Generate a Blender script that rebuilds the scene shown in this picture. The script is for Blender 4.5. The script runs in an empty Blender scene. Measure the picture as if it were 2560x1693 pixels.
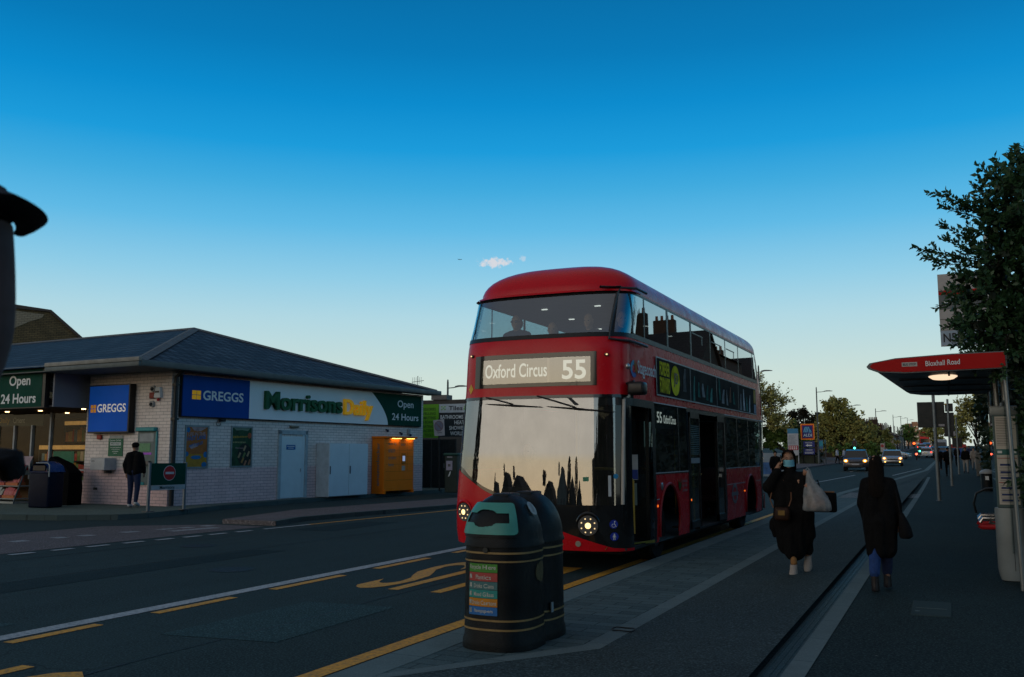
import bpy, bmesh, math, random
import numpy as np
from mathutils import Vector, Matrix
R = math.radians
PI = math.pi
rng = random.Random(7)
SC = bpy.context.scene
COL = SC.collection

# ------------------------------------------------------------------ objects and tags
def link(o, parent=None):
    COL.objects.link(o)
    if parent is not None:
        o.parent = parent
    return o

def tag(o, label=None, cat=None, group=None, kind=None):
    if label: o['label'] = label
    if cat: o['category'] = cat
    if group: o['group'] = group
    if kind: o['kind'] = kind
    return o

def thing(name, label, cat, loc=(0, 0, 0), rz=0.0, group=None):
    o = bpy.data.objects.new(name, None)
    o.empty_display_size = 0.2
    o.location = loc
    o.rotation_euler = (0, 0, rz)
    link(o)
    return tag(o, label, cat, group)

def copy_tree(o, parent=None):
    c = o.copy()
    COL.objects.link(c)
    c.parent = parent
    for ch in list(o.children):
        copy_tree(ch, c)
    return c

class MB:
    """collects shapes and links them as one mesh"""
    def __init__(s):
        s.v = []; s.f = []; s.m = []
    def add(s, vs, fs, mi=0):
        o = len(s.v)
        s.v.extend([tuple(p) for p in vs])
        s.f.extend([tuple(i + o for i in f) for f in fs])
        s.m.extend([mi] * len(fs))
        return s
    def box(s, x0, x1, y0, y1, z0, z1, mi=0):
        v = [(x0,y0,z0),(x1,y0,z0),(x1,y1,z0),(x0,y1,z0),(x0,y0,z1),(x1,y0,z1),(x1,y1,z1),(x0,y1,z1)]
        return s.add(v, [(3,2,1,0),(4,5,6,7),(0,1,5,4),(1,2,6,5),(2,3,7,6),(3,0,4,7)], mi)
    def bbox(s, x0, x1, y0, y1, z0, z1, b=0.02, seg=2, mi=0):
        bm = bmesh.new()
        bmesh.ops.create_cube(bm, size=1)
        for v in bm.verts:
            v.co = ((x0+x1)/2 + v.co.x*(x1-x0), (y0+y1)/2 + v.co.y*(y1-y0), (z0+z1)/2 + v.co.z*(z1-z0))
        bmesh.ops.bevel(bm, geom=bm.edges[:], offset=b, segments=seg, affect='EDGES', profile=0.5)
        bm.verts.index_update()
        s.add([v.co[:] for v in bm.verts], [[v.index for v in f.verts] for f in bm.faces], mi)
        bm.free()
        return s
    def tube(s, pts, r, n=8, caps=True, mi=0):
        pts = [Vector(p) for p in pts]
        rs = r if isinstance(r, (list, tuple)) else [r]*len(pts)
        vs = []; fs = []
        up = Vector((0,0,1))
        prev = None
        for i, p in enumerate(pts):
            d = (pts[min(i+1, len(pts)-1)] - pts[max(i-1, 0)])
            if d.length < 1e-9: d = Vector((0,0,1))
            d.normalize()
            if prev is None:
                a = d.cross(up) if abs(d.dot(up)) < .95 else d.cross(Vector((1,0,0)))
            else:
                a = prev - d*prev.dot(d)
                if a.length < 1e-6: a = d.cross(Vector((1,0,0)))
            a.normalize(); prev = a
            b = d.cross(a)
            for k in range(n):
                t = 2*PI*k/n
                vs.append(p + a*(math.cos(t)*rs[i]) + b*(math.sin(t)*rs[i]))
        for i in range(len(pts)-1):
            for k in range(n):
                k2 = (k+1) % n
                fs.append((i*n+k, i*n+k2, (i+1)*n+k2, (i+1)*n+k))
        if caps:
            fs.append(tuple(reversed(range(n))))
            fs.append(tuple((len(pts)-1)*n + k for k in range(n)))
        return s.add(vs, fs, mi)
    def cyl(s, p0, p1, r0, r1=None, n=16, mi=0):
        return s.tube([p0, p1], [r0, r0 if r1 is None else r1], n, True, mi)
    def grid(s, fn, na, nb, mi=0, mask=None, flip=False):
        vs = []; fs = []
        for i in range(na+1):
            for j in range(nb+1):
                vs.append(fn(i/na, j/nb))
        for i in range(na):
            for j in range(nb):
                if mask and not mask((i+.5)/na, (j+.5)/nb): continue
                q = (i*(nb+1)+j, (i+1)*(nb+1)+j, (i+1)*(nb+1)+j+1, i*(nb+1)+j+1)
                fs.append(q[::-1] if flip else q)
        return s.add(vs, fs, mi)
    def ball(s, c, r, nu=14, nv=9, mi=0):
        r = (r, r, r) if not isinstance(r, (tuple, list)) else r
        vs = [(c[0], c[1], c[2]-r[2])]
        for j in range(1, nv):
            t = -PI/2 + PI*j/nv
            for i in range(nu):
                a = 2*PI*i/nu
                vs.append((c[0]+r[0]*math.cos(t)*math.cos(a), c[1]+r[1]*math.cos(t)*math.sin(a), c[2]+r[2]*math.sin(t)))
        vs.append((c[0], c[1], c[2]+r[2]))
        fs = []
        for i in range(nu):
            fs.append((0, 1+(i+1) % nu, 1+i))
            fs.append((len(vs)-1, 1+(nv-2)*nu+i, 1+(nv-2)*nu+(i+1) % nu))
        for j in range(nv-2):
            for i in range(nu):
                i2 = (i+1) % nu
                fs.append((1+j*nu+i, 1+j*nu+i2, 1+(j+1)*nu+i2, 1+(j+1)*nu+i))
        return s.add(vs, fs, mi)
    def loft(s, rings, cap0=True, cap1=True, mi=0):
        n = len(rings[0]); vs = [p for r in rings for p in r]; fs = []
        for i in range(len(rings)-1):
            for k in range(n):
                k2 = (k+1) % n
                fs.append((i*n+k, i*n+k2, (i+1)*n+k2, (i+1)*n+k))
        if cap0: fs.append(tuple(reversed(range(n))))
        if cap1: fs.append(tuple((len(rings)-1)*n+k for k in range(n)))
        return s.add(vs, fs, mi)
    def prism(s, poly, fn, d0, d1, mi=0):
        """poly of (a, b); fn(a, b, d) gives the point; d0 front, d1 back"""
        n = len(poly)
        vs = [fn(a, b, d0) for a, b in poly] + [fn(a, b, d1) for a, b in poly]
        fs = [tuple(range(n)), tuple(reversed(range(n, 2*n)))]
        for k in range(n):
            k2 = (k+1) % n
            fs.append((k2, k, n+k, n+k2))
        return s.add(vs, fs, mi)
    def build(s, name, mat, parent=None, smooth=40, kind=None, loc=None):
        me = bpy.data.meshes.new(name)
        me.from_pydata(s.v, [], s.f)
        mats = mat if isinstance(mat, (list, tuple)) else [mat]
        for m in mats: me.materials.append(m)
        if len(mats) > 1:
            me.polygons.foreach_set('material_index', s.m)
        bm = bmesh.new(); bm.from_mesh(me)
        bmesh.ops.recalc_face_normals(bm, faces=bm.faces[:])
        bm.to_mesh(me); bm.free()
        if smooth:
            me.polygons.foreach_set('use_smooth', [True]*len(me.polygons))
            me.set_sharp_from_angle(angle=R(smooth))
        me.update()
        o = bpy.data.objects.new(name, me)
        link(o, parent)
        if loc: o.location = loc
        if kind: o['kind'] = kind
        return o

# ------------------------------------------------------------------ materials
def nt(name):
    m = bpy.data.materials.new(name); m.use_nodes = True
    t = m.node_tree
    for n in list(t.nodes): t.nodes.remove(n)
    out = t.nodes.new('ShaderNodeOutputMaterial')
    return m, t, out

def mathn(t, op, a, b=None, clamp=False):
    n = t.nodes.new('ShaderNodeMath'); n.operation = op; n.use_clamp = clamp
    for i, x in enumerate((a, b)):
        if x is None: continue
        if isinstance(x, (int, float)): n.inputs[i].default_value = x
        else: t.links.new(x, n.inputs[i])
    return n.outputs[0]

def mixc(t, fac, a, b, mode='MIX'):
    n = t.nodes.new('ShaderNodeMix'); n.data_type = 'RGBA'; n.blend_type = mode
    def put(sock, x):
        if isinstance(x, (int, float)): sock.default_value = x
        elif isinstance(x, (tuple, list)): sock.default_value = (x[0], x[1], x[2], 1)
        else: t.links.new(x, sock)
    put(n.inputs[0], fac); put(n.inputs[6], a); put(n.inputs[7], b)
    return n.outputs[2]

def noise(t, vec, scale, detail=4, rough=.6):
    n = t.nodes.new('ShaderNodeTexNoise')
    n.inputs['Scale'].default_value = scale; n.inputs['Detail'].default_value = detail
    n.inputs['Roughness'].default_value = rough
    t.links.new(vec, n.inputs['Vector'])
    return n.outputs['Fac']

def ramp(t, fac, stops):
    n = t.nodes.new('ShaderNodeValToRGB')
    e = n.color_ramp.elements
    while len(e) < len(stops): e.new(0.5)
    for k, (p, c) in enumerate(stops):
        e[k].position = p
        e[k].color = (c, c, c, 1) if isinstance(c, (int, float)) else (c[0], c[1], c[2], 1)
    t.links.new(fac, n.inputs[0])
    return n.outputs[0]

def objco(t):
    return t.nodes.new('ShaderNodeTexCoord').outputs['Object']

def bumpn(t, h, strength=.3, dist=.02):
    b = t.nodes.new('ShaderNodeBump'); b.inputs['Strength'].default_value = strength
    b.inputs['Distance'].default_value = dist
    t.links.new(h, b.inputs['Height'])
    return b.outputs['Normal']

def prin(t, out, col, rough=.6, metal=0, spec=.5, coat=0, normal=None, em=None, ems=0, trans=0, sss=0):
    p = t.nodes.new('ShaderNodeBsdfPrincipled')
    if isinstance(col, (tuple, list)): p.inputs['Base Color'].default_value = (*col[:3], 1)
    else: t.links.new(col, p.inputs['Base Color'])
    if isinstance(rough, (int, float)): p.inputs['Roughness'].default_value = rough
    else: t.links.new(rough, p.inputs['Roughness'])
    p.inputs['Metallic'].default_value = metal
    p.inputs['Specular IOR Level'].default_value = spec
    p.inputs['Coat Weight'].default_value = coat
    p.inputs['Coat Roughness'].default_value = .06
    p.inputs['Transmission Weight'].default_value = trans
    if em is not None:
        p.inputs['Emission Color'].default_value = (*em[:3], 1)
        p.inputs['Emission Strength'].default_value = ems
    if normal is not None: t.links.new(normal, p.inputs['Normal'])
    t.links.new(p.outputs[0], out.inputs[0])
    return p

_mc = {}
def M(name, col, rough=.6, metal=0, var=.15, scale=5, bump=0, bscale=60, spec=.3, coat=0, em=None, ems=0):
    if name in _mc: return _mc[name]
    m, t, out = nt(name)
    co = objco(t)
    f = noise(t, co, scale, 5)
    c = mixc(t, ramp(t, f, [(.3, 0), (.7, 1)]), tuple(x*(1-var) for x in col), tuple(min(1, x*(1+var)) for x in col))
    nrm = bumpn(t, noise(t, co, bscale, 3), bump) if bump else None
    rr = ramp(t, noise(t, co, scale*2.3, 3), [(.3, max(.02, rough-.08)), (.7, min(1, rough+.08))]) if rough > .12 else rough
    prin(t, out, c, rr, metal, spec, coat, nrm, em, ems)
    _mc[name] = m
    return m

def glow(name, col, strength):
    if name in _mc: return _mc[name]
    m, t, out = nt(name)
    e = t.nodes.new('ShaderNodeEmission')
    co = objco(t)
    c = mixc(t, noise(t, co, 30, 2), tuple(x*.93 for x in col), col)
    t.links.new(c, e.inputs[0]); e.inputs[1].default_value = strength
    t.links.new(e.outputs[0], out.inputs[0])
    _mc[name] = m
    return m

def glass(name, tint=(.5, .6, .6), refl=.06, rough=.015, dirt=.0, mul=1.0, streak=0.0):
    """thin pane: see-through with a tint, a mirror-like coat that grows at grazing angles, faint dirt"""
    if name in _mc: return _mc[name]
    m, t, out = nt(name)
    tr = t.nodes.new('ShaderNodeBsdfTransparent'); tr.inputs[0].default_value = (*tint, 1)
    gl = t.nodes.new('ShaderNodeBsdfGlossy'); gl.inputs['Roughness'].default_value = rough
    gl.inputs['Color'].default_value = (.95, .97, .97, 1)
    fr = t.nodes.new('ShaderNodeLayerWeight'); fr.inputs[0].default_value = .5
    fac = mathn(t, 'ADD', mathn(t, 'MULTIPLY', mathn(t, 'POWER', fr.outputs['Facing'], 5.0), mul), refl, True)
    if streak:
        s = sepx(t, objco(t))
        sv = comb(t, mathn(t, 'MULTIPLY', s[0], 2.2), s[1], mathn(t, 'MULTIPLY', s[2], 1.3))
        fac = mathn(t, 'MULTIPLY', fac, ramp(t, noise(t, sv, 1.4, 7, .7), [(.3, 1-streak), (.7, 1+streak*.2)]))
        t.links.new(bumpn(t, noise(t, objco(t), 2.4, 2, .5), .018, .05), gl.inputs['Normal'])
    mx = t.nodes.new('ShaderNodeMixShader')
    t.links.new(fac, mx.inputs[0]); t.links.new(tr.outputs[0], mx.inputs[1]); t.links.new(gl.outputs[0], mx.inputs[2])
    last = mx.outputs[0]
    if dirt:
        df = t.nodes.new('ShaderNodeBsdfDiffuse'); df.inputs[0].default_value = (.5, .5, .47, 1)
        m2 = t.nodes.new('ShaderNodeMixShader')
        f = ramp(t, noise(t, objco(t), 2.2, 6, .7), [(.35, dirt*.3), (.75, dirt)])
        t.links.new(f, m2.inputs[0]); t.links.new(last, m2.inputs[1]); t.links.new(df.outputs[0], m2.inputs[2])
        last = m2.outputs[0]
    t.links.new(last, out.inputs[0])
    _mc[name] = m
    return m

def comb(t, x, y, z=0.0):
    n = t.nodes.new('ShaderNodeCombineXYZ')
    for i, a in enumerate((x, y, z)):
        if isinstance(a, (int, float)): n.inputs[i].default_value = a
        else: t.links.new(a, n.inputs[i])
    return n.outputs[0]

def sepx(t, v):
    n = t.nodes.new('ShaderNodeSeparateXYZ'); t.links.new(v, n.inputs[0])
    return n.outputs

def brick(name, c1, c2, mortar, w=.225, h=.075, mort=.01, low=None, lowz=1.2, rough=.8, axis='xy', bump=.5, zmul=1.0, noise_amt=.25):
    if name in _mc: return _mc[name]
    m, t, out = nt(name)
    co = objco(t); s = sepx(t, co)
    a = mathn(t, 'ADD', s[0], s[1]) if axis == 'xy' else s['xyz'.index(axis)]
    vec = comb(t, a, mathn(t, 'MULTIPLY', s[2], zmul))
    b = t.nodes.new('ShaderNodeTexBrick')
    b.inputs['Scale'].default_value = 1; b.inputs['Mortar Size'].default_value = mort
    b.inputs['Brick Width'].default_value = w; b.inputs['Row Height'].default_value = h
    b.inputs['Mortar Smooth'].default_value = .3; b.inputs['Bias'].default_value = 0
    b.inputs['Color1'].default_value = (*c1, 1); b.inputs['Color2'].default_value = (*c2, 1); b.inputs['Mortar'].default_value = (*mortar, 1)
    t.links.new(vec, b.inputs['Vector'])
    c = b.outputs[0]
    if low:
        f = ramp(t, mathn(t, 'MULTIPLY', s[2], .25), [(lowz/4-.004, 1), (lowz/4+.004, 0)])
        c = mixc(t, f, c, mixc(t, 1.0, c, low, 'MULTIPLY'))
    n1 = noise(t, co, 1.3, 6, .7)
    c = mixc(t, ramp(t, n1, [(.3, noise_amt), (.65, 0)]), c, mixc(t, 1.0, c, (.45, .45, .42), 'MULTIPLY'))
    hgt = mathn(t, 'SUBTRACT', mathn(t, 'MULTIPLY', noise(t, co, 35, 3), .35), b.outputs['Fac'])
    prin(t, out, c, rough, normal=bumpn(t, hgt, bump, .012), spec=.12)
    _mc[name] = m
    return m

def asphalt(name, col, spec_amt=.5, patch=.25, rough=.85, scale=1.0, streak=0.0):
    if name in _mc: return _mc[name]
    m, t, out = nt(name)
    co = objco(t)
    big = noise(t, co, .35*scale, 5, .65)
    fine = noise(t, co, 55*scale, 2, .5)
    mid = noise(t, co, 4*scale, 6, .7)
    c = mixc(t, ramp(t, big, [(.3, 0), (.7, 1)]), tuple(x*(1-patch) for x in col), tuple(x*(1+patch) for x in col))
    c = mixc(t, ramp(t, mid, [(.35, .35), (.6, 0)]), c, tuple(x*.55 for x in col))
    c = mixc(t, ramp(t, fine, [(.50, 0), (.66, min(1, spec_amt*1.5))]), c, tuple(min(1, x*2.9+.012) for x in col))
    c = mixc(t, ramp(t, noise(t, co, 30*scale, 2, .5), [(.30, .6), (.44, 0)]), c, tuple(x*.35 for x in col))
    if streak:
        s = sepx(t, co)
        st = noise(t, comb(t, mathn(t, 'MULTIPLY', s[0], 2.2), mathn(t, 'MULTIPLY', s[1], .07)), 1.0, 5, .6)
        c = mixc(t, ramp(t, st, [(.42, 0), (.62, streak)]), c, tuple(x*1.6 for x in col))
    # hairline cracks
    v = t.nodes.new('ShaderNodeTexVoronoi'); v.feature = 'DISTANCE_TO_EDGE'; v.inputs['Scale'].default_value = .55*scale
    wv = t.nodes.new('ShaderNodeVectorMath'); wv.operation = 'ADD'
    t.links.new(co, wv.inputs[0])
    nn = t.nodes.new('ShaderNodeTexNoise'); nn.inputs['Scale'].default_value = 2.5; t.links.new(co, nn.inputs['Vector'])
    t.links.new(nn.outputs['Color'], wv.inputs[1]); t.links.new(wv.outputs[0], v.inputs['Vector'])
    cr = mathn(t, 'MULTIPLY', ramp(t, v.outputs['Distance'], [(0, .55), (.012, 0)]), ramp(t, big, [(.5, 0), (.62, 1)]))
    c = mixc(t, cr, c, tuple(x*.3 for x in col))
    prin(t, out, c, rough, spec=.12, normal=bumpn(t, fine, .35, .01))
    _mc[name] = m
    return m

def paving(name, c1, c2, mortar, w, h, mort=.008, ang=0.0):
    if name in _mc: return _mc[name]
    m, t, out = nt(name)
    co = objco(t); s = sepx(t, co)
    vec = comb(t, s[0], s[1])
    b = t.nodes.new('ShaderNodeTexBrick')
    b.inputs['Scale'].default_value = 1; b.inputs['Mortar Size'].default_value = mort
    b.inputs['Brick Width'].default_value = w; b.inputs['Row Height'].default_value = h
    b.inputs['Color1'].default_value = (*c1, 1); b.inputs['Color2'].default_value = (*c2, 1); b.inputs['Mortar'].default_value = (*mortar, 1)
    t.links.new(vec, b.inputs['Vector'])
    c = mixc(t, ramp(t, noise(t, co, 1.7, 6, .7), [(.3, .45), (.65, 0)]), b.outputs[0], tuple(x*.5 for x in c1))
    fine = noise(t, co, 80, 2)
    c = mixc(t, ramp(t, fine, [(.5, 0), (.75, .4)]), c, tuple(min(1, x*1.8) for x in c1))
    hgt = mathn(t, 'SUBTRACT', mathn(t, 'MULTIPLY', fine, .3), b.outputs['Fac'])
    prin(t, out, c, .8, spec=.15, normal=bumpn(t, hgt, .4, .008))
    _mc[name] = m
    return m

def paint_worn(name, col, under, wear=.5, rough=.7):
    if name in _mc: return _mc[name]
    m, t, out = nt(name)
    co = objco(t)
    f = ramp(t, noise(t, co, 22, 6, .75), [(.38, wear), (.56, 0)])
    f2 = ramp(t, noise(t, co, 2.5, 4, .6), [(.35, .35*wear), (.7, 0)])
    c = mixc(t, mathn(t, 'ADD', f, f2, True), col, under)
    prin(t, out, c, rough, spec=.15)
    _mc[name] = m
    return m

def leafmat(name, c1, c2, rough=.5, spec=.4):
    if name in _mc: return _mc[name]
    m, t, out = nt(name)
    co = objco(t)
    f = noise(t, co, 1.1, 3, .6)
    f2 = noise(t, co, 14, 2, .6)
    c = mixc(t, ramp(t, f, [(.35, 0), (.65, 1)]), c1, c2)
    c = mixc(t, ramp(t, f2, [(.45, 0), (.75, .5)]), c, tuple(min(1, x*1.7) for x in c2))
    p = t.nodes.new('ShaderNodeBsdfPrincipled')
    t.links.new(c, p.inputs['Base Color']); p.inputs['Roughness'].default_value = rough
    p.inputs['Specular IOR Level'].default_value = spec
    tl = t.nodes.new('ShaderNodeBsdfTranslucent'); t.links.new(c, tl.inputs[0])
    mx = t.nodes.new('ShaderNodeMixShader'); mx.inputs[0].default_value = .2
    t.links.new(p.outputs[0], mx.inputs[1]); t.links.new(tl.outputs[0], mx.inputs[2])
    t.links.new(mx.outputs[0], out.inputs[0])
    _mc[name] = m
    return m

# ------------------------------------------------------------------ lettering
_tg = {}
def text_geo(s, bold=0.0, ext=0.0, spacing=1.0):
    key = (s, bold, ext, spacing)
    if key in _tg: return _tg[key]
    cu = bpy.data.curves.new('lettering', 'FONT')
    cu.body = s; cu.size = 1; cu.offset = bold; cu.extrude = ext; cu.resolution_u = 4
    cu.space_character = spacing; cu.align_x = 'CENTER'
    o = bpy.data.objects.new('lettering', cu); COL.objects.link(o)
    dg = bpy.context.evaluated_depsgraph_get(); dg.update()
    me = bpy.data.meshes.new_from_object(o.evaluated_get(dg))
    vs = [tuple(v.co) for v in me.vertices]; fs = [tuple(p.vertices) for p in me.polygons]
    bpy.data.objects.remove(o); bpy.data.curves.remove(cu); bpy.data.meshes.remove(me)
    xs = [v[0] for v in vs]; ys = [v[1] for v in vs]
    b = (min(xs), max(xs), min(ys), max(ys))
    _tg[key] = (vs, fs, b)
    return _tg[key]

def text(mb, s, O, Rv, Uv, w, h=None, bold=0.01, ext=0.0, lift=.004, mi=0, fn=None, depth=0.0, spacing=1.0):
    """letters fitted into a w x h box whose lower left corner is O (or mapped by fn(x, y, d))"""
    vs, fs, b = text_geo(s, bold, .5 if depth else 0, spacing)
    sx = w/(b[1]-b[0]); sy = sx if h is None else h/(b[3]-b[2])
    if fn is None:
        O = Vector(O); Rv = Vector(Rv).normalized(); Uv = Vector(Uv).normalized(); N = Rv.cross(Uv)
        def fn(x, y, d): return O + Rv*x + Uv*y + N*d
    out = [fn((v[0]-b[0])*sx, (v[1]-b[2])*sy, lift + (v[2]+.5)*depth if depth else lift) for v in vs]
    mb.add(out, fs, mi)
    return mb

def lettering(name, s, mat, parent, O, Rv, Uv, w, h=None, **k):
    mb = MB(); text(mb, s, O, Rv, Uv, w, h, **k)
    return mb.build(name, mat, parent, smooth=0)

# ------------------------------------------------------------------ camera and light
YAW, PITCH, CAMH = .434, .1225, 1.64
cam = bpy.data.cameras.new('camera'); co_ = bpy.data.objects.new('camera', cam); link(co_)
co_.location = (0, 0, CAMH); co_.rotation_euler = (PI/2 + PITCH, 0, YAW)
cam.sensor_width = 36; cam.lens = 2330/2560*36; cam.clip_start = .05; cam.clip_end = 5000
cam.dof.use_dof = True; cam.dof.focus_distance = 15; cam.dof.aperture_fstop = 8
SC.camera = co_
SC.view_settings.view_transform = 'Standard'; SC.view_settings.look = 'None'; SC.view_settings.exposure = 0
SC.render.film_transparent = False
try:
    SC.cycles.use_denoising = True
    SC.cycles.max_bounces = 8; SC.cycles.transparent_max_bounces = 24
    SC.cycles.sample_clamp_indirect = 4
    SC.cycles.caustics_reflective = False; SC.cycles.caustics_refractive = False
except Exception: pass

SUN_AZ = (-.38, -.925)      # horizontal direction towards the set sun, behind the camera
def make_world():
    w = bpy.data.worlds.new('World'); SC.world = w; w.use_nodes = True
    t = w.node_tree
    for n in list(t.nodes): t.nodes.remove(n)
    out = t.nodes.new('ShaderNodeOutputWorld')
    co = t.nodes.new('ShaderNodeTexCoord').outputs['Generated']
    nm = t.nodes.new('ShaderNodeVectorMath'); nm.operation = 'NORMALIZE'; t.links.new(co, nm.inputs[0])
    s = sepx(t, nm.outputs[0])
    el = mathn(t, 'MULTIPLY', mathn(t, 'ARCSINE', s[2]), 180/PI/90.0)     # 0..1 = 0..90 degrees
    el = mathn(t, 'MAXIMUM', el, 0.0)
    d = 90.0
    east = ramp(t, el, [(0, (.63, .70, .63)), (4.5/d, (.60, .73, .68)), (8.2/d, (.43, .675, .765)), (10.6/d, (.275, .60, .79)), (13.6/d, (.115, .485, .785)), (16/d, (.05, .40, .73)),
                        (18.3/d, (.010, .325, .70)), (21/d, (.002, .255, .61)), (24/d, (.001, .190, .48)), (28/d, (.001, .145, .375)), (36/d, (.06, .12, .26)), (50/d, (.17, .175, .19)), (1, (.215, .205, .20))])
    west = ramp(t, el, [(0, (1.15, .74, .32)), (4.5/d, (1.0, .91, .66)), (7.5/d, (.91, .96, .91)), (10.5/d, (.92, .98, .96)), (14/d, (.74, .82, .83)), (18/d, (.50, .62, .72)),
                        (26/d, (.25, .40, .54)), (40/d, (.18, .21, .26)), (1, (.215, .205, .20))])
    hl = mathn(t, 'SQRT', mathn(t, 'ADD', mathn(t, 'MULTIPLY', s[0], s[0]), mathn(t, 'MULTIPLY', s[1], s[1])))
    dt = mathn(t, 'DIVIDE', mathn(t, 'ADD', mathn(t, 'MULTIPLY', s[0], SUN_AZ[0]), mathn(t, 'MULTIPLY', s[1], SUN_AZ[1])), mathn(t, 'MAXIMUM', hl, .001))
    wf = ramp(t, mathn(t, 'MULTIPLY', mathn(t, 'ADD', dt, 1.0), .5), [(.45, 0), (.72, .45), (1, 1)])
    # the left of the view is a little deeper in hue than the right
    sky = mixc(t, wf, east, west)
    # one small lit cloud low in the east, and a wisp beside it
    def cloud(cx, cy, cz, sx, sz):
        L = math.sqrt(cx*cx+cy*cy+cz*cz); cx, cy, cz = cx/L, cy/L, cz/L
        hx, hy = cy/math.hypot(cx, cy), -cx/math.hypot(cx, cy)
        u = mathn(t, 'ADD', mathn(t, 'MULTIPLY', s[0], hx), mathn(t, 'MULTIPLY', s[1], hy))
        v = mathn(t, 'SUBTRACT', s[2], cz)
        rr = mathn(t, 'ADD', mathn(t, 'POWER', mathn(t, 'DIVIDE', mathn(t, 'ABSOLUTE', u), sx), 2.0),
                   mathn(t, 'POWER', mathn(t, 'DIVIDE', mathn(t, 'ABSOLUTE', v), sz), 2.0))
        nz = noise(t, nm.outputs[0], 150, 6, .62)
        f = mathn(t, 'SUBTRACT', mathn(t, 'ADD', mathn(t, 'SUBTRACT', 1.0, rr), mathn(t, 'MULTIPLY', nz, 4.5)), 2.35)
        facing = mathn(t, 'GREATER_THAN', mathn(t, 'ADD', mathn(t, 'MULTIPLY', s[0], cx), mathn(t, 'MULTIPLY', s[1], cy)), 0.0)
        return mathn(t, 'MULTIPLY', ramp(t, f, [(.0, 0), (.7, 1)]), facing)
    sky = mixc(t, mathn(t, 'MULTIPLY', cloud(-436, 900, 206.6, .0185, .0062), .75), sky, (.80, .72, .72))
    sky = mixc(t, mathn(t, 'MULTIPLY', cloud(-404, 900, 209, .0045, .004), .35), sky, (.80, .74, .74))
    n1 = noise(t, nm.outputs[0], 2.0, 3, .5)
    sky = mixc(t, ramp(t, n1, [(.35, .0), (.7, .10)]), sky, mixc(t, 1.0, sky, (1.12, 1.04, 1.0), 'MULTIPLY'))
    ns = t.nodes.new('ShaderNodeTexSky'); ns.sky_type = 'NISHITA'; ns.sun_disc = False
    ns.sun_elevation = R(2.0); ns.sun_rotation = math.atan2(SUN_AZ[0], SUN_AZ[1]); ns.air_density = 1.2; ns.dust_density = .6
    nsm = mixc(t, 1.0, ns.outputs[0], (.002, .004, .006), 'MULTIPLY')
    sky = mixc(t, 1.0, sky, nsm, 'ADD')
    # below the horizon: dim ground
    sky = mixc(t, ramp(t, mathn(t, 'ADD', mathn(t, 'MULTIPLY', s[2], 10.0), .5), [(.40, 1), (.5, 0)]), sky, (.05, .06, .06))
    bg = t.nodes.new('ShaderNodeBackground'); t.links.new(sky, bg.inputs[0]); bg.inputs[1].default_value = 1.0
    t.links.new(bg.outputs[0], out.inputs[0])
make_world()
sun = bpy.data.lights.new('sun', 'SUN'); sun.energy = .75; sun.angle = R(60); sun.color = (1, .72, .48)
so = bpy.data.objects.new('sun', sun); link(so)
so.rotation_euler = Vector((-SUN_AZ[0], -SUN_AZ[1], -.10)).to_track_quat('-Z', 'Y').to_euler()

def gz(y):
    if y < 37: return 0.0
    if y < 57: return .0105*(y-37)**2/40
    if y < 150: return .0105*(y-47)
    return .0105*103 + .016*(min(y, 330)-150)
# ================================================================== THE SETTING
def strip(name, xl, xr, ys, z, mat, kind='structure', face=0.0):
    """a sheet between two edges following the road's rise; face > 0 adds side faces down by that much"""
    f = lambda e, y: e(y) if callable(e) else e
    mb = MB()
    vs = []; fs = []
    for y in ys:
        a, b = f(xl, y), f(xr, y)
        zz = gz(y) + z
        vs += [(a, y, zz), (b, y, zz)]
        if face: vs += [(a, y, zz-face), (b, y, zz-face)]
    k = 4 if face else 2
    for i in range(len(ys)-1):
        a = i*k; b = a+k
        fs.append((a, a+1, b+1, b))
        if face:
            fs.append((a+2, a, b, b+2)); fs.append((a+1, a+3, b+3, b+1))
    if face:
        fs.append((0, 2, 3, 1)); e = (len(ys)-1)*k; fs.append((e, e+1, e+3, e+2))
    mb.add(vs, fs)
    return mb.build(name, mat, smooth=0, kind=kind)

def poly(name, pts, z, mat, thick=0.0, kind='structure', bev=0.0):
    mb = MB()
    P = [(x, y) for x, y in pts]
    n = len(P)
    if thick:
        vs = [(x, y, gz(y)+z) for x, y in P] + [(x, y, gz(y)+z-thick) for x, y in P]
        fs = [tuple(range(n))] + [(k, n+k, n+(k+1) % n, (k+1) % n) for k in range(n)]
    else:
        vs = [(x, y, gz(y)+z) for x, y in P]; fs = [tuple(range(n))]
    mb.add(vs, fs)
    return mb.build(name, mat, smooth=0, kind=kind)

def arange(a, b, s):
    r = []; y = a
    while y < b-1e-6:
        r.append(y); y += s
    return r + [b]

A_ROAD = asphalt('road asphalt', (.019, .036, .038), .45, .22, .9, 1.0, .30)
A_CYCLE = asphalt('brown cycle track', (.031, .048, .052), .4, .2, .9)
A_FOOT = asphalt('footway asphalt darkened for shade', (.012, .024, .026), .5, .28, .9)  # dark asphalt, colour lowered further to stand for tree shade
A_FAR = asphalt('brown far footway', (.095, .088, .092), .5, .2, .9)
P_PAVE = paving('grey block paving', (.086, .130, .135), (.044, .074, .080), (.014, .03, .034), .42, .165)
P_KERB = paving('granite kerb', (.115, .165, .17), (.10, .145, .15), (.035, .06, .065), 5.0, .9, .006)
P_STRIP = paving('pale kerb strip', (.120, .165, .17), (.10, .145, .15), (.035, .06, .065), 5.0, .92, .006)
P_FARKERB = paving('far kerb stone', (.07, .10, .095), (.055, .08, .078), (.03, .04, .04), .9, .9, .008)
M_DRAIN = M('drain channel iron', (.032, .058, .062), .6, .4, .3, 30, .6, 90)
W_LINE = paint_worn('worn white road paint', (.43, .47, .49), (.05, .08, .09), .55)
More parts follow.
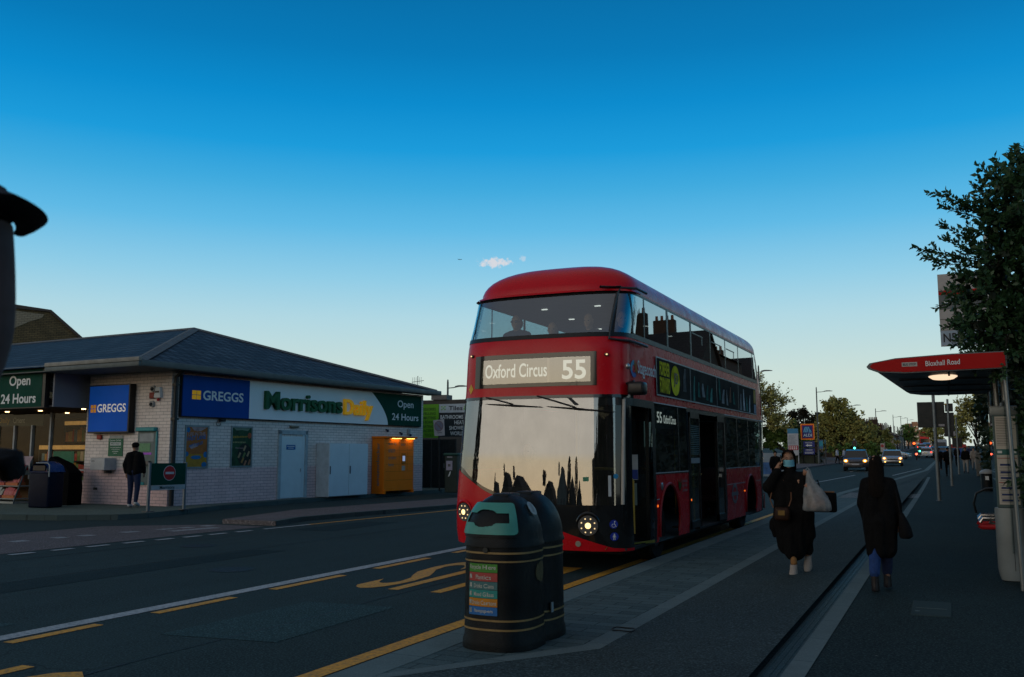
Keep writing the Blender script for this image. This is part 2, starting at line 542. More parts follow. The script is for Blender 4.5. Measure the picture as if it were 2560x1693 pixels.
W_LINE2 = paint_worn('faint white road paint', (.34, .36, .37), (.05, .07, .08), .7)
Y_LINE = paint_worn('worn yellow road paint', (.74, .36, .035), (.06, .08, .07), .5)

ys = arange(-70, 60, 2.5) + arange(62.5, 160, 5)[0:] + arange(170, 330, 10) + [600, 1500]
strip('ground', -900, 900, ys, -.02, asphalt('distant ground', (.035, .04, .038), .2, .3))
strip('road', -60, 30, [y for y in ys if y <= 330], 0, A_ROAD)

def kerbx(y):
    if y < 37: return -3.95
    if y < 57: return -3.95 + 1.2*((y-37)/20)**1.4
    if y < 75: return -2.75 + 1.15*(y-57)/18
    return -1.6 + .5*min(1, (y-75)/60)
ysn = arange(-30, 100, 1.5) + arange(105, 300, 10)
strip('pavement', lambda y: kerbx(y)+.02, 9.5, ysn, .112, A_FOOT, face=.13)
strip('kerb', kerbx, lambda y: kerbx(y)+.30, ysn, .120, P_KERB, face=.15)
# block paved boarding platform with its slanting near end and a pale edging course
poly('pavement_paving', [(-3.65, 5.72), (-2.72, 7.22), (-2.72, 37.2), (-3.65, 37.2)], .1165, P_PAVE)
poly('pavement_edging', [(-3.65, 5.50), (-2.55, 7.15), (-2.55, 37.4), (-2.72, 37.4), (-2.72, 7.22), (-3.65, 5.72)], .118, P_STRIP)
cyc = [(-3.65, -30), (-1.27, -30), (-1.27, 60)] + [(-1.27+.5*(y-60)/40, y) for y in (70, 80, 100)]
cyc += [(kerbx(y)+.3, y) for y in (100, 85, 75, 65, 57, 50, 45, 41, 37.4)] + [(-2.55, 37.4), (-2.55, 7.15), (-3.65, 5.50)]
poly('cycle_path', cyc, .1165, A_CYCLE)
strip('drain_channel', -1.27, -1.12, arange(-30, 24, 2), .1165, M_DRAIN, kind='structure')
gr = MB()
for k in range(3):
    x = -1.245 + k*.045
    gr.box(x, x+.012, -4, 24, .117, .1215)
gr.build('drain_ribs', M_DRAIN, kind='structure')
strip('pavement_strip', -1.12, -.965, arange(-30, 60, 2), .119, P_STRIP)
# hatched tactile slabs set into the cycle path further along
hm = MB()
for k in range(9):
    y = 35.2 + k*.36
    hm.add([(-.98-.34, y, gz(y)+.1225), (-.98, y, gz(y)+.1225), (-.98, y+.2, gz(y+.2)+.1225), (-.98-.34, y+.2, gz(y)+.1225)], [(0,1,2,3)])
for k in range(12):
    y = 34.4 + k*.38
    hm.add([(-3.5, y, gz(y)+.1225), (-2.6, y, gz(y)+.1225), (-2.6, y+.2, gz(y+.2)+.1225), (-3.5, y+.2, gz(y)+.1225)], [(0,1,2,3)])
hm.build('pavement_markings', W_LINE2, smooth=0, kind='structure')
mh = MB()
mh.bbox(-.40, -.04, 9.86, 10.80, .08, .121, .006, 1)
mhp = mh.build('pavement_cover', paving('cover slab', (.03, .052, .055), (.028, .048, .05), (.02, .035, .04), 2.0, 2.0), kind='structure')
mh = MB(); mh.box(-.36, -.08, 10.30, 10.315, .1212, .1228); mh.ball((-.34, 10.1, .1205), (.025, .03, .004), 10, 5)
mh.build('pavement_cover_trim', P_STRIP, kind='structure')

# ---- carriageway markings
def seg(mb, x0, y0, x1, y1, w, z=.0045):
    d = Vector((x1-x0, y1-y0)); n = Vector((-d.y, d.x)).normalized()*(w/2)
    nst = max(1, int(d.length/3))
    vs = []; fs = []
    for i in range(nst+1):
        f = i/nst; x = x0+(x1-x0)*f; y = y0+(y1-y0)*f
        vs += [(x+n.x, y+n.y, gz(y)+z), (x-n.x, y-n.y, gz(y)+z)]
    for i in range(nst): fs.append((2*i, 2*i+1, 2*i+3, 2*i+2))
    mb.add(vs, fs)
wl = MB()
seg(wl, -7.74, -20, -7.74, 40, .20)
seg(wl, -7.74, 40, -6.6, 52, .13); seg(wl, -6.6, 52, -5.6, 66, .13)
for k in range(9):
    seg(wl, -6.6+.12*k, 74+k*9, -6.5+.12*k, 78+k*9, .14)
seg(wl, -3.3, 66, -2.0, 84, .12)
wl.build('road_centre_marking', W_LINE, smooth=0, kind='structure')
yl = MB()
seg(yl, -4.36, -10, -4.36, 9.6, .17)
seg(yl, -4.36, 9.6, -4.36, 37, .15)
for y0, y1 in [(2.6, 3.5), (4.1, 5.0), (5.75, 6.72), (7.42, 8.6), (9.28, 10.75), (11.55, 13.05), (13.9, 15.4), (16.2, 17.7), (18.6, 20), (21, 22.5), (23.4, 24.9), (25.8, 27.3), (28.2, 29.7), (30.6, 32)]:
    seg(yl, -7.50, y0, -7.50, y1, .13)
seg(yl, -13.50, 17.9, -13.02, 25, .10); seg(yl, -13.02, 25, -12.2, 40, .10); seg(yl, -12.2, 40, -11.9, 60, .1)
seg(yl, kerbx(38)-.3, 38, kerbx(46)-.3, 46, .14); seg(yl, kerbx(46)-.3, 46, kerbx(57)-.3, 57, .14); seg(yl, kerbx(57)-.3, 57, kerbx(74)-.3, 74, .14)
yl.build('road_edge_marking', Y_LINE, smooth=0, kind='structure')
# the words in the stop cage, painted to be read from an oncoming bus
wd = MB()
text(wd, 'BUS', (-4.84, 12.9, .0045), (-1, 0, 0), (0, -1, 0), 2.0, 3.05, bold=.012, lift=.0)
text(wd, 'STOP', (-4.55, 5.25, .0045), (-1, 0, 0), (0, -1, 0), 2.4, 3.0, bold=.02, lift=.0)
wd.build('road_lettering', Y_LINE, smooth=0, kind='structure')
# broken lines across the forecourt crossing
wd = MB()
for (xa, ya, yb) in [(-13.9, 8.9, 9.35), (-13.88, 9.75, 10.2), (-13.85, 10.55, 10.98), (-13.82, 11.32, 11.72), (-13.79, 12.0, 12.46), (-13.74, 12.76, 13.22), (-13.68, 13.48, 13.9), (-13.63, 14.15, 14.58), (-13.6, 14.82, 15.28), (-13.55, 15.55, 16.0)]:
    seg(wd, xa, ya, xa+.02, yb, .14, .009)
seg(wd, -13.53, 16.4, -13.45, 17.9, .12, .009)
wd.build('crossing_marking', W_LINE, smooth=0, kind='structure')
wd = MB()
for (xa, ya, yb) in [(-15.98, 10.9, 11.2), (-15.85, 12.08, 12.40), (-15.8, 12.95, 13.2), (-15.71, 13.5, 13.78), (-15.6, 14.45, 14.8), (-15.46, 15.3, 15.7), (-15.36, 15.85, 16.15), (-15.3, 16.45, 16.72)]:
    seg(wd, xa, ya, xa+.02, yb, .30, .009)
seg(wd, -14.95, 15.1, -14.75, 16.3, .3, .009)
wd.build('forecourt_marking', W_LINE2, smooth=0, kind='structure')

# ---- the far side
poly('footway_crossing', [(-14.15, -20), (-14.1, 15), (-14.0, 17.0), (-15.45, 17.0), (-17.4, 15.5), (-17.8, -20)], .005, A_FAR)
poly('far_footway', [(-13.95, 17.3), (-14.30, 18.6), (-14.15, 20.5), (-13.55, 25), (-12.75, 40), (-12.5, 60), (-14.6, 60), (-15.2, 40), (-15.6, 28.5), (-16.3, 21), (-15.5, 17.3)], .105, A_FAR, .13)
mk = MB()
pts = [(-13.93, 17.3), (-14.28, 18.6), (-14.13, 20.5), (-13.53, 25), (-12.73, 40), (-12.48, 60)]
for (x0, y0), (x1, y1) in zip(pts, pts[1:]):
    mk.add([(x0, y0, gz(y0)+.108), (x0-.16, y0, gz(y0)+.108), (x1-.16, y1, gz(y1)+.108), (x1, y1, gz(y1)+.108), (x0, y0, gz(y0)-.02), (x1, y1, gz(y1)-.02)], [(0,1,2,3), (4,0,3,5)])
mk.build('far_kerb', P_FARKERB, smooth=0, kind='structure')
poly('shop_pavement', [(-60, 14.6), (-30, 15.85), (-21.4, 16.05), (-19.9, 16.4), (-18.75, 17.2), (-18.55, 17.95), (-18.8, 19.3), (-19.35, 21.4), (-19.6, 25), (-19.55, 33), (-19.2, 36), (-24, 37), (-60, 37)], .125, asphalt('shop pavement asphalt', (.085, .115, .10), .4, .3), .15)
mk = MB()
pts = [(-60, 14.6), (-30, 15.85), (-21.4, 16.05), (-19.9, 16.4), (-18.75, 17.2), (-18.55, 17.95), (-18.8, 19.3), (-19.35, 21.4), (-19.6, 25), (-19.55, 33), (-19.2, 36)]
for (x0, y0), (x1, y1) in zip(pts, pts[1:]):
    d = Vector((x1-x0, y1-y0)).normalized(); n = Vector((-d.y, d.x))*.14; e = Vector((d.y, -d.x))*.006
    mk.add([(x0+e.x, y0+e.y, .129), (x0+n.x, y0+n.y, .129), (x1+n.x, y1+n.y, .129), (x1+e.x, y1+e.y, .129), (x0+e.x, y0+e.y, -.01), (x1+e.x, y1+e.y, -.01)], [(0,1,2,3), (4,0,3,5)])
mk.build('shop_kerb', P_FARKERB, smooth=0, kind='structure')
# far pavement left of the road ahead
strip('far_pavement', -20, lambda y: -11.6+.03*max(0, y-60) if y < 95 else -10.55 + 3.0*min(1, (y-95)/45), arange(60, 160, 4)+arange(170, 300, 10), .10, A_FAR, face=.13)
# litter and loose bits on the asphalt
lt = MB()
r2 = random.Random(3)
for k in range(60):
    x = r2.uniform(-1, 2.5) if r2.random() < .6 else r2.uniform(-17.5, -14.5); y = r2.uniform(6.5, 25) if x > -5 else r2.uniform(12, 18)
    z = .118 if x > -5 else .012
    a = r2.uniform(0, PI); s = r2.uniform(.006, .016)
    lt.add([(x+s*math.cos(a), y+s*math.sin(a), z+.003), (x-s*math.sin(a)*.6, y+s*math.cos(a)*.6, z+.006), (x-s*math.cos(a), y-s*math.sin(a), z+.003), (x+s*math.sin(a)*.6, y-s*math.cos(a)*.6, z+.005)], [(0,1,2,3)])
lo = lt.build('litter', M('pale scraps', (.16, .18, .17), .8), smooth=0)
tag(lo, 'tiny pale scraps of litter scattered on the asphalt', 'litter', kind='stuff')
lt = MB()
pts = [(-2.62+.10*math.cos(a), 7.95+.045*math.sin(a)*2, .128+.004*math.sin(3*a)) for a in [2*PI*k/20 for k in range(20)]]
lt.tube(pts+[pts[0]], .006, 6)
tag(lt.build('strap_loop', M('black strap', (.01, .01, .01), .6)), 'small dark loop of strap lying on the edge of the block paving', 'strap')
lt = MB(); lt.bbox(-16.02, -15.9, 18.9, 19.02, .012, .03, .004, 1)
tag(lt.build('paper_scrap', M('white paper', (.3, .3, .3), .8)), 'crumpled white scrap of paper on the forecourt asphalt', 'paper')

# repairs, seams and covers in the carriageway
TAR = M('dark tar', (.006, .012, .014), .7, 0, .3, 9, .4, 60)
PATCH = asphalt('newer asphalt patch', (.009, .022, .025), .4, .2, .9); PATCH2 = asphalt('older asphalt patch', (.022, .050, .054), .5, .2, .9)
mb = MB()
for (x0, x1, y0, y1) in ((-10.9, -10.2, 7.5, 13.0), (-12.9, -11.9, 16.5, 19.4), (-9.4, -8.6, 18, 21)): mb.add([(x0, y0, .0032), (x1, y0+.1, .0032), (x1-.05, y1, .0032), (x0+.05, y1-.1, .0032)], [(0,1,2,3)])
mb.build('road_patching', PATCH, smooth=0, kind='structure')
mb = MB()
for (x0, x1, y0, y1) in ((-6.6, -5.4, 6.6, 8.8), (-9.7, -8.2, 4.0, 6.4)): mb.add([(x0, y0, .0032), (x1, y0+.15, .0032), (x1-.05, y1, .0032), (x0+.05, y1-.1, .0032)], [(0,1,2,3)])
mb.build('road_patching_old', PATCH2, smooth=0, kind='structure')
mb = MB(); r5 = random.Random(8)
for (x, y0, y1) in ((-10.95, -6, 30), (-5.9, -4, 11.5), (-13.1, 2, 17)):
    xx = x; y = y0
    while y < y1:
        nx_ = x+r5.uniform(-.05, .05); seg(mb, xx, y, nx_, y+1.2, r5.uniform(.015, .035), .0036); xx = nx_; y += 1.2
for (x, y, w) in ((-9.3, 10.6, .31), (-12.2, 13.0, .3)):
    mb.add([(x+w*math.cos(a), y+w*math.sin(a), .004) for a in [2*PI*k/20 for k in range(20)]], [tuple(range(20))])
mb.build('road_seams', TAR, smooth=0, kind='structure')
# ================================================================== THE BUS
def interp(z, tab):
    if z <= tab[0][0]: return tab[0][1]
    for (a, b), (c, d) in zip(tab, tab[1:]):
        if z <= c: return b + (d-b)*(z-a)/(c-a)
    return tab[-1][1]
def spow(x, p): return math.copysign(abs(x)**p, x)
BYF = [(.3, .10), (.5, .04), (.9, 0), (1.6, .03), (2.4, .09), (2.5, .10), (3.08, .105), (3.2, .125), (3.35, .17), (3.98, .44)]
BYL = [(.3, 11.12), (1.2, 11.3), (2.4, 11.5), (3.0, 11.36), (3.3, 11.2), (3.98, 10.75)]
BHW = [(.3, 1.27), (.6, 1.29), (1.4, 1.28), (2.6, 1.26), (3.3, 1.257), (3.98, 1.25)]
BD, BP = .55, 3.1
def surfF(ph, z, off=0.0):
    """front of the bus; ph from -90 (offside) to 90 (nearside) degrees"""
    a = R(ph)
    hw = interp(z, BHW)
    if ph < 0: hw += max(0, .15*(1-z/3.5))
    x = -1.26 + hw*spow(math.sin(a), 2/BP)
    y = interp(z, BYF) + BD*(1-abs(math.cos(a))**(2/BP))
    if off:
        nx = spow(math.sin(a), 2-2/BP)/hw; ny = -abs(math.cos(a))**(2-2/BP)/BD
        L = math.hypot(nx, ny) or 1
        x += nx/L*off; y += ny/L*off
    return (x, y, z)
def ph_x(xl, z=1.5):
    t = (xl-1.26)/interp(z, BHW); t = max(-1, min(1, t))
    return math.degrees(math.asin(spow(abs(t), BP/2))) * (1 if t >= 0 else -1)
def fz(xl, z, d): 
    p = surfF(ph_x(xl, z), z, d); return p
def surfN(y, z, off=0.0, side=1):
    """side wall at length y (nearside side=1)"""
    yf = interp(z, BYF); yl = interp(z, BYL)
    if y < yf + BD:
        c = max(0.0, 1-(max(y, yf)-yf)/BD)
        ph = math.degrees(math.acos(min(1, c**(BP/2))))
        p = surfF(ph*side, z, off)
        return (p[0], max(y, p[1]) if off == 0 else p[1], p[2])
    hw = interp(z, BHW) + (max(0, .15*(1-z/3.5)) if side < 0 else 0)
    RD = .75
    if y > yl - RD:
        q = min(1, (y-(yl-RD))/RD)
        hw = hw*(1-q**2.6)**(1/2.6)
    return (-1.26+side*(hw+off), y, z)
def pathF(mb, p0, p1, zlo, zhi, na=24, nz=8, off=0.0, mi=0, mask=None):
    f = lambda e, p: e(p) if callable(e) else e
    def fn(u, v):
        ph = p0+(p1-p0)*u; a = f(zlo, ph); b = f(zhi, ph)
        return surfF(ph, a+(b-a)*v, off)
    return mb.grid(fn, na, nz, mi, mask)
def pathN(mb, y0, y1, zlo, zhi, na=16, nz=4, off=0.0, mi=0, side=1, mask=None):
    f = lambda e, y: e(y) if callable(e) else e
    def fn(u, v):
        y = y0+(y1-y0)*u; a = f(zlo, y); b = f(zhi, y)
        return surfN(y, a+(b-a)*v, off, side)
    return mb.grid(fn, na, nz, mi, mask)

RED = M('bus red paint', (.50, .008, .016), .28, 0, .06, 1.5, 0, spec=.22)
REDD = M('bus dull red', (.30, .012, .016), .4, 0, .1, 3)
BLK = M('bus black trim', (.008, .009, .010), .35, 0, .1, 8)
BLKG = M('bus gloss black', (.010, .011, .012), .12, 0, .05, 3, coat=.6)
RUB = M('rubber', (.012, .012, .012), .8, 0, .2, 20, .2)
GREYP = M('bus interior grey', (.04, .065, .07), .7)
SEATM = M('seat moquette', (.05, .022, .025), .9, 0, .4, 40)
YELLOWP = M('yellow handrail', (.60, .34, .05), .4)
LAMPW = glow('warm lamp', (1.0, .68, .26), 2.6)
LAMPW2 = glow('warm small lamp', (1.0, .72, .36), 1.2)
ALU = M('bare aluminium', (.38, .40, .41), .35, .8, .1, 10)
GREYPL = M('grey lamp plate', (.10, .10, .10), .45, .3)
WHITEP = M('white paint', (.62, .64, .65), .5)
PALE = M('pale lettering', (.62, .66, .66), .6, 0, .05)
GL_UP = glass('bus upper glass', (.45, .60, .62), .12, .01, .02, 1.0)
GL_SIDE = glass('bus side glass', (.26, .34, .36), .36, .008, .0, 1.0)
GL_WIND = glass('bus windscreen glass', (.46, .50, .49), .225, .012, .03, 1.0, .14)
GL_LOW = glass('bus lower glass', (.42, .5, .5), .05, .01, .04, 1.0)

BUSX, BUSY = -3.98, 12.0
bus = thing('double_decker_bus', 'large red double decker bus standing at the kerb with open doors', 'bus', (BUSX, BUSY, 0))
SW = [(-.2, 1.46), (0, 1.42), (.24, 1.29), (.52, 1.12), (.75, 1.02), (1.2, .80), (1.7, .57), (2.35, .37), (2.7, .345)]
def xl_of(ph, z=1.0): return 1.26 + interp(z, BHW)*spow(math.sin(R(ph)), 2/BP)
redtop = lambda ph: interp(xl_of(ph), SW)
gbot = lambda ph: max(interp(xl_of(ph), [(0, 1.50), (.14, 1.43), (.3, 1.30), (.52, 1.17), (.8, 1.06), (1.2, .97), (1.7, .94), (2.6, .94)]), redtop(ph)+.02)
skirt = lambda ph: interp(xl_of(ph), [(0, .36), (.5, .33), (2.5, .32)])
PR = ph_x(2.395, 1.6)
b = MB()
# front skins: lower red swoop, band between the decks
pathF(b, -90, 88, skirt, redtop, 48, 6)
pathF(b, -90, 90, 2.44, 3.27, 56, 10, mask=None)
# nearside skins
arch = lambda yc, r, zb: (lambda y: max(zb, (.60+math.sqrt(max(0, 1-((y-yc)/r)**2))*.56) if abs(y-yc) < r else zb))
a1 = arch(2.36, .56, .33); a2 = arch(9.03, .60, .33)
for sd in (1, -1):
    pathN(b, .45, 11.5, 2.40, 3.27, 70, 6, side=sd)
    if sd == 1:
        pathN(b, 1.60, 3.62, a1, 1.335, 64, 4, side=1)
        pathN(b, 6.50, 10.30, a2, 1.335, 100, 4, side=1)
    else:
        pathN(b, .45, 11.2, lambda y: max(a1(y), a2(y)), 1.40, 220, 4, side=-1)
# rear upper skin
def rearfn(u, v):
    z = 2.42+(3.27-2.42)*v
    a = R(-90+180*u)
    return (-1.26+interp(z, BHW)*spow(math.sin(a), 2/2.6), interp(z, BYL)-.75+.75*abs(math.cos(a))**(2/2.6), z)
b.grid(rearfn, 24, 6)
def rearfn2(u, v):
    z = 3.27+(3.98-3.27)*v
    a = R(-90+180*u)
    return (-1.26+interp(z, BHW)*spow(math.sin(a), 2/2.6), interp(z, BYL)-.75+.75*abs(math.cos(a))**(2/2.6), z)
b.grid(rearfn2, 24, 6)
# red roof edge above the upper windows
pathN(b, .5, 11.0, 3.945, 3.98, 60, 1); pathN(b, .5, 11.0, 3.945, 3.98, 60, 1, side=-1)
pathN(b, 10.28, 10.95, 3.27, 3.98, 8, 5, off=.004); pathN(b, 10.28, 10.95, 3.27, 3.98, 8, 5, off=.004, side=-1)
body = b.build('body', RED, bus, smooth=35)
# domed roof
r_ = MB()
def ring(a):
    c, s = math.cos(a), math.sin(a)
    zz = 3.975+.52*s**.95
    hw = interp(3.98, BHW)*max(c, .02)**.80; yf = .43+1.05*(1-c); yl = 10.75-.9*(1-c)
    pts = []
    n = 40
    for i in range(n+1):
        t = -PI/2+PI*i/n
        pts.append((-1.26+hw*spow(math.sin(t), 2/3.0), yf+BD*1.3*c*(1-abs(math.cos(t))**(2/3.0)), zz))
    for i in range(n+1):
        t = PI/2-PI*i/n
        pts.append((-1.26+hw*spow(math.sin(t), 2/2.6), yl-.75*c+.75*c*abs(math.cos(t))**(2/2.6), zz))
    return pts
r_.loft([ring(PI/2*k/12) for k in range(13)], False, True)
# brow lip over the front glass
r_.grid(lambda u, v: surfF(-90+180*u, 3.945+.035*v, .035*(1-v)+.012), 48, 2)
rf = r_.build('roof', RED, bus, smooth=50)
pod = MB(); pod.bbox(-1.75, -.75, 4.2, 5.9, 4.30, 4.50, .09, 3)
pod.build('roof_pod', M('roof pod grey', (.16, .17, .19), .5), rf)
cei = MB(); cei.box(-2.42, -.10, .75, 10.5, 3.93, 3.945)
cl = cei.build('ceiling', M('bus ceiling', (.28, .29, .30), .7), bus)
cm = MB()
for y in (1.6, 2.8, 4.2, 5.8):
    for x in (-1.75, -.85):
        cm.box(x-.045, x+.045, y-.02, y+.02, 3.915, 3.928)
cm.build('ceiling_lamp', glow('ceiling lamp', (1, .95, .85), 1.2), cl)

# black lower panel and dashboard apron between red swoop and windscreen
k = MB()
pathF(k, -90, 88, redtop, gbot, 48, 5, off=-.004)
pathF(k, PR, 88, .36, 2.44, 6, 10, off=-.002)
pathF(k, -90, 90, 2.405, 2.45, 48, 1, off=.006)
k.build('front_panel', BLKG, bus, smooth=40)
# windscreen
g = MB(); pathF(g, -86, PR, gbot, 2.41, 64, 20)
ws = g.build('windscreen', GL_WIND, bus, smooth=60)
sb = MB()
for ph in (-62,):
    pathF(sb, ph-.25, ph+.25, gbot, 2.41, 1, 16, off=.003)
sb.build('windscreen_seam', BLK, ws)
# upper front glass with seals
PU0, PU1 = ph_x(.10, 3.5), ph_x(2.30, 3.5)
g = MB(); pathF(g, -90, 90, 3.30, 3.945, 64, 10)
uw = g.build('upper_windscreen', glass('upper front glass', (.62, .74, .76), .26, .01, .03, 1.0), bus, smooth=60)
k = MB()
pathF(k, -90, 90, 3.262, 3.325, 56, 1, off=.006); pathF(k, -90, 90, 3.915, 3.95, 56, 1, off=.004)
for xl in (.16, 2.34):
    p = ph_x(xl, 3.6); pathF(k, p-2.0, p+2.0, 3.32, 3.93, 2, 6, off=.006)
k.build('window_seal', BLK, uw)

# upper side glazing
for sd in (1, -1):
    g = MB(); pathN(g, .68, 10.30, 3.30, 3.945, 80, 3, side=sd)
    o = g.build('side_window', GL_SIDE if sd == 1 else GL_UP, bus, smooth=50)
    k = MB()
    pathN(k, .68, 10.30, 3.262, 3.335, 60, 1, .006, side=sd); pathN(k, .68, 10.30, 3.918, 3.95, 60, 1, .004, side=sd)
    for y in (.70, 1.26, 2.53, 4.05, 5.55, 6.88, 8.17, 9.78, 10.28):
        w = .045 if y in (2.53, 4.05) else .02
        pathN(k, y-w, y+w, 3.33, 3.93, 1, 4, .005, side=sd)
    for y in (4.15, 5.65, 6.98):
        pathN(k, y, y+.8, 3.745, 3.765, 3, 1, .005, side=sd); pathN(k, y+.72, y+.76, 3.60, 3.76, 1, 1, .006, side=sd)
    k.build('window_bar', BLK, o)

# lower saloon glazing, nearside and offside
g = MB(); pathN(g, 1.62, 3.60, 1.335, 2.40, 10, 4); o = g.build('side_window', GL_LOW, bus)
k = MB()
for y in (1.64, 3.02, 3.58): pathN(k, y-.03, y+.03, 1.34, 2.39, 1, 4, .004)
pathN(k, 1.62, 3.60, 1.32, 1.345, 6, 1, .004)
k.build('window_bar', BLK, o)
g = MB(); pathN(g, 6.52, 10.30, 1.335, 2.40, 20, 4); o = g.build('side_window', GL_LOW, bus)
k = MB()
for y in (6.55, 7.75, 8.95, 10.25): pathN(k, y-.03, y+.03, 1.34, 2.39, 1, 4, .004)
pathN(k, 6.52, 10.28, 2.36, 2.395, 10, 1, .006)
k.build('window_bar', BLK, o)
g = MB(); pathN(g, .5, 11.2, 1.40, 2.40, 40, 4, side=-1); o = g.build('side_window', glass('offside dark glass', (.06, .09, .10), .04), bus)
k = MB()
for y in (.7, 1.9, 3.2, 4.6, 6, 7.4, 8.8, 10.3): pathN(k, y-.04, y+.04, 1.40, 2.40, 1, 4, .004, side=-1)
k.build('window_bar', BLK, o)
# fine coachlines along the nearside
k = MB()
pathN(k, 1.62, 3.62, 1.338, 1.352, 8, 1, .007); pathN(k, 6.5, 10.28, 1.338, 1.352, 12, 1, .007)
pathN(k, 6.52, 8.40, 1.02, 1.032, 6, 1, .005); pathN(k, 9.66, 10.28, 1.02, 1.032, 4, 1, .005); pathN(k, 1.62, 1.8, .95, .962, 2, 1, .005)
pathN(k, 1.58, 11.4, 2.392, 2.408, 40, 1, .012)
k.build('coachline', M('pale coachline', (.45, .46, .47), .4), body)
k = MB()
pathN(k, .53, .545, 2.5, 3.25, 1, 3, .003)
k.build('panel_gap', REDD, body)

# front doorway: open, with a deep step edge and a yellow grab rail inside
d = MB()
pathN(d, .10, 1.62, 2.30, 2.41, 8, 1, .012)
pathN(d, 1.50, 1.64, .34, 2.40, 2, 6, .006)
d.build('door_frame', BLK, bus)
d = MB(); d.box(-.62, -.03, .34, 1.50, .33, .36)
st = d.build('door_step', M('step floor', (.03, .03, .03), .8), bus)
d = MB(); d.add([surfN(.18, .345, .02), surfN(1.50, .345, .02), surfN(1.50, .385, .015), surfN(.18, .385, .015)], [(0,1,2,3)])
d.add([surfN(.18, .3655, .018), surfN(1.50, .3655, .018), (-.10, 1.50, .3655), (-.14, .40, .3655)], [(0,1,2,3)])
d.build('step_edge', M('yellow step edge', (.36, .34, .08), .6), st)
d = MB()
for y in (.30,):
    d.grid(lambda u, v: (-.10-.42*u, .36+.03*u, .40+1.95*v), 2, 4)
dl = d.build('door_leaf', GL_LOW, bus)
d = MB(); d.grid(lambda u, v: (-.06-.45*u, 1.47, .40+1.95*v), 2, 4); dl2 = d.build('door_leaf', GL_LOW, bus)
for (pa, pb, dl_) in (((-.09, .35), (-.53, .39), dl), ((-.05, 1.47), (-.52, 1.47), dl2)):
    d = MB()
    for xa, ya in (pa, pb): d.box(xa-.025, xa+.025, ya-.02, ya+.02, .38, 2.36)
    for z in (.38, 2.32): d.tube([(pa[0], pa[1], z), (pb[0], pb[1], z)], .022, 4)
    d.build('leaf_frame', BLK, dl_)
k = MB(); k.tube([fz(2.475, z, .004) for z in (.95, 1.5, 2.0, 2.38)], .026, 8)
k.build('door_post', M('pale door post', (.36, .35, .32), .5), bus)
k = MB(); k.tube([(-.66, .55, 1.42), (-.40, .75, 1.42), (-.20, .93, 1.38), (-.14, 1.02, 1.24), (-.14, 1.03, .5)], .022, 10)
k.build('grab_rail', YELLOWP, bus)
k = MB(); k.box(-.40, -.18, 1.40, 1.41, 1.25, 1.62); k.build('door_notice', M('white notice', (.42, .44, .46), .7), bus)
k = MB(); k.box(-.40, -.18, 1.395, 1.399, 1.26, 1.40); k.build('notice_band', M('blue notice band', (.03, .06, .30), .6), bus)
k = MB(); k.box(-.38, -.2, 1.40, 1.41, .88, 1.2); k.build('door_notice', M('pale green notice', (.16, .22, .21), .7), bus)

# middle doors: two glazed leaves folded beside a dark opening
d = MB()
pathN(d, 3.58, 6.54, 2.33, 2.41, 10, 1, .012)
pathN(d, 3.58, 3.68, .34, 2.40, 2, 6, .008); pathN(d, 6.44, 6.54, .34, 2.40, 2, 6, .008)
d.build('door_frame', BLK, bus)
for (y0, y1) in ((3.68, 4.40), (5.78, 6.44)):
    d = MB(); d.box(.0, .02, y0, y1, .42, 2.32); lf = d.build('door_leaf', GL_LOW, bus)
    d = MB()
    for (ya, yb, za, zb) in ((y0, y0+.05, .38, 2.34), (y1-.05, y1, .38, 2.34), (y0, y1, .38, .5), (y0, y1, 2.24, 2.34)):
        d.box(-.012, .035, ya, yb, za, zb)
    d.build('leaf_frame', BLK, lf)
d = MB()
for kx in range(16): d.box(.03, .036, 3.76, 4.32, 1.62+kx*.032, 1.634+kx*.032)
d.build('door_timetable', M('faint print', (.10, .14, .13), .7), bus)
d = MB(); d.box(.03, .037, 3.74, 4.34, 1.47, 1.56); d.build('door_label', M('pale door label', (.30, .29, .28), .7), bus)
d = MB(); d.box(-.5, .0, 4.4, 5.78, .33, .36); d.build('door_step', M('step floor', (.03, .03, .03), .8), bus)
k = MB(); k.tube([(-.25, 4.6, 1.25), (-.25, 5.6, 1.25)], .02, 8); k.tube([(-.25, 5.0, .36), (-.25, 5.0, 2.3)], .02, 8)
k.build('grab_rail', YELLOWP, bus)

# interior: decks, partitions, seats
n_ = MB()
n_.box(-2.46, -.06, .5, 10.9, .30, .33); n_.box(-2.44, -.08, .55, 10.9, 2.40, 2.44)
n_.build('floor', GREYP, bus)
n_ = MB(); n_.box(-2.47, -2.44, .8, 10.9, .34, 1.38); n_.box(-2.4, -1.3, 3.5, 3.55, .34, 2.38); n_.box(-2.44, -.08, 10.2, 10.25, .34, 2.38); n_.box(-2.44, -.08, 10.35, 10.4, 2.44, 3.3)  # full height bulkhead and offside panel are added to block bright sky
n_.box(-2.42, -2.38, 2.2, 9.0, .34, 2.38); n_.box(-2.35, -1.15, .35, .55, .4, 1.15); n_.box(-1.15, -1.1, .5, 1.5, .4, 1.5)
n_.build('partition', M('dark partition and sky block', (.02, .022, .024), .7), bus)
def seat_pair(x, y, z):
    s_ = MB()
    s_.bbox(x-.42, x+.42, y+.05, y+.48, z+.34, z+.46, .04); s_.bbox(x-.42, x+.42, y+.42, y+.52, z+.42, z+1.0, .04)
    s_.box(x-.05, x+.05, y+.1, y+.4, z, z+.35)
    return s_.build('seat', SEATM, bus)
for y in (1.15, 2.1, 3.1, 4.1, 5.1, 6.1, 7.1, 8.1):
    for x in (-1.95, -.60): seat_pair(x, y, 2.44)
for y in (6.9, 7.9, 8.9):
    for x in (-1.95, -.60): seat_pair(x, y, .33)
k = MB(); k.tube([(-2.3, .62, 3.36), (-.3, .62, 3.36)], .018, 8)
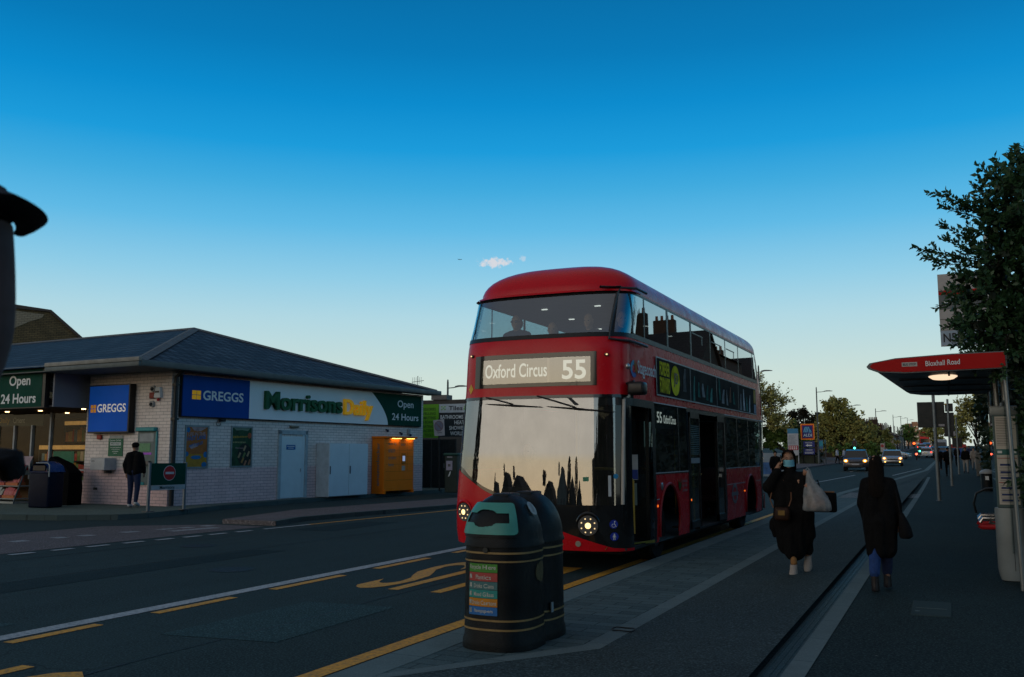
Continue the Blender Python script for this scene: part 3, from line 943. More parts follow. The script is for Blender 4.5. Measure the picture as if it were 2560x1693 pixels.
k.build('front_rail', M('pale rail', (.40, .36, .28), .5), bus)
k = MB()
for y in (2.2, 4.2, 6.2, 8.2):
    k.tube([(-1.45, y, .33), (-1.45, y, 2.38)], .017, 8)
k.build('grab_rail', YELLOWP, bus)
# driver's cab: seat, wheel
k = MB(); k.tube([(-1.9+.22*math.cos(a), .72+.1*math.sin(a), 1.12+.2*math.sin(a)) for a in [2*PI*j/20 for j in range(21)]], .016, 6); k.build('steering_wheel', BLK, bus)

# destination display
RR = lambda x0, x1, z0, z1, r=.06, n=5: [(cx+r*math.cos(a), cz+r*math.sin(a)) for cx, cz, s in ((x1-r, z1-r, 0), (x0+r, z1-r, 90), (x0+r, z0+r, 180), (x1-r, z0+r, 270)) for a in [R(s+90*j/n) for j in range(n+1)]]
dm = MB(); dm.grid(lambda u, v: fz(.28+1.87*u, 2.575+.475*v, .008), 40, 6)
disp = dm.build('destination_display', BLKG, bus)
dm = MB(); dm.grid(lambda u, v: fz(.40+1.66*u, 2.635+.335*v, .012), 40, 5, mask=lambda u, v: not (.635 < u < .655))
dm.build('display_screen', M('grey blind behind glass', (.075, .075, .05), .6, 0, .3, 3), disp)
lm = MB()
text(lm, 'Oxford Circus', None, None, None, .97, .20, bold=.012, fn=lambda x, y, d_: fz(.47+x, 2.715+y, .016))
text(lm, '55', None, None, None, .345, .27, bold=.02, fn=lambda x, y, d_: fz(1.665+x, 2.665+y, .016))
lm.build('display_lettering', glow('lit white lettering', (.82, .90, .84), .5), disp)
dm = MB(); dm.grid(lambda u, v: fz(.39+1.68*u, 2.628+.35*v, .022), 40, 6)
dm.build('display_glass', glass('display glass', (.9, .9, .85), .19, .01, .0, 1.0), disp)

# headlights
def front_frame(xl, z, off=.0):
    c = Vector(fz(xl, z, off)); a = Vector(fz(xl+.05, z, off)) - Vector(fz(xl-.05, z, off)); u = Vector(fz(xl, z+.05, off)) - Vector(fz(xl, z-.05, off))
    a.normalize(); u = (u - a*u.dot(a)).normalized(); n = a.cross(u)
    return c, a, u, n
def disc(mb, c, a, u, n, r0, r1, d0, d1, seg_=28, mi=0):
    v0 = [c+a*math.cos(t)*r0+u*math.sin(t)*r0+n*d0 for t in [2*PI*j/seg_ for j in range(seg_)]]
    v1 = [c+a*math.cos(t)*r1+u*math.sin(t)*r1+n*d1 for t in [2*PI*j/seg_ for j in range(seg_)]]
    mb.loft([v0, v1], False, True, mi)
for xl, z, rr_, nm in ((.22, .80, .13, None), (2.045, .67, .135, None)):
    c, a, u, n = front_frame(xl, z)
    h = MB(); disc(h, c, a, u, n, rr_*1.02, rr_, -.02, .018); hl = h.build('headlight', GREYPL, bus)
    h = MB(); disc(h, c, a, u, n, rr_*.40, rr_*.36, .016, .026); h.build('lamp_rim', ALU, hl)
    h = MB(); disc(h, c, a, u, n, rr_*.30, rr_*.28, .024, .030); h.build('main_lamp', LAMPW, hl)
    for j in range(8):
        t = 2*PI*j/8+.39
        cc = c + a*math.cos(t)*rr_*.72 + u*math.sin(t)*rr_*.72
        h = MB(); disc(h, cc, a, u, n, rr_*.075, rr_*.07, .016, .024, 10); h.build('ring_lamp', LAMPW2, hl)
    h = MB()
    pts = [c + a*math.cos(t)*rr_*1.22 + u*math.sin(t)*rr_*1.22 + n*.006 for t in [R(20+150*j/14) for j in range(15)]]
    h.tube(pts, [.006+.016*math.sin(PI*j/14) for j in range(15)], 6); h.build('headlight_brow', RED if xl < 1 else BLKG, hl)
for xl, z in ((.31, .50), (1.89, .42)):
    c, a, u, n = front_frame(xl, z)
    h = MB(); disc(h, c, a, u, n, .042, .038, -.01, .012, 18); h.build('fog_lamp', M('fog lens', (.30, .29, .24), .2), bus)
for xl, z in ((.21, 3.06), (2.28, 3.00)):
    c, a, u, n = front_frame(xl, z)
    h = MB(); h.ball(c+n*.01, (.035, .025, .025), 12, 8); o = h.build('marker_lamp', M('marker housing', (.03, .03, .03), .3), bus)
    h = MB(); h.ball(c+n*.03, (.016, .012, .012), 8, 6); h.build('marker_bulb', LAMPW2, o)
# yellow diamonds
YD = M('yellow diamond', (.62, .36, .03), .5)
h = MB(); h.prism([(-.055, 0), (0, -.075), (.055, 0), (0, .075)], lambda p, q, d_: fz(.20+p*.9, 2.575+q, .006), 0, 0); h.build('diamond_badge', YD, bus, smooth=0)
h = MB(); h.prism([(-.09, 0), (0, -.075), (.09, 0), (0, .075)], lambda p, q, d_: surfN(1.16+p, 2.575+q, .006), 0, 0); h.build('diamond_badge', YD, bus, smooth=0)
# round blue notices by the door
BLU = M('blue sign', (.01, .03, .30), .5)
for z, kind in ((.69, 'chair'), (.525, 'walk')):
    c, a, u, n = front_frame(2.37, z, .004)
    h = MB(); disc(h, c, a, u, n, .058, .058, 0, .002); o = h.build('access_badge', BLU, bus)
    q = MB()
    P = lambda x, y: c + a*x + u*y + n*.005
    def bar(pts, r): q.tube([P(*p) for p in pts], r, 6)
    if kind == 'walk':
        disc(q, P(0, .033), a, u, n, .010, .010, 0, .001, 10); bar([(0, .02), (0, -.008)], .009); bar([(-.006, -.005), (-.010, -.042)], .005); bar([(.006, -.005), (.010, -.042)], .005); bar([(-.008, .016), (-.022, -.008)], .004); bar([(.008, .016), (.022, -.008)], .004)
    else:
        disc(q, P(.012, .034), a, u, n, .009, .009, 0, .001, 10); bar([(.010, .022), (.006, -.004), (.024, -.006), (.028, -.03), (.036, -.03)], .004)
        bar([(.022*math.cos(t)-.004, .022*math.sin(t)-.018) for t in [R(100+220*j/10) for j in range(11)]], .0035)
    q.build('pictogram', PALE, o)
# wipers
for (px, pz, ex, ez, bx0, bz0, bx1, bz1) in ((.51, 2.44, .90, 2.345, .51, 2.345, 1.37, 2.285), (1.30, 2.44, 1.86, 2.275, 1.45, 2.29, 2.38, 2.205)):
    w_ = MB(); w_.tube([fz(px, pz, .03), fz((px+ex)/2, (pz+ez)/2+.005, .07), fz(ex, ez, .055)], .012, 6)
    o = w_.build('wiper', BLK, bus)
    w_ = MB(); w_.tube([fz(bx0+(bx1-bx0)*j/8, bz0+(bz1-bz0)*j/8, .032) for j in range(9)], [.004, .008, .010, .012, .016, .012, .010, .008, .004], 6)
    w_.build('wiper_blade', RUB, o)
# tubular guard around the upper nearside corner
gp = [surfN(1.25, 4.0, .05), surfN(.8, 4.0, .06), surfN(.5, 4.0, .07), Vector(fz(2.36, 4.0, .06)), Vector(fz(2.33, 3.9, .055)), Vector(fz(2.31, 3.5, .05)), Vector(fz(2.30, 3.22, .05)), surfN(.45, 3.20, .06), surfN(.8, 3.20, .05), surfN(1.25, 3.20, .04)]
w_ = MB(); w_.tube(gp, .020, 8); w_.build('tree_guard', M('dark guard rail', (.03, .035, .04), .4), bus)
# nearside mirror, side lamp
w_ = MB(); w_.bbox(.02, .26, .30, .52, 2.44, 2.62, .04, 3); w_.tube([(-.02, .42, 2.60), (.10, .40, 2.63)], .02, 6); o = w_.build('mirror', BLK, bus)
w_ = MB(); w_.ball((.02, .36, 2.84), (.03, .05, .045), 10, 8); w_.build('side_lamp', ALU, bus)
AMB = glow('amber side lamp', (1, .18, .02), 1.1)
for y, z in ((1.68, .86), (3.70, .86), (8.30, .85)):
    w_ = MB(); w_.ball(surfN(y, z, .008), (.008, .025, .02), 8, 6); w_.build('side_marker', AMB, bus)
w_ = MB(); w_.ball(surfN(1.93, 1.14, .01), (.015, .06, .06), 10, 8); w_.build('filler_cap', ALU, bus)
# advert strip with its frame and panels
w_ = MB(); pathN(w_, 1.80, 10.02, 2.53, 3.10, 30, 2, .012)
ad = w_.build('advert_panel', M('dark advert', (.022, .017, .014), .7, 0, .5, 1.3, spec=.03), bus)
w_ = MB()
for (y0, y1, z0, z1) in ((1.78, 10.04, 2.515, 2.537), (1.78, 10.04, 3.095, 3.117), (1.78, 1.81, 2.52, 3.11), (10.01, 10.04, 2.52, 3.11)): pathN(w_, y0, y1, z0, z1, 20, 1, .018)
for y in (3.89, 5.93, 8.0): pathN(w_, y-.012, y+.012, 2.53, 3.10, 1, 1, .016)
w_.build('advert_frame', M('advert frame', (.30, .31, .32), .4, .5), ad)
ACID = M('acid yellow print', (.62, .56, .02), .6, spec=.03)
w_ = MB()
mapN = lambda y0, z0: (lambda x, y, d_: surfN(y0+x, z0+y, .018))
text(w_, 'FOREVER', None, None, None, .58, .22, bold=.03, fn=mapN(1.98, 2.84)); text(w_, 'FORWARD', None, None, None, .58, .25, bold=.03, fn=mapN(1.98, 2.57))
w_.build('advert_lettering', ACID, ad, smooth=0)
w_ = MB(); w_.prism([(.27*math.cos(t), .245*math.sin(t)) for t in [2*PI*j/32 for j in range(32)]], lambda p, q, d_: surfN(2.90+p, 2.815+q, .018), 0, 0); w_.build('advert_roundel', ACID, ad, smooth=0)
w_ = MB(); text(w_, 'JD', None, None, None, .26, .24, bold=.02, fn=lambda x, y, d_: surfN(2.78+x, 2.70+y, .023)); w_.build('advert_lettering', BLK, ad, smooth=0)
r3 = random.Random(5)
for (y0, y1) in ((3.3, 3.85), (3.95, 5.9), (5.98, 7.95), (8.05, 9.7)):
    for j in range(int((y1-y0)/.33)):
        yc = y0+.2+j*.33; hh = r3.uniform(.12, .24); sl = r3.uniform(-.06, .06); zc = r3.uniform(2.72, 2.9); wd_ = r3.uniform(.05, .1)
        w_ = MB(); w_.prism([(-wd_-sl, -hh), (wd_-sl+.03, -hh), (wd_*.8, 0), (wd_*.6+sl, hh), (-wd_*.4+sl, hh), (-wd_*.9, .02)], lambda p, q, d_: surfN(yc+p, max(2.545, min(3.09, zc+q)), .017), 0, 0)
        w_.build('advert_picture', [M('advert grey', (.20, .20, .20), .7, 0, .4, 9, spec=.03), M('advert teal', (.07, .20, .17), .7, 0, .4, 9, spec=.03), M('advert skin', (.26, .14, .10), .7, 0, .4, 9, spec=.03), M('advert white', (.42, .42, .43), .7, 0, .4, 9, spec=.03)][r3.randrange(4)], ad, smooth=0)
w_ = MB(); pathN(w_, 9.72, 9.98, 2.78, 3.08, 1, 1, .017); w_.build('advert_patch', M('advert ochre', (.30, .19, .02), .6), ad)
w_ = MB(); pathN(w_, 9.74, 9.98, 2.55, 2.75, 1, 1, .017); w_.build('advert_patch', M('advert pale blue', (.20, .23, .30), .6), ad)
# operator name and ring
w_ = MB(); text(w_, 'Stagecoach', None, None, None, .92, .25, bold=.012, fn=mapN(.84, 2.72)); w_.build('operator_name', PALE, bus, smooth=0)
for (a0, a1, colr, nm) in ((80, 200, (.02, .20, .35), 'ring teal'), (200, 320, (.03, .10, .36), 'ring blue'), (320, 440, (.55, .20, .02), 'ring orange')):
    w_ = MB()
    w_.prism([(.15*math.cos(R(t)), .125*math.sin(R(t))) for t in range(a0, a1+1, 10)] + [(.075*math.cos(R(t)), .06*math.sin(R(t))) for t in range(a1, a0-1, -10)], lambda p, q, d_: surfN(.69+p, 2.83+q, .008), 0, 0)
    w_.build('operator_ring', M(nm, colr, .5), bus, smooth=0)
w_ = MB()
text(w_, '55', None, None, None, .27, .17, fn=lambda x, y, d_: surfN(1.80+x, 2.10+y, .004)); w_.build('side_number', glow('dim lit lettering', (.5, .62, .58), .42), bus, smooth=0); w_ = MB(); text(w_, 'Oxford Circus', None, None, None, .72, .13, fn=lambda x, y, d_: surfN(2.16+x, 2.10+y, .004))
w_.build('side_lettering', glow('dim lit lettering', (.5, .62, .58), .42), bus, smooth=0)
w_ = MB(); pathN(w_, 1.70, 2.98, 2.02, 2.36, 4, 1, -.03); w_.build('side_display', BLK, bus)
# white ring and bar on the lower side
w_ = MB()
w_.prism([(.27*math.cos(R(t)), .20*math.sin(R(t))) for t in range(0, 361, 12)] + [(.18*math.cos(R(t)), .13*math.sin(R(t))) for t in range(360, -1, -12)], lambda p, q, d_: surfN(7.28+p, .83+q, .006), 0, 0)
w_.prism([(-.33, -.035), (.33, -.035), (.33, .035), (-.33, .035)], lambda p, q, d_: surfN(7.28+p, .83+q, .009), 0, 0)
w_.build('roundel_badge', M('dull white print', (.36, .36, .38), .5), bus, smooth=0)
w_ = MB(); w_.prism([(0, -.10), (.10, -.02), (.10, .12), (.02, .02), (-.08, .10), (-.08, -.02)], lambda p, q, d_: surfN(2.98+p, 1.13+q, .008), 0, 0); w_.build('leaf_badge', M('green badge', (.06, .14, .02), .5), bus, smooth=0)
w_ = MB()
for j, s_ in enumerate(('cleaner', 'air for', 'London')): text(w_, s_, None, None, None, .34, .05, fn=lambda x, y, d_: surfN(3.14+x, 1.17-j*.075+y, .008))
w_.build('badge_lettering', M('grey print', (.2, .2, .2), .6), bus, smooth=0)
# rear grille and lower rear glazing
w_ = MB(); pathN(w_, 10.70, 11.38, 2.53, 3.07, 6, 4, .008); o = w_.build('grille', BLK, bus)
w_ = MB()
for j in range(15): pathN(w_, 10.74, 11.34, 2.56+j*.033, 2.568+j*.033, 5, 1, .016)
w_.build('grille_bar', M('grille bars', (.25, .16, .16), .5, .4), o)
for sd in (1, -1):
    g = MB(); pathN(g, 10.34, 11.0, .60, 2.40, 6, 6, side=sd); o = g.build('rear_pane', GL_LOW, bus)
    k = MB(); pathN(k, 10.30, 10.38, .36, 2.40, 1, 6, .005, side=sd); pathN(k, 10.97, 11.06, .36, 2.42, 1, 6, .01, side=sd); pathN(k, 10.34, 11.0, .36, .62, 4, 1, .004, side=sd); pathN(k, 10.34, 11.1, 2.36, 2.42, 4, 1, .006, side=sd); k.build('pane_frame', BLK, o)
k = MB()
k.grid(lambda u, v: rearfn(u, 0)[:2] + (.34+.36*v,), 24, 2)
k.build('rear_panel', REDD, bus)
k = MB(); k.grid(lambda u, v: (rearfn(.12+.76*u, 0)[0], rearfn(.12+.76*u, 0)[1]-.05, .70+1.7*v), 20, 4); k.build('rear_window', GL_UP, bus)
# wheels
for (yc, xs) in ((2.36, (-.30, -2.22)), (9.03, (-.30, -2.22))):
    for xw in xs:
        o_ = .20 if xw > -1 else -.20
        w_ = MB()
        prof = [(.0, .28), (.0, .44), (.03, .475), (.22, .475), (.25, .44), (.25, .28)]
        sgn = 1 if xw > -1 else -1
        rings = []
        for j in range(29):
            a = 2*PI*j/28
            rings.append([(xw+sgn*(.125-dx), yc+rr*math.cos(a), .475+rr*math.sin(a)) for dx, rr in prof])
        w_.loft(rings, False, False)
        o = w_.build('wheel', RUB, bus)
        w_ = MB(); w_.cyl((xw+sgn*.10, yc, .475), (xw-sgn*.1, yc, .475), .285, .285, 28)
        w_.cyl((xw+sgn*.10, yc, .475), (xw+sgn*.15, yc, .475), .12, .09, 16)
        for j in range(10):
            a = 2*PI*j/10; w_.cyl((xw+sgn*.10, yc+.2*math.cos(a), .475+.2*math.sin(a)), (xw+sgn*.125, yc+.2*math.cos(a), .475+.2*math.sin(a)), .018, None, 6)
        w_.build('rim', M('dull wheel rim', (.10, .10, .11), .5, .6), o)
# underside and wheel arch liners
k = MB(); k.box(-2.40, -.14, .5, 1.75, .26, .31); k.box(-2.4, -.14, 3.0, 8.35, .24, .31); k.box(-2.4, -.14, 9.7, 11.0, .26, .31)
k.box(-.55, -.5, 1.75, 3.0, .3, 1.3); k.box(-2.02, -1.97, 1.75, 3.0, .3, 1.3); k.box(-.55, -.5, 8.3, 9.75, .3, 1.3); k.box(-2.02, -1.97, 8.3, 9.75, .3, 1.3)
k.build('underside', RUB, bus)
for (yc, r) in ((2.36, .58), (9.03, .62)):
    k = MB(); k.tube([surfN(yc+r*math.cos(t), .60+.57*math.sin(t), .008) for t in [R(-20+220*j/24) for j in range(25)]], .022, 6); k.build('arch_trim', REDD, bus)
k = MB()
# windscreen stickers
k = MB(); c, a, u, n = front_frame(2.33, 1.2, .004)
k.add([c-a*.02-u*.14, c+a*.02-u*.14, c+a*.02+u*.14, c-a*.02+u*.14], [(0,1,2,3)]); k.build('screen_sticker', M('white sticker', (.4, .44, .46), .6), ws)
k = MB(); c, a, u, n = front_frame(2.40, 1.33, .006); disc(k, c, a, u, n, .035, .035, 0, .002, 16); k.build('screen_sticker', M('sky blue sticker', (.02, .2, .4), .5), ws)
k = MB(); c, a, u, n = front_frame(2.02, 1.29, .004); k.add([c-a*.04-u*.03, c+a*.04-u*.03, c+a*.04+u*.03, c-a*.04+u*.03], [(0,1,2,3)]); k.build('screen_sticker', M('green sticker', (.04, .2, .12), .6), ws)
# ================================================================== THE CORNER SHOP
SROT = PI/2 - .064
SX, SY = -20.4, 20.45
_c, _s = math.cos(SROT), math.sin(SROT)
def sw(s, n, z=0.0):
    """shop frame (along the road front, away from the road) to world"""
    return Vector((SX + _c*s - _s*n, SY + _s*s + _c*n, z))
LOC = (SX, SY, 0)
WB = brick('painted white brick', (.78, .71, .66), (.70, .63, .59), (.26, .25, .25), .30, .095, .006, low=(.98, .80, .84), lowz=1.20, bump=.6, noise_amt=.35)
shop = thing('convenience_shop', 'single storey shop of painted white brick under a dark hipped tile roof', 'shop', LOC, SROT)
W, NW = 13.05, 15.5
w_ = MB()
# road front (y = 0), near end wall (x = 0), plinth under the shop window, back and far walls
w_.box(0, W, 0, .25, 0, 4.02)
w_.box(0, .25, .25, 3.68, 0, 4.02)
w_.box(0, .25, 3.68, 5.2, 0, .78)
w_.box(W-.25, W, .25, NW, 0, 4.02); w_.box(0, W, NW, NW+.25, 0, 4.02)
w_.build('wall', WB, shop, smooth=0)
# hipped roof
ROOFF = brick('dark roof tiles', (.056, .074, .094), (.020, .027, .037), (.006, .008, .012), .40, .44, .06, axis='x', zmul=2.6, bump=1.0, rough=.6)
ROOFL = brick('dark roof tiles side', (.056, .074, .098), (.020, .027, .039), (.006, .008, .012), .40, .44, .06, axis='y', zmul=2.6, bump=1.0, rough=.6)
E0x, E0y, E1x, ZE = -1.62, -.52, 13.45, 4.17
AP = (6.5, 6.3, 6.42)
BK = (6.5, 22.0, 6.42)
w_ = MB()
w_.add([(E0x, E0y, ZE), (E1x, -.42, ZE), AP], [(0, 1, 2)], 0)
w_.add([(E0x, E0y, ZE), AP, BK, (E0x, 22, ZE)], [(0, 1, 2, 3)], 1)
w_.add([(E1x, -.42, ZE), (E1x, 22, ZE), BK, AP], [(0, 1, 2, 3)], 1)
rf = w_.build('roof', [ROOFF, ROOFL], shop, smooth=0)
w_ = MB()
HIP = M('hip tiles', (.10, .11, .115), .8, 0, .25, 6, .3, 20)
def ridge(mb, a, b, wd):
    a = Vector(a); b = Vector(b); d = (b-a).normalized(); s_ = d.cross(Vector((0,0,1))).normalized()*wd
    mb.add([a+s_-Vector((0,0,.02)), a+Vector((0,0,.07)), a-s_-Vector((0,0,.02)), b+s_-Vector((0,0,.02)), b+Vector((0,0,.07)), b-s_-Vector((0,0,.02))], [(0,1,4,3), (1,2,5,4), (0,2,1), (3,4,5)])
ridge(w_, (E0x, E0y, ZE+.02), AP, .20); w_.build('hip_tile', HIP, rf)
w_ = MB(); ridge(w_, (E1x, -.42, ZE+.02), AP, .13); w_.build('hip_tile', HIP, rf)
w_ = MB(); ridge(w_, AP, BK, .13); w_.build('ridge_tile', HIP, rf)
GUT = M('grey gutter', (.075, .095, .095), .5, 0, .15, 3)
GUTL = M('weathered fascia board', (.20, .20, .18), .6, 0, .25, 3)
w_ = MB(); w_.bbox(E0x-.02, E1x+.02, E0y-.12, E0y+.0, ZE-.15, ZE+.03, .03, 2); w_.build('gutter', GUT, shop)
w_ = MB(); w_.bbox(E0x-.12, E0x, E0y-.12, 3.4, ZE-.02, ZE+.10, .02, 2); w_.build('gutter', GUTL, shop)
w_ = MB(); w_.bbox(E0x-.10, E0x+.02, E0y-.10, 3.4, ZE-.16, ZE-.022, .02, 2); w_.build('fascia_board', GUT, shop)
w_ = MB(); w_.box(E0x, E1x, E0y, .0, 4.025, 4.05); w_.box(E0x, 0, 0, 15.5, 4.025, 4.05); w_.build('soffit', M('soffit board', (.12, .125, .12), .8), shop)
# return panel of the shopfront fascia box
w_ = MB(); w_.box(-1.22, 0, 3.60, 3.66, 3.02, 4.02); w_.build('side_panel', M('grey cladding', (.17, .19, .225), .5, 0, .1, 40), shop)
w_ = MB(); w_.box(-1.22, .0, 3.66, 14, 3.02, 3.06); w_.build('shopfront_soffit', M('dark soffit', (.03, .033, .035), .7), shop)
# shop window with posts, a sill and the lit shop behind it
SHOPGL = glass('shop window glass', (.85, .84, .78), .015, .01, .0, .8)
g = MB(); g.add([(.10, 3.72, .80), (.10, 14, .80), (.10, 14, 3.02), (.10, 3.72, 3.02)], [(0,1,2,3)]); wn = g.build('shop_window', SHOPGL, shop, smooth=0)
MUL = M('pale window frame', (.30, .33, .35), .5, .2)
for y in (3.70, 5.47, 6.40, 7.30, 8.2, 9.6, 11, 12.4):
    w_ = MB(); w_.box(.04, .14, y-.035, y+.035, .80 if y < 4 else .82, 3.02 if y in (3.70,) else (2.93 if y == 5.47 else 2.54)); w_.build('mullion', MUL, wn)
w_ = MB(); w_.box(.03, .16, 3.66, 5.2, .76, .82); w_.build('window_sill', MUL, wn)
w_ = MB(); w_.box(.04, .14, 3.72, 14, 1.10, 1.15); w_.build('transom', MUL, wn)
w_ = MB(); w_.add([(.09, 4.30, 1.16), (.09, 5.32, 1.16), (.09, 5.32, 1.70), (.09, 4.30, 1.70)], [(0,1,2,3)]); w_.build('window_panel', M('green window panel', (.01, .13, .06), .5), wn)
w_ = MB(); w_.box(.16, .20, 6.0, 14, 2.52, 2.90); hb = w_.build('header_board', M('dark green header', (.018, .03, .016), .6), shop)
w_ = MB(); text(w_, 'Orient', (.155, 7.55, 2.62), (0, -1, 0), (0, 0, 1), .62, .19); w_.build('header_lettering', M('pale print', (.34, .36, .30), .6), hb, smooth=0)
w_ = MB(); text(w_, 'Daily', (.155, 8.32, 2.58), (0, -1, 0), (0, 0, 1), .60, .24); w_.build('header_lettering', M('amber print', (.45, .27, .02), .6), hb, smooth=0)
# inside: floor, walls, ceiling with small lamps
w_ = MB(); w_.box(.3, 6, .5, 14.5, .14, .16); w_.box(6, 6.1, .3, 14.5, .16, 3.1); w_.box(.3, 6, 3.0, 3.05, .16, 3.1); w_.box(.3, 6, 14.5, 14.6, .16, 3.1)
w_.build('interior_wall', M('tan shop wall', (.22, .13, .06), .7, 0, .2, 1.5), shop, smooth=0)
w_ = MB(); w_.box(.2, 6.05, 3.05, 14.5, 3.08, 3.12); w_.build('shop_ceiling', M('shop ceiling', (.10, .09, .08), .8), shop)
SPOT = glow('shop ceiling spot', (1, .60, .26), 9)
for s_, y in ((.9, 5.05), (1.0, 7.4), (1.0, 9.2), (2.6, 6.0), (2.6, 8.2), (4.3, 5.0), (4.3, 7.2), (1.9, 5.2)):
    w_ = MB(); w_.cyl((s_, y, 3.078), (s_, y, 3.05), .07, .06, 12); w_.build('spot_lamp', SPOT, shop)
# chiller and shelf units seen through the window
GOODS = [M('goods %d' % i, c_, .5, 0, .3, 12) for i, c_ in enumerate([(.6, .17, .04), (.55, .28, .05), (.14, .24, .26), (.5, .40, .26), (.06, .13, .22), (.5, .06, .04), (.16, .24, .07)])]
r4 = random.Random(11)
def shelf_unit(s0, s1, n0, n1, h, label, rows=4):
    th = thing('shelf_unit', label, 'shelf unit', tuple(sw(s0, n0, .16)), SROT, 'shelves inside the shop')
    Lx, Ly = s1-s0, n1-n0
    f = MB(); f.box(Lx-.04, Lx, 0, Ly, 0, h); f.box(0, Lx, -.02, .02, 0, h); f.box(0, Lx, Ly-.02, Ly+.02, 0, h)
    for j in range(rows+1): f.box(0, Lx, 0, Ly, j*(h-.15)/rows, j*(h-.15)/rows+.03)
    f.build('frame', M('dark shelf frame', (.03, .03, .03), .6), th)
    gs = [MB() for _ in GOODS]
    for j in range(rows):
        y = .05; z = j*(h-.15)/rows+.03; hh = (h-.15)/rows
        while y < Ly-.1:
            wd_ = r4.uniform(.08, .2)
            gs[r4.randrange(len(gs))].box(.04, Lx-.1, y, min(Ly-.03, y+wd_-.01), z, z+hh*r4.uniform(.5, .85)); y += wd_
    st_ = MB()
    for gi, g_ in enumerate(gs):
        for vs_ in (g_,): st_.add(vs_.v, vs_.f, gi)
    o = st_.build('goods', GOODS, th, smooth=0); o['kind'] = 'stuff'
    f = MB(); f.box(-.01, .0, 0, Ly, h-.14, h); f.build('header', M('lit header strip', (.4, .22, .06), .6, 0, .5, 3, em=(1, .55, .16), ems=.22), th)
    return th
u1 = shelf_unit(3.6, 4.3, 3.5, 6.2, 2.6, 'chilled drink shelves at the right behind the shop window')
u2 = shelf_unit(3.4, 4.1, 6.4, 9.4, 2.65, 'chilled drink shelves in the middle behind the shop window, under the dark sign')
u3 = shelf_unit(1.5, 2.1, 4.0, 5.0, 1.5, 'low snack shelf close behind the shop window')
u4 = shelf_unit(1.6, 2.2, 5.7, 8.2, 1.75, 'long snack shelf close behind the window posts')
w_ = MB(); w_.box(3.3, 3.4, 5.2, 8.0, 2.18, 2.5); o = w_.build('hanging_sign', M('dark hanging sign', (.02, .03, .014), .6))
o.location = LOC; o.rotation_euler = (0, 0, SROT); tag(o, 'dark green sign hanging above the drink shelves inside the shop', 'sign')
w_ = MB(); text(w_, 'CHILLED DRINKS', (3.295, 7.9, 2.26), (0, -1, 0), (0, 0, 1), 2.5, .15); w_.build('lettering', M('dull gold print', (.36, .26, .05), .6), o, smooth=0)
# door, frame and lamp on the road front
PBL = M('pale blue door paint', (.52, .65, .69), .45, 0, .06, 2)
w_ = MB()
for (x0, x1, z0, z1) in ((4.50, 4.62, .14, 2.40), (5.80, 5.92, .14, 2.40), (4.50, 5.92, 2.27, 2.41)): w_.box(x0, x1, -.06, .0, z0, z1)
w_.build('door_frame', M('pale door frame', (.30, .39, .43), .5), shop, smooth=0)
w_ = MB(); w_.bbox(4.63, 5.66, -.045, -.004, .15, 2.20, .008, 1); w_.box(5.67, 5.79, -.035, -.004, .15, 2.26); dr = w_.build('door', PBL, shop, smooth=0)
w_ = MB(); w_.box(4.86, 5.30, -.052, -.046, 1.76, 1.92); dp = w_.build('door_sign', M('blue door plate', (.02, .12, .32), .5), dr, smooth=0)
w_ = MB()
for j in range(2): w_.box(4.90+.05*j, 5.25-.04*j, -.055, -.053, 1.86-.06*j, 1.88-.06*j)
w_.build('sign_print', PALE, dp, smooth=0)
w_ = MB(); w_.box(5.57, 5.60, -.06, -.046, 1.0, 1.13); w_.build('handle', ALU, dr)
# black downpipe at the corner
w_ = MB(); w_.tube([(.08, -.40, 4.05), (.08, -.30, 3.98), (.08, -.09, 3.85), (.08, -.09, .14)], .065, 10)
for z in (1.1, 2.6, 3.6): w_.box(0, .16, -.16, .0, z, z+.06)
w_.build('downpipe', M('black downpipe', (.012, .018, .022), .4), shop)
def shopthing(name, label, cat, group=None): return thing(name, label, cat, LOC, SROT, group)

# ---- long fascia board above the road front
NAVY = M('deep blue sign', (.005, .058, .27), .5, 0, .08, 1, spec=.06)
SIGNW = M('pale sign panel', (.68, .76, .78), .5, 0, .04, 1, spec=.1)
SGREEN = M('dark green sign', (.002, .050, .034), .5, 0, .12, 1, spec=.04)
MGREEN = M('raised green letters', (.004, .085, .028), .5)
MGSIDE = M('green letter sides', (.004, .018, .010), .6)
AMBER = M('amber letters', (.80, .42, .01), .5, em=(.9, .45, .01), ems=.12)
t_ = shopthing('fascia_sign', 'long blue, white and green shop sign above the road front', 'sign')
Z0, Z1 = 2.73, 3.94
w_ = MB(); w_.box(.30, 3.0, -.13, -.003, Z0, Z1); w_.build('blue_panel', NAVY, t_, smooth=0)
w_ = MB(); w_.box(3.0, 12.74, -.125, -.003, Z0, Z1); w_.build('white_panel', SIGNW, t_, smooth=0)
w_ = MB()
curve_ = [(9.40+1.05*(1-math.cos(PI/2*j/14))**1.0*1.0, Z1-(Z1-Z0)*math.sin(PI/2*j/14)) for j in range(15)]
curve_ = [(9.40+1.05*(1-(1-v)**1.7), Z1-(Z1-Z0)*v) for v in [j/14 for j in range(15)]]
w_.prism(curve_ + [(12.74, Z0), (12.74, Z1)], lambda a, b, d: (a, d, b), -.129, -.126); w_.build('green_panel', SGREEN, t_, smooth=0)
w_ = MB(); w_.box(.27, 12.77, -.10, -.003, Z0-.03, Z0-.001); w_.box(.27, .298, -.1, -.003, Z0, Z1); w_.build('sign_edge', BLK, t_, smooth=0)
RX, RU = (1, 0, 0), (0, 0, 1)
lettering('sign_lettering', 'GREGGS', PALE, t_, (1.07, -.131, 3.225), RX, RU, 1.66, .295, bold=.022)
w_ = MB()
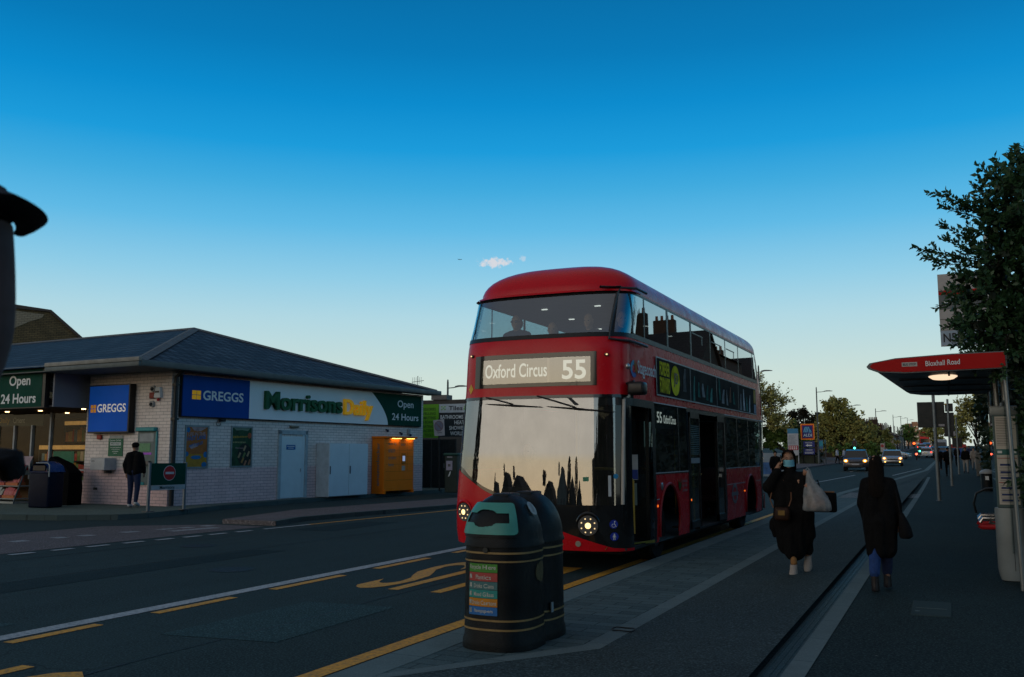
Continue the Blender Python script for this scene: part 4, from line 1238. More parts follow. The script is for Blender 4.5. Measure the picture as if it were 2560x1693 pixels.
for ix in (0, 1):
    for iz in (0, 1): w_.box(.645+ix*.175, .805+ix*.175, -.136, -.131, 3.235+iz*.14, 3.36+iz*.14)
w_.build('square_emblem', AMBER, t_, smooth=0)
lettering('raised_lettering', 'Morrisons', [MGREEN], t_, (3.64, -.13, 3.055), RX, RU, 3.90, .60, bold=.022, depth=.11)
lettering('raised_lettering', 'Daily', [AMBER], t_, (7.68, -.13, 2.86), RX, RU, 1.70, .73, bold=.02, depth=.09)
lettering('sign_lettering', 'Open', PALE, t_, (11.06, -.13, 3.36), RX, RU, 1.10, .36, bold=.012)
lettering('sign_lettering', '24 Hours', PALE, t_, (10.70, -.13, 2.93), RX, RU, 1.82, .27, bold=.012)
# ---- square blue box sign on the near end wall
RL = (0, -1, 0)
t_ = shopthing('box_sign', 'square blue illuminated box sign on the narrow end wall of the shop', 'sign')
w_ = MB(); w_.bbox(-.22, -.003, 1.50, 3.34, 2.24, 3.70, .012, 1); w_.build('case', BLK, t_, smooth=0)
w_ = MB(); w_.box(-.226, -.222, 1.56, 3.30, 2.29, 3.66); w_.build('face', M('lit blue sign face', (.006, .06, .34), .5, 0, .2, .6, spec=.05, em=(.01, .09, .42), ems=.2), t_, smooth=0)
lettering('sign_lettering', 'GREGGS', M('lit cream letters', (.6, .6, .55), .5, em=(.9, .85, .75), ems=.22), t_, (-.228, 2.92, 2.865), RL, RU, 1.27, .25, bold=.015)
w_ = MB()
for ix in (0, 1):
    for iz in (0, 1): w_.box(-.231, -.227, 3.215-ix*.13-.11, 3.215-ix*.13, 2.865+iz*.125, 2.865+iz*.125+.105)
w_.build('square_emblem', M('orange squares', (.70, .30, .02), .5, em=(.8, .32, .02), ems=.15), t_, smooth=0)
# ---- green hours sign on the shopfront fascia box
t_ = shopthing('hours_sign', 'dark green sign with opening hours on the shopfront fascia at the left', 'sign')
w_ = MB(); w_.box(-1.38, -1.22, 3.80, 9.5, 2.99, 4.20); w_.build('case', BLK, t_, smooth=0)
w_ = MB(); w_.box(-1.386, -1.382, 3.94, 6.13, 3.02, 4.17); w_.build('green_face', SGREEN, t_, smooth=0)
w_ = MB(); w_.prism([(6.13, 3.02), (6.22, 3.02), (6.6, 4.17), (6.13, 4.17)], lambda a, b, d: (d, a, b), -1.3855, -1.382); w_.prism([(6.22, 3.02), (9.45, 3.02), (9.45, 4.17), (6.6, 4.17)], lambda a, b, d: (d, a, b), -1.3845, -1.382); w_.build('white_face', SIGNW, t_, smooth=0)
lettering('sign_lettering', 'Open', PALE, t_, (-1.387, 5.52, 3.59), RL, RU, 1.02, .40, bold=.02)
lettering('sign_lettering', '24 Hours', PALE, t_, (-1.387, 5.88, 3.14), RL, RU, 1.68, .30, bold=.02)
w_ = MB(); w_.box(-1.40, -1.2, 3.78, 9.5, 4.201, 4.24); w_.build('top_trim', M('pale trim', (.3, .33, .35), .5), t_, smooth=0)
# ---- two posters
FR = M('silver poster frame', (.24, .28, .29), .4, .5)
t_ = shopthing('poster', 'orange and blue poster in a silver frame, left of the two on the road front', 'poster', 'posters on the shop wall')
w_ = MB()
for (x0, x1, z0, z1) in ((.55, .60, 1.19, 2.47), (1.41, 1.46, 1.19, 2.47), (.60, 1.41, 1.19, 1.24), (.60, 1.41, 2.42, 2.47)): w_.box(x0, x1, -.03, -.003, z0, z1)
w_.build('frame', FR, t_, smooth=0)
w_ = MB(); w_.box(.60, 1.41, -.012, -.003, 1.24, 2.42); w_.build('backing', M('orange poster', (.34, .11, .02), .5, 0, .3, 4), t_, smooth=0)
w_ = MB(); w_.box(.60, 1.41, -.0135, -.0125, 1.24, 1.62); w_.build('lower_print', M('mustard poster', (.36, .20, .015), .5, 0, .2, 5), t_, smooth=0)
def blob(x, z, rx, rz, n=18, jit=0, seed=1):
    q = random.Random(seed)
    return [(x+rx*math.cos(2*PI*j/n)*(1+q.uniform(-jit, jit)), z+rz*math.sin(2*PI*j/n)*(1+q.uniform(-jit, jit))) for j in range(n)]
PBLUE = M('poster blue', (.01, .14, .34), .5); PPALE = M('poster pale', (.36, .26, .26), .5)
fx = lambda a, b, d: (min(max(a, .602), 1.408), d, min(max(b, 1.242), 2.418))
for sh in (blob(.67, 2.33, .07, .08), blob(.64, 1.62, .07, .07), blob(1.36, 1.60, .08, .09), blob(1.32, 1.30, .10, .08), blob(1.0, 1.52, .20, .06, jit=.12)):
    w_ = MB(); w_.prism(sh, fx, -.016, -.014); w_.build('print_blob', PBLUE, t_, smooth=0)
for sh in ([(.78, 2.41), (1.38, 2.41), (1.15, 2.30), (.9, 2.31)], blob(1.02, 2.34, .06, .05), [(.72, 1.85), (1.0, 1.94), (1.06, 1.85), (.8, 1.76)]):
    w_ = MB(); w_.prism(sh, fx, -.016, -.0145); w_.build('print_blob', PPALE, t_, smooth=0)
for s_, O, w__, h__, m_, sk in (('LIFE IN THE', (.66, -.0175, 2.15), .66, .10, PPALE, .03), ('FAST LANE', (.64, -.0175, 2.00), .72, .13, PBLUE, .10), ('ANY 2', (.70, -.0175, 1.80), .25, .08, PBLUE, .3), ('FOR LESS', (.97, -.0175, 1.84), .28, .09, PBLUE, .3)):
    lettering('poster_lettering', s_, m_, t_, O, (1, 0, sk), (0, 0, 1), w__, h__, bold=.02)
t_ = shopthing('poster', 'dark green food poster in a silver frame, beside the pale blue door', 'poster', 'posters on the shop wall')
w_ = MB()
for (x0, x1, z0, z1) in ((2.38, 2.43, 1.20, 2.49), (3.26, 3.31, 1.20, 2.49), (2.43, 3.26, 1.20, 1.25), (2.43, 3.26, 2.44, 2.49)): w_.box(x0, x1, -.03, -.003, z0, z1)
w_.build('frame', FR, t_, smooth=0)
w_ = MB(); w_.box(2.43, 3.26, -.012, -.003, 1.25, 2.44); w_.build('backing', M('green poster', (.012, .052, .018), .5, 0, .6, 5), t_, smooth=0)
gx = lambda a, b, d: (min(max(a, 2.432), 3.258), d, min(max(b, 1.252), 2.438))
w_ = MB(); w_.prism([(2.5, 2.43), (3.2, 2.43), (3.1, 2.34), (2.85, 2.37), (2.6, 2.35)], gx, -.015, -.0135); w_.build('print_blob', M('poster sage', (.14, .20, .14), .5), t_, smooth=0)
w_ = MB(); w_.prism(blob(2.98, 1.60, .30, .36), gx, -.015, -.0135); w_.build('print_blob', M('poster black', (.01, .012, .008), .5), t_, smooth=0)
for (x, z, an, cc) in ((2.76, 1.58, .5, 0), (2.90, 1.42, .5, 1), (3.02, 1.33, .45, 2), (3.14, 1.62, .5, 0), (3.2, 1.36, .4, 2), (2.98, 1.80, .5, 0), (2.96, 1.58, .5, 3)):
    w_ = MB(); c2, s2 = math.cos(an), math.sin(an)
    w_.prism([(x+a*c2+b*s2, z-a*s2+b*c2) for a, b in ((-.035, -.09), (.035, -.09), (.035, .09), (-.035, .09))], gx, -.018, -.0155)
    w_.build('print_blob', [M('roll cream', (.30, .22, .12), .5), M('roll tan', (.30, .16, .04), .5), M('roll pink', (.30, .14, .08), .5), M('roll green', (.10, .16, .05), .5)][cc], t_, smooth=0)
w_ = MB(); w_.prism(blob(3.18, 2.20, .08, .09), gx, -.015, -.0135); w_.build('print_blob', M('poster coral', (.34, .08, .03), .5), t_, smooth=0)
w_ = MB()
for j in range(9): w_.prism([(2.47+.07*j, 2.11+.004*j), (2.52+.07*j, 2.11+.004*j), (2.525+.07*j, 2.17+.01*(j % 3)), (2.475+.07*j, 2.18)], gx, -.016, -.0145)
w_.build('poster_print', M('poster gold', (.32, .20, .02), .5), t_, smooth=0)
w_ = MB()
for j in range(8): w_.prism([(2.47+.07*j, 1.96), (2.515+.07*j, 1.96), (2.515+.07*j, 2.0+.008*(j % 3)), (2.47+.07*j, 2.0)], gx, -.016, -.0145)
w_.build('poster_print', M('poster sage text', (.26, .27, .12), .5), t_, smooth=0)
lettering('poster_lettering', 'Morrisons', PPALE, t_, (2.58, -.018, 1.78), RX, RU, .34, .05, bold=.0)
# ---- small fittings on the walls
t_ = shopthing('flood_lamp', 'small black flood lamp with a cable loop, below the blue end of the long sign', 'lamp')
w_ = MB(); w_.bbox(1.80, 1.98, -.20, -.04, 2.60, 2.70, .02, 1); w_.box(1.87, 1.91, -.05, -.003, 2.60, 2.68); w_.build('head', BLK, t_)
w_ = MB(); w_.tube([(1.80, -.02, 2.62), (1.74, -.02, 2.56), (1.77, -.02, 2.49), (1.87, -.02, 2.47), (1.93, -.02, 2.55)], .008, 5); w_.build('cable', BLK, t_)
w_ = MB(); w_.bbox(5.02, 5.42, -.10, -.003, 2.49, 2.57, .03, 2); o = w_.build('bulkhead_lamp', M('dull lamp cover', (.16, .15, .11), .5)); o.location = LOC; o.rotation_euler = (0, 0, SROT); tag(o, 'dull oblong bulkhead lamp above the pale blue door', 'lamp')
w_ = MB(); w_.bbox(11.90, 12.06, -.08, -.003, 2.38, 2.60, .01, 1); o = w_.build('junction_box', M('grey box', (.26, .28, .29), .6)); o.location = LOC; o.rotation_euler = (0, 0, SROT); tag(o, 'pale grey junction box above the parcel locker', 'box')
for s_, z, lb in ((10.48, 2.50, 'small dark camera dome above the left end of the parcel locker'), (11.40, 2.40, 'little black lamp stub above the middle of the parcel locker'), (12.02, 2.36, 'little black lamp stub above the right end of the parcel locker')):
    t_ = shopthing('wall_camera', lb, 'camera', 'small fittings above the locker')
    w_ = MB(); w_.ball((s_, -.10, z), (.05, .06, .05), 10, 7); w_.build('head', M('blue black dome', (.01, .02, .05), .3), t_); w_ = MB(); w_.box(s_-.015, s_+.015, -.06, -.003, z+.02, z+.07); w_.build('bracket', BLK, t_)
t_ = shopthing('alarm_box', 'white wedge alarm box with black print high on the end wall', 'alarm box')
w_ = MB(); w_.loft([[(-.003, .35, 3.25), (-.003, .64, 3.25), (-.003, .60, 3.58), (-.003, .40, 3.58)], [(-.10, .36, 3.26), (-.10, .63, 3.26), (-.09, .585, 3.56), (-.09, .415, 3.56)]], False, True); w_.build('case', M('white alarm case', (.46, .5, .52), .5), t_, smooth=0)
w_ = MB(); [w_.box(-.106, -.1005, .42+.035*j, .445+.035*j, 3.40, 3.455) for j in range(5)]; w_.build('print', BLK, t_, smooth=0)
t_ = shopthing('siren', 'red sounder behind the white alarm box on the end wall', 'siren')
w_ = MB(); w_.bbox(-.08, -.003, .66, .86, 3.24, 3.42, .02, 2); w_.build('body', M('red sounder', (.22, .03, .02), .5), t_); w_ = MB(); w_.ball((-.05, .49, 3.20), (.05, .05, .045), 10, 6); w_.build('beacon', M('red beacon', (.35, .02, .02), .3), t_)
for y, z, lb in ((.74, 3.53, 'round camera dome above the red sounder on the end wall'), (.76, 3.08, 'round camera dome below the red sounder on the end wall')):
    t_ = shopthing('camera_dome', lb, 'camera', 'camera domes on the end wall')
    w_ = MB(); w_.cyl((-.003, y, z), (-.07, y, z), .10, .09, 18); w_.build('mount', M('grey camera mount', (.30, .31, .31), .5), t_); w_ = MB(); w_.ball((-.08, y, z-.01), .055, 12, 8); w_.build('lens', BLKG, t_)
w_ = MB(); w_.bbox(-.07, -.003, 2.90, 3.10, 2.06, 2.20, .015, 1); o = w_.build('alarm_sounder', M('red box', (.28, .03, .02), .5)); o.location = LOC; o.rotation_euler = (0, 0, SROT); tag(o, 'small red box on the end wall under the square blue sign', 'alarm')
t_ = shopthing('notice_board', 'tall green notice with white lines on the end wall, above a metal letter box', 'notice')
w_ = MB(); w_.box(-.02, -.003, 1.96, 2.60, 1.55, 2.08); w_.build('panel', M('notice green', (.006, .11, .05), .5), t_, smooth=0)
w_ = MB(); w_.box(-.02, -.003, 1.98, 2.56, 2.09, 2.17); w_.build('heading', M('pale strip', (.3, .32, .32), .6), t_, smooth=0)
w_ = MB(); w_.box(-.023, -.0205, 2.04, 2.52, 1.87, 1.97); w_.build('white_strip', M('white strip', (.40, .46, .46), .6), t_, smooth=0)
w_ = MB()
text(w_, 'Customer Car Park', (-.022, 2.55, 2.0), RL, RU, .52, .05); text(w_, 'Max stay', (-.024, 2.47, 1.895), RL, RU, .36, .05, mi=1)
for j, s_ in enumerate(('for use of customers', 'while shopping', 'at store', 'Thank you')): text(w_, s_, (-.022, 2.28+.24*(.9-.2*j), 1.80-j*.06), RL, RU, .46-.10*j, .032)
w_.build('print', [PALE, M('notice print green', (.02, .1, .08), .5)], t_, smooth=0)
t_ = shopthing('letter_box', 'pale metal letter box on a small bracket on the end wall', 'letter box')
w_ = MB(); w_.bbox(-.42, -.003, 2.22, 2.86, 1.14, 1.50, .012, 1); w_.build('case', M('pale metal', (.34, .36, .38), .5, .2), t_, smooth=0)
w_ = MB(); w_.box(-.424, -.421, 2.66, 2.80, 1.40, 1.42); w_.build('slot', BLK, t_)
w_ = MB(); w_.box(-.2, -.003, 2.42, 2.50, 1.04, 1.138); w_.build('bracket', GREYPL, t_)
t_ = shopthing('wall_vent', 'small rusty vent low on the end wall', 'vent')
w_ = MB(); w_.box(-.02, -.003, 3.02, 3.18, .54, .61); w_.build('plate', M('rusty vent', (.08, .06, .05), .8), t_); w_ = MB(); w_.box(-.023, -.0205, 3.05, 3.10, .56, .59); w_.build('hole', BLK, t_)
# ---- cash machine
t_ = shopthing('cash_machine', 'cash machine with a teal hood set in the end wall, next to the corner', 'cash machine')
TEAL = M('teal surround', (.02, .22, .24), .4)
w_ = MB(); w_.box(-.03, -.003, .52, 1.30, .72, 2.28); w_.build('surround', M('grey green machine', (.10, .14, .14), .5), t_, smooth=0)
w_ = MB(); w_.bbox(-.14, -.003, .50, 1.31, 2.28, 2.40, .02, 1); w_.box(-.05, -.003, .48, .53, .72, 2.28); w_.box(-.05, -.003, .95, 1.3, .72, .80); w_.build('hood', TEAL, t_, smooth=0)
w_ = MB(); w_.box(-.04, -.031, .62, 1.22, 1.98, 2.22); w_.build('sign_panel', M('machine sign', (.24, .28, .29), .5), t_, smooth=0)
w_ = MB(); w_.box(-.04, -.031, .76, 1.22, 1.69, 1.93); w_.build('screen', M('green screen', (.03, .10, .05), .3, em=(.1, .3, .15), ems=.12), t_, smooth=0)
w_ = MB(); w_.box(-.045, -.031, .70, 1.05, 1.60, 1.66); w_.build('light_strip', glow('violet strip', (.35, .12, .5), .35), t_, smooth=0)
w_ = MB(); w_.bbox(-.12, -.031, .70, 1.2, 1.30, 1.42, .01, 1); w_.build('keypad', GREYPL, t_)
# ---- white cabinet and parcel locker against the road front
CABW = M('pale blue cabinet', (.55, .67, .72), .4, 0, .05, 1.5)
t_ = shopthing('storage_cabinet', 'wide pale cabinet with two doors, between the shop door and the orange locker', 'cabinet')
t_.location = sw(1.257, 0); t_.scale = (.8195, .82, 1)
w_ = MB(); w_.bbox(6.30, 8.96, -.70, -.02, .14, 1.99, .01, 1); w_.build('case', M('cabinet side', (.42, .50, .54), .45), t_, smooth=0)
for x0, x1 in ((6.31, 7.62), (7.64, 8.95)):
    w_ = MB(); w_.bbox(x0, x1, -.735, -.703, .16, 1.97, .006, 1); d_ = w_.build('door', CABW, t_, smooth=0)
    w_ = MB(); w_.bbox(x0+.03 if x0 > 7 else x0+.02, x0+.09 if x0 > 7 else x0+.08, -.765, -.736, .92, 1.20, .015, 2); w_.build('handle', M('dark handle', (.03, .06, .09), .4), d_)
ORG = M('orange locker paint', (.80, .185, .002), .4, 0, .05, 1.5)
t_ = shopthing('parcel_locker', 'bright orange parcel locker with lit canopy at the far end of the shop front', 'parcel locker')
t_.location = sw(2.109, 0); t_.scale = (.8125, .62, 1)
w_ = MB(); w_.bbox(9.22, 11.62, -.95, -.04, .22, 2.20, .01, 1)
for x in (9.22, 11.5): w_.box(x, x+.12, -1.0, -.04, .13, .24)
w_.build('case', ORG, t_, smooth=0)
w_ = MB(); w_.bbox(9.18, 11.72, -1.16, -.03, 2.205, 2.28, .012, 1); w_.build('canopy', ORG, t_, smooth=0)
w_ = MB(); w_.box(9.75, 10.45, -1.12, -1.02, 2.195, 2.203); w_.build('strip_lamp', glow('amber strip', (1, .62, .12), 9), t_)
w_ = MB(); w_.box(10.95, 11.5, -1.12, -1.02, 2.195, 2.203); w_.build('strip_lamp', glow('amber strip', (1, .62, .12), 9), t_)
w_ = MB()
for z in (.62, .95, 1.22, 1.5, 1.75, 2.0): w_.box(9.36, 11.60, -.954, -.951, z, z+.008)
for x in (10.42, 11.08): w_.box(x, x+.008, -.954, -.951, .95, 2.18)
w_.build('door_gap', M('locker gap', (.22, .07, .002), .6), t_, smooth=0)
GREYT = M('locker grey print', (.20, .17, .14), .6)
w_ = MB()
for j, s_ in enumerate(('pick up', 'amazon', 'orders', 'here')): text(w_, s_, (9.55, -.956, 1.93-j*.26), RX, RU, .62-.1*(j % 2)-.1*(j == 3), .13, bold=.01)
text(w_, 'locker', (10.55, -.956, 1.93), RX, RU, .35, .09)
w_.build('lettering', GREYT, t_, smooth=0)
w_ = MB(); text(w_, 'amazonlocker', (9.216, -.40, .42), (0, 0, 1), (0, 1, 0), 1.62, .24, bold=.02, fn=lambda x, y, d_: (9.214, -.62+y, .42+x)); w_.build('side_lettering', GREYT, t_, smooth=0)
w_ = MB(); w_.box(10.62, 10.92, -.98, -.951, 1.24, 1.64); o = w_.build('touch_panel', M('panel surround', (.40, .12, .003), .5), t_, smooth=0)
w_ = MB(); w_.box(10.67, 10.87, -.985, -.981, 1.34, 1.54); w_.build('screen', glow('pale screen', (.4, .55, .9), .55), o, smooth=0)
w_ = MB(); w_.box(10.64, 10.90, -.96, -.951, .98, 1.16); w_.build('notice', M('pale notice', (.40, .34, .28), .6), t_, smooth=0)

# ---- things in front of the shop
t_ = thing('no_entry_sign', 'green low board with a red no entry disc on two grey posts', 'sign', (-18.92, 18.32, .128), math.atan2(1.17, .10))
L_ = 1.17
for x in (0, L_):
    w_ = MB(); w_.bbox(x-.035, x+.035, -.035, .035, 0, 1.27, .01, 1); p_ = w_.build('post', M('grey sign post', (.14, .17, .19), .45, .3), t_)
    w_ = MB(); w_.bbox(x-.12, x+.12, -.09, .09, -.004, .02, .004, 1); w_.build('foot_plate', GREYPL, p_)
w_ = MB(); w_.box(.036, L_-.036, -.05, -.02, .68, 1.25); w_.build('green_panel', SGREEN, t_, smooth=0)
w_ = MB(); w_.box(.036, L_-.036, -.05, -.02, .55, .677); o = w_.build('white_strip', M('white strip panel', (.30, .36, .38), .5), t_, smooth=0)
w_ = MB(); text(w_, 'Morrisons', (.30, -.052, .575), RX, RU, .48, .085); w_.build('lettering', M('dark green print', (.01, .03, .03), .5), o, smooth=0)
w_ = MB(); w_.cyl((.60, -.053, .99), (.60, -.051, .99), .20, None, 32); o = w_.build('white_rim', M('white disc rim', (.5, .5, .5), .5), t_)
w_ = MB(); w_.cyl((.60, -.058, .99), (.60, -.0535, .99), .185, None, 32); o2 = w_.build('red_disc', M('no entry red', (.40, .015, .02), .4), t_)
w_ = MB(); w_.box(.46, .74, -.062, -.0585, .96, 1.02); w_.build('white_bar', M('white bar', (.45, .48, .5), .5), o2, smooth=0)
# blue bin outside the shop window
t_ = thing('litter_bin', 'dark blue litter bin with a hooded lid standing outside the shop window', 'litter bin', (-23.11, 18.62, .128), math.radians(5))
BB = M('navy bin', (.003, .006, .018), .5, spec=.1)
w_ = MB(); w_.bbox(-.36, .36, -.28, .28, 0, .98, .05, 3); w_.build('body', BB, t_)
w_ = MB()
w_.loft([[(-.37, y, .985+ (.0)) if False else (-.37+ .74*j/8, -.29+.58*i/6, .985+.30*math.sin(PI*min(1, max(0, j/8)))**.5*(.9 if i < 1 or i > 5 else 1)) for j in range(9)] for i in range(7)], False, False)
w_.box(-.37, .37, -.29, .29, .985, 1.0)
w_.build('lid', M('blue bin lid', (.015, .05, .16), .3), t_)
w_ = MB(); w_.tube([(-.10, -.30, 1.24), (.32, -.30, 1.24), (.385, -.30, 1.18), (.385, -.30, .86)], .018, 8); w_.build('handle_bar', M('pale bar', (.22, .26, .28), .4, .5), t_)
w_ = MB(); w_.box(-.22, .22, -.296, -.291, 1.03, 1.17); w_.build('opening', BLK, t_)
# dark leaning cover beside the bin
w_ = MB()
rings = []
for z, (xa, xb, ya, yb) in ((.0, (-.42, .42, -.25, .25)), (.5, (-.44, .44, -.25, .25)), (.95, (-.50, .40, -.22, .22)), (1.2, (-.58, .10, -.18, .18)), (1.36, (-.58, -.36, -.14, .14)), (1.42, (-.54, -.46, -.08, .08))):
    rings.append([(xa, ya, z), (xb, ya, z), (xb, yb, z), (xa, yb, z)])
w_.loft(rings, True, True)
o = w_.build('covered_trolley', M('black cover', (.0035, .0035, .004), .9, spec=.05), smooth=30); o.location = (-23.85, 19.85, .128); tag(o, 'black covered bulk with a peaked top beside the dark blue bin', 'cover')
# display stand of snacks
t_ = thing('display_stand', 'sloping display stand for snacks in front of the shop window', 'display stand', tuple(sw(-.75, 6.1, .128)), SROT-PI/2)
METB = M('pale stand metal', (.26, .28, .27), .5, .3)
w_ = MB()
for j, z in enumerate((.12, .50, .86)):
    w_.bbox(-1.75, .95, -.50+.16*j, .02, z, z+.035, .008, 1)
w_.build('shelf', METB, t_)
for x in (-1.72, -.42, .93):
    w_ = MB(); w_.tube([(x, -.50, .02), (x, -.12, 1.15)], .025, 6); w_.tube([(x, .0, .0), (x, .0, 1.2)], .025, 6); w_.build('upright', M('dark stand metal', (.05, .06, .06), .5), t_)
w_ = MB(); w_.box(-1.75, .95, -.52, .03, .0, .06); w_.build('base', METB, t_)
w_ = MB(); w_.add([(-.35, -.10, 1.10), (.95, -.10, 1.10), (.95, .05, 1.42), (-.35, .05, 1.42)], [(0,1,2,3)]); o = w_.build('header_card', M('pinkish card', (.30, .22, .24), .6), t_, smooth=0)
w_ = MB(); text(w_, 'Pink', (.0, -.09, 1.15), (1, 0, 0), (0, .42, .9), .6, .2); w_.build('lettering', M('white card print', (.48, .46, .47), .6), o, smooth=0)
PK = [M('pack %d' % i, c_, .35, 0, .25, 20) for i, c_ in enumerate([(.34, .02, .02), (.38, .10, .03), (.30, .28, .22), (.36, .22, .02), (.20, .03, .06), (.05, .12, .25), (.36, .05, .03)])]
nm_ = ['red', 'orange red', 'cream', 'yellow', 'maroon', 'blue', 'bright red']
for j, (z, yy) in enumerate(((.155, -.32), (.535, -.22), (.895, -.10))):
    for i in range(4):
        kk = [0, 3, 2, 6, 1, 0, 4, 6, 2, 1, 5, 0][j*4+i]
        th = bpy.data.objects.new('snack_box', None); link(th); th.location = sw(-.75, 6.1, .128) + Matrix.Rotation(SROT-PI/2, 3, 'Z') @ Vector((-1.38+i*.65, yy, z)); th.rotation_euler = (0, 0, SROT-PI/2)
        tag(th, '%s snack bags, %s box on the %s shelf of the stand' % (nm_[kk], ['leftmost', 'second', 'third', 'rightmost'][i], ['bottom', 'middle', 'top'][j]), 'snack box', 'snack boxes on the display stand')
        w_ = MB(); w_.box(-.29, .29, -.13, .13, 0, .09); w_.build('tray', PK[(kk+2) % 7], th, smooth=0)
        for q in range(5):
            w_ = MB(); x = -.23+.115*q; a = r4.uniform(-.15, .15); hh = r4.uniform(.17, .24)
            w_.loft([[(x-.055, -.09+a*.1, .092), (x+.055, -.09, .092), (x+.055, .09, .092), (x-.055, .09, .092)], [(x-.06, -.05, .092+hh*.6), (x+.06, -.05, .092+hh*.6), (x+.06, .07, .092+hh*.6), (x-.06, .07, .092+hh*.6)], [(x-.055+a*.1, .0, .092+hh), (x+.055+a*.1, .0, .092+hh), (x+.055+a*.1, .012, .092+hh), (x-.055+a*.1, .012, .092+hh)]], True, True)
            w_.build('snack_bag', PK[kk], th, smooth=0)
# brick gable house behind the shop
t_ = thing('brick_house', 'old brown brick gabled house rising behind the shop roof at the left', 'house', (-50.3, 40, 0), R(50))
HB = brick('old brown brick', (.15, .115, .06), (.10, .08, .045), (.04, .035, .025), .30, .11, .014, bump=.8, noise_amt=.4, axis='x')
LB = brick('pale patched brick', (.30, .26, .19), (.26, .225, .16), (.12, .11, .09), .30, .11, .012, bump=.6, axis='x')
w_ = MB(); w_.prism([(-9, 0), (5, 0), (5, 6.0), (0, 10.38), (-2.6, 10.5), (-9, 10.75)], lambda a, b, d: (a, d, b), 0, 10); w_.build('wall', HB, t_, smooth=0)
w_ = MB(); w_.prism([(-9, 8.0), (-3.4, 8.0), (-2.7, 8.7), (-2.0, 9.2), (-1.1, 9.7), (-.4, 9.98), (-.3, 10.2), (-2.6, 10.4), (-9, 10.6)], lambda a, b, d: (a, d, b), -.03, -.003); w_.build('patched_wall', LB, t_, smooth=0)
w_ = MB(); w_.prism([(-9, 10.75), (-2.6, 10.5), (0, 10.38), (5, 6.0), (5.15, 6.05), (.1, 10.5), (-2.6, 10.78), (-9, 11.0)], lambda a, b, d: (a, d, b), -.15, 10); w_.build('roof', M('dark coping', (.06, .05, .045), .8), t_, smooth=0)
# ================================================================== RECYCLING BIN IN FRONT
BINM = M('black plastic', (.0035, .006, .0075), .42, 0, .6, 4, .25, 140, spec=.16)
GOLD = M('gold band', (.24, .165, .065), .5, 0, .25, 9)
rb = thing('recycling_bin', 'twin black domed recycling bin with gold bands and an aqua slot, at the platform end', 'recycling bin', (-3.31, 7.0, .12))
def mod_surf(cy, th, z, off=0.0, hx=.288, hy=.31):
    """rounded body with a domed lid; th in radians, 0 = towards -y"""
    zt = 1.19
    zd = .80
    if z <= zd: k = 1.0 - .012*(1-z/zd)**2 * 0; hz = z
    else:
        q = (z-zd)/(zt-zd); k = (max(0, 1-q**2.3))**(1/2.3)
    flare = 1.035 if z < .05 else (1.0 + (.02 if z < .70 else 0) - .0*(z))
    taper = 1.0 + .035*max(0, (.9-z))/.9
    hx_, hy_ = (hx*k*taper+off), (hy*k*taper+off)
    p = 2/2.6
    return (hx_*spow(math.sin(th), p), cy-hy_*spow(math.cos(th), p), z)
def dome_surf(cy, th, q, off=0.0, hx=.288, hy=.31):
    """dome by angle q 0..90 degrees"""
    s_, c_ = math.sin(R(q)), math.cos(R(q))
    z = (.80 + (.39+off)*s_)
    k = c_**.92
    p = 2/2.6
    return ((hx*k+off)*spow(math.sin(th), p), cy-(hy*k+off)*spow(math.cos(th), p), z)
for mi_, (cy, sx_) in enumerate(((0, 1.0), (.46, .97))):
    b_ = MB(); n = 44
    zs = [0, .03, .06, .10, .3, .5, .62, .64, .645, .78, .80]
    rings = [[tuple(mod_surf(cy, 2*PI*j/n, z, .012 if z < .08 else 0)) for j in range(n)] for z in zs]
    rings = [[(p[0]*sx_, p[1], p[2]) for p in r] for r in rings]
    b_.loft(rings, True, False); b_.build('body', BINM, rb, smooth=50)
    b_ = MB()
    rings = [[tuple(mod_surf(cy, 2*PI*j/n, .785, .014)) for j in range(n)], [tuple(mod_surf(cy, 2*PI*j/n, .80, .014)) for j in range(n)]]
    rings += [[dome_surf(cy, 2*PI*j/n, q, .006) for j in range(n)] for q in (4, 12, 22, 32, 42, 52, 62, 72, 80, 86, 89)]
    rings = [[(p[0]*sx_, p[1], p[2]) for p in r] for r in rings]
    b_.loft(rings, False, True); ld = b_.build('lid', BINM, rb, smooth=50)
    b_ = MB(); b_.bbox(-.07, .08, cy-.10, cy+.14, 1.155, 1.196, .018, 2); b_.build('lid_ridge', BINM, ld)
    for z, h in ((.735, .015), (.672, .013), (.222, .015), (.152, .015)):
        b_ = MB()
        rings = [[tuple(mod_surf(cy, 2*PI*j/n, z+dz, .004)) for j in range(n)] for dz in (0, h)]
        rings = [[(p[0]*sx_, p[1], p[2]) for p in r] for r in rings]
        vs = rings[0]+rings[1]; fs = [(j, (j+1) % n, n+(j+1) % n, n+j) for j in range(n) if not (z == .775 and mi_ == 0 and 1 <= j <= 3 and False)]
        b_.add(vs, fs); b_.build('gold_band', GOLD, rb, smooth=60)
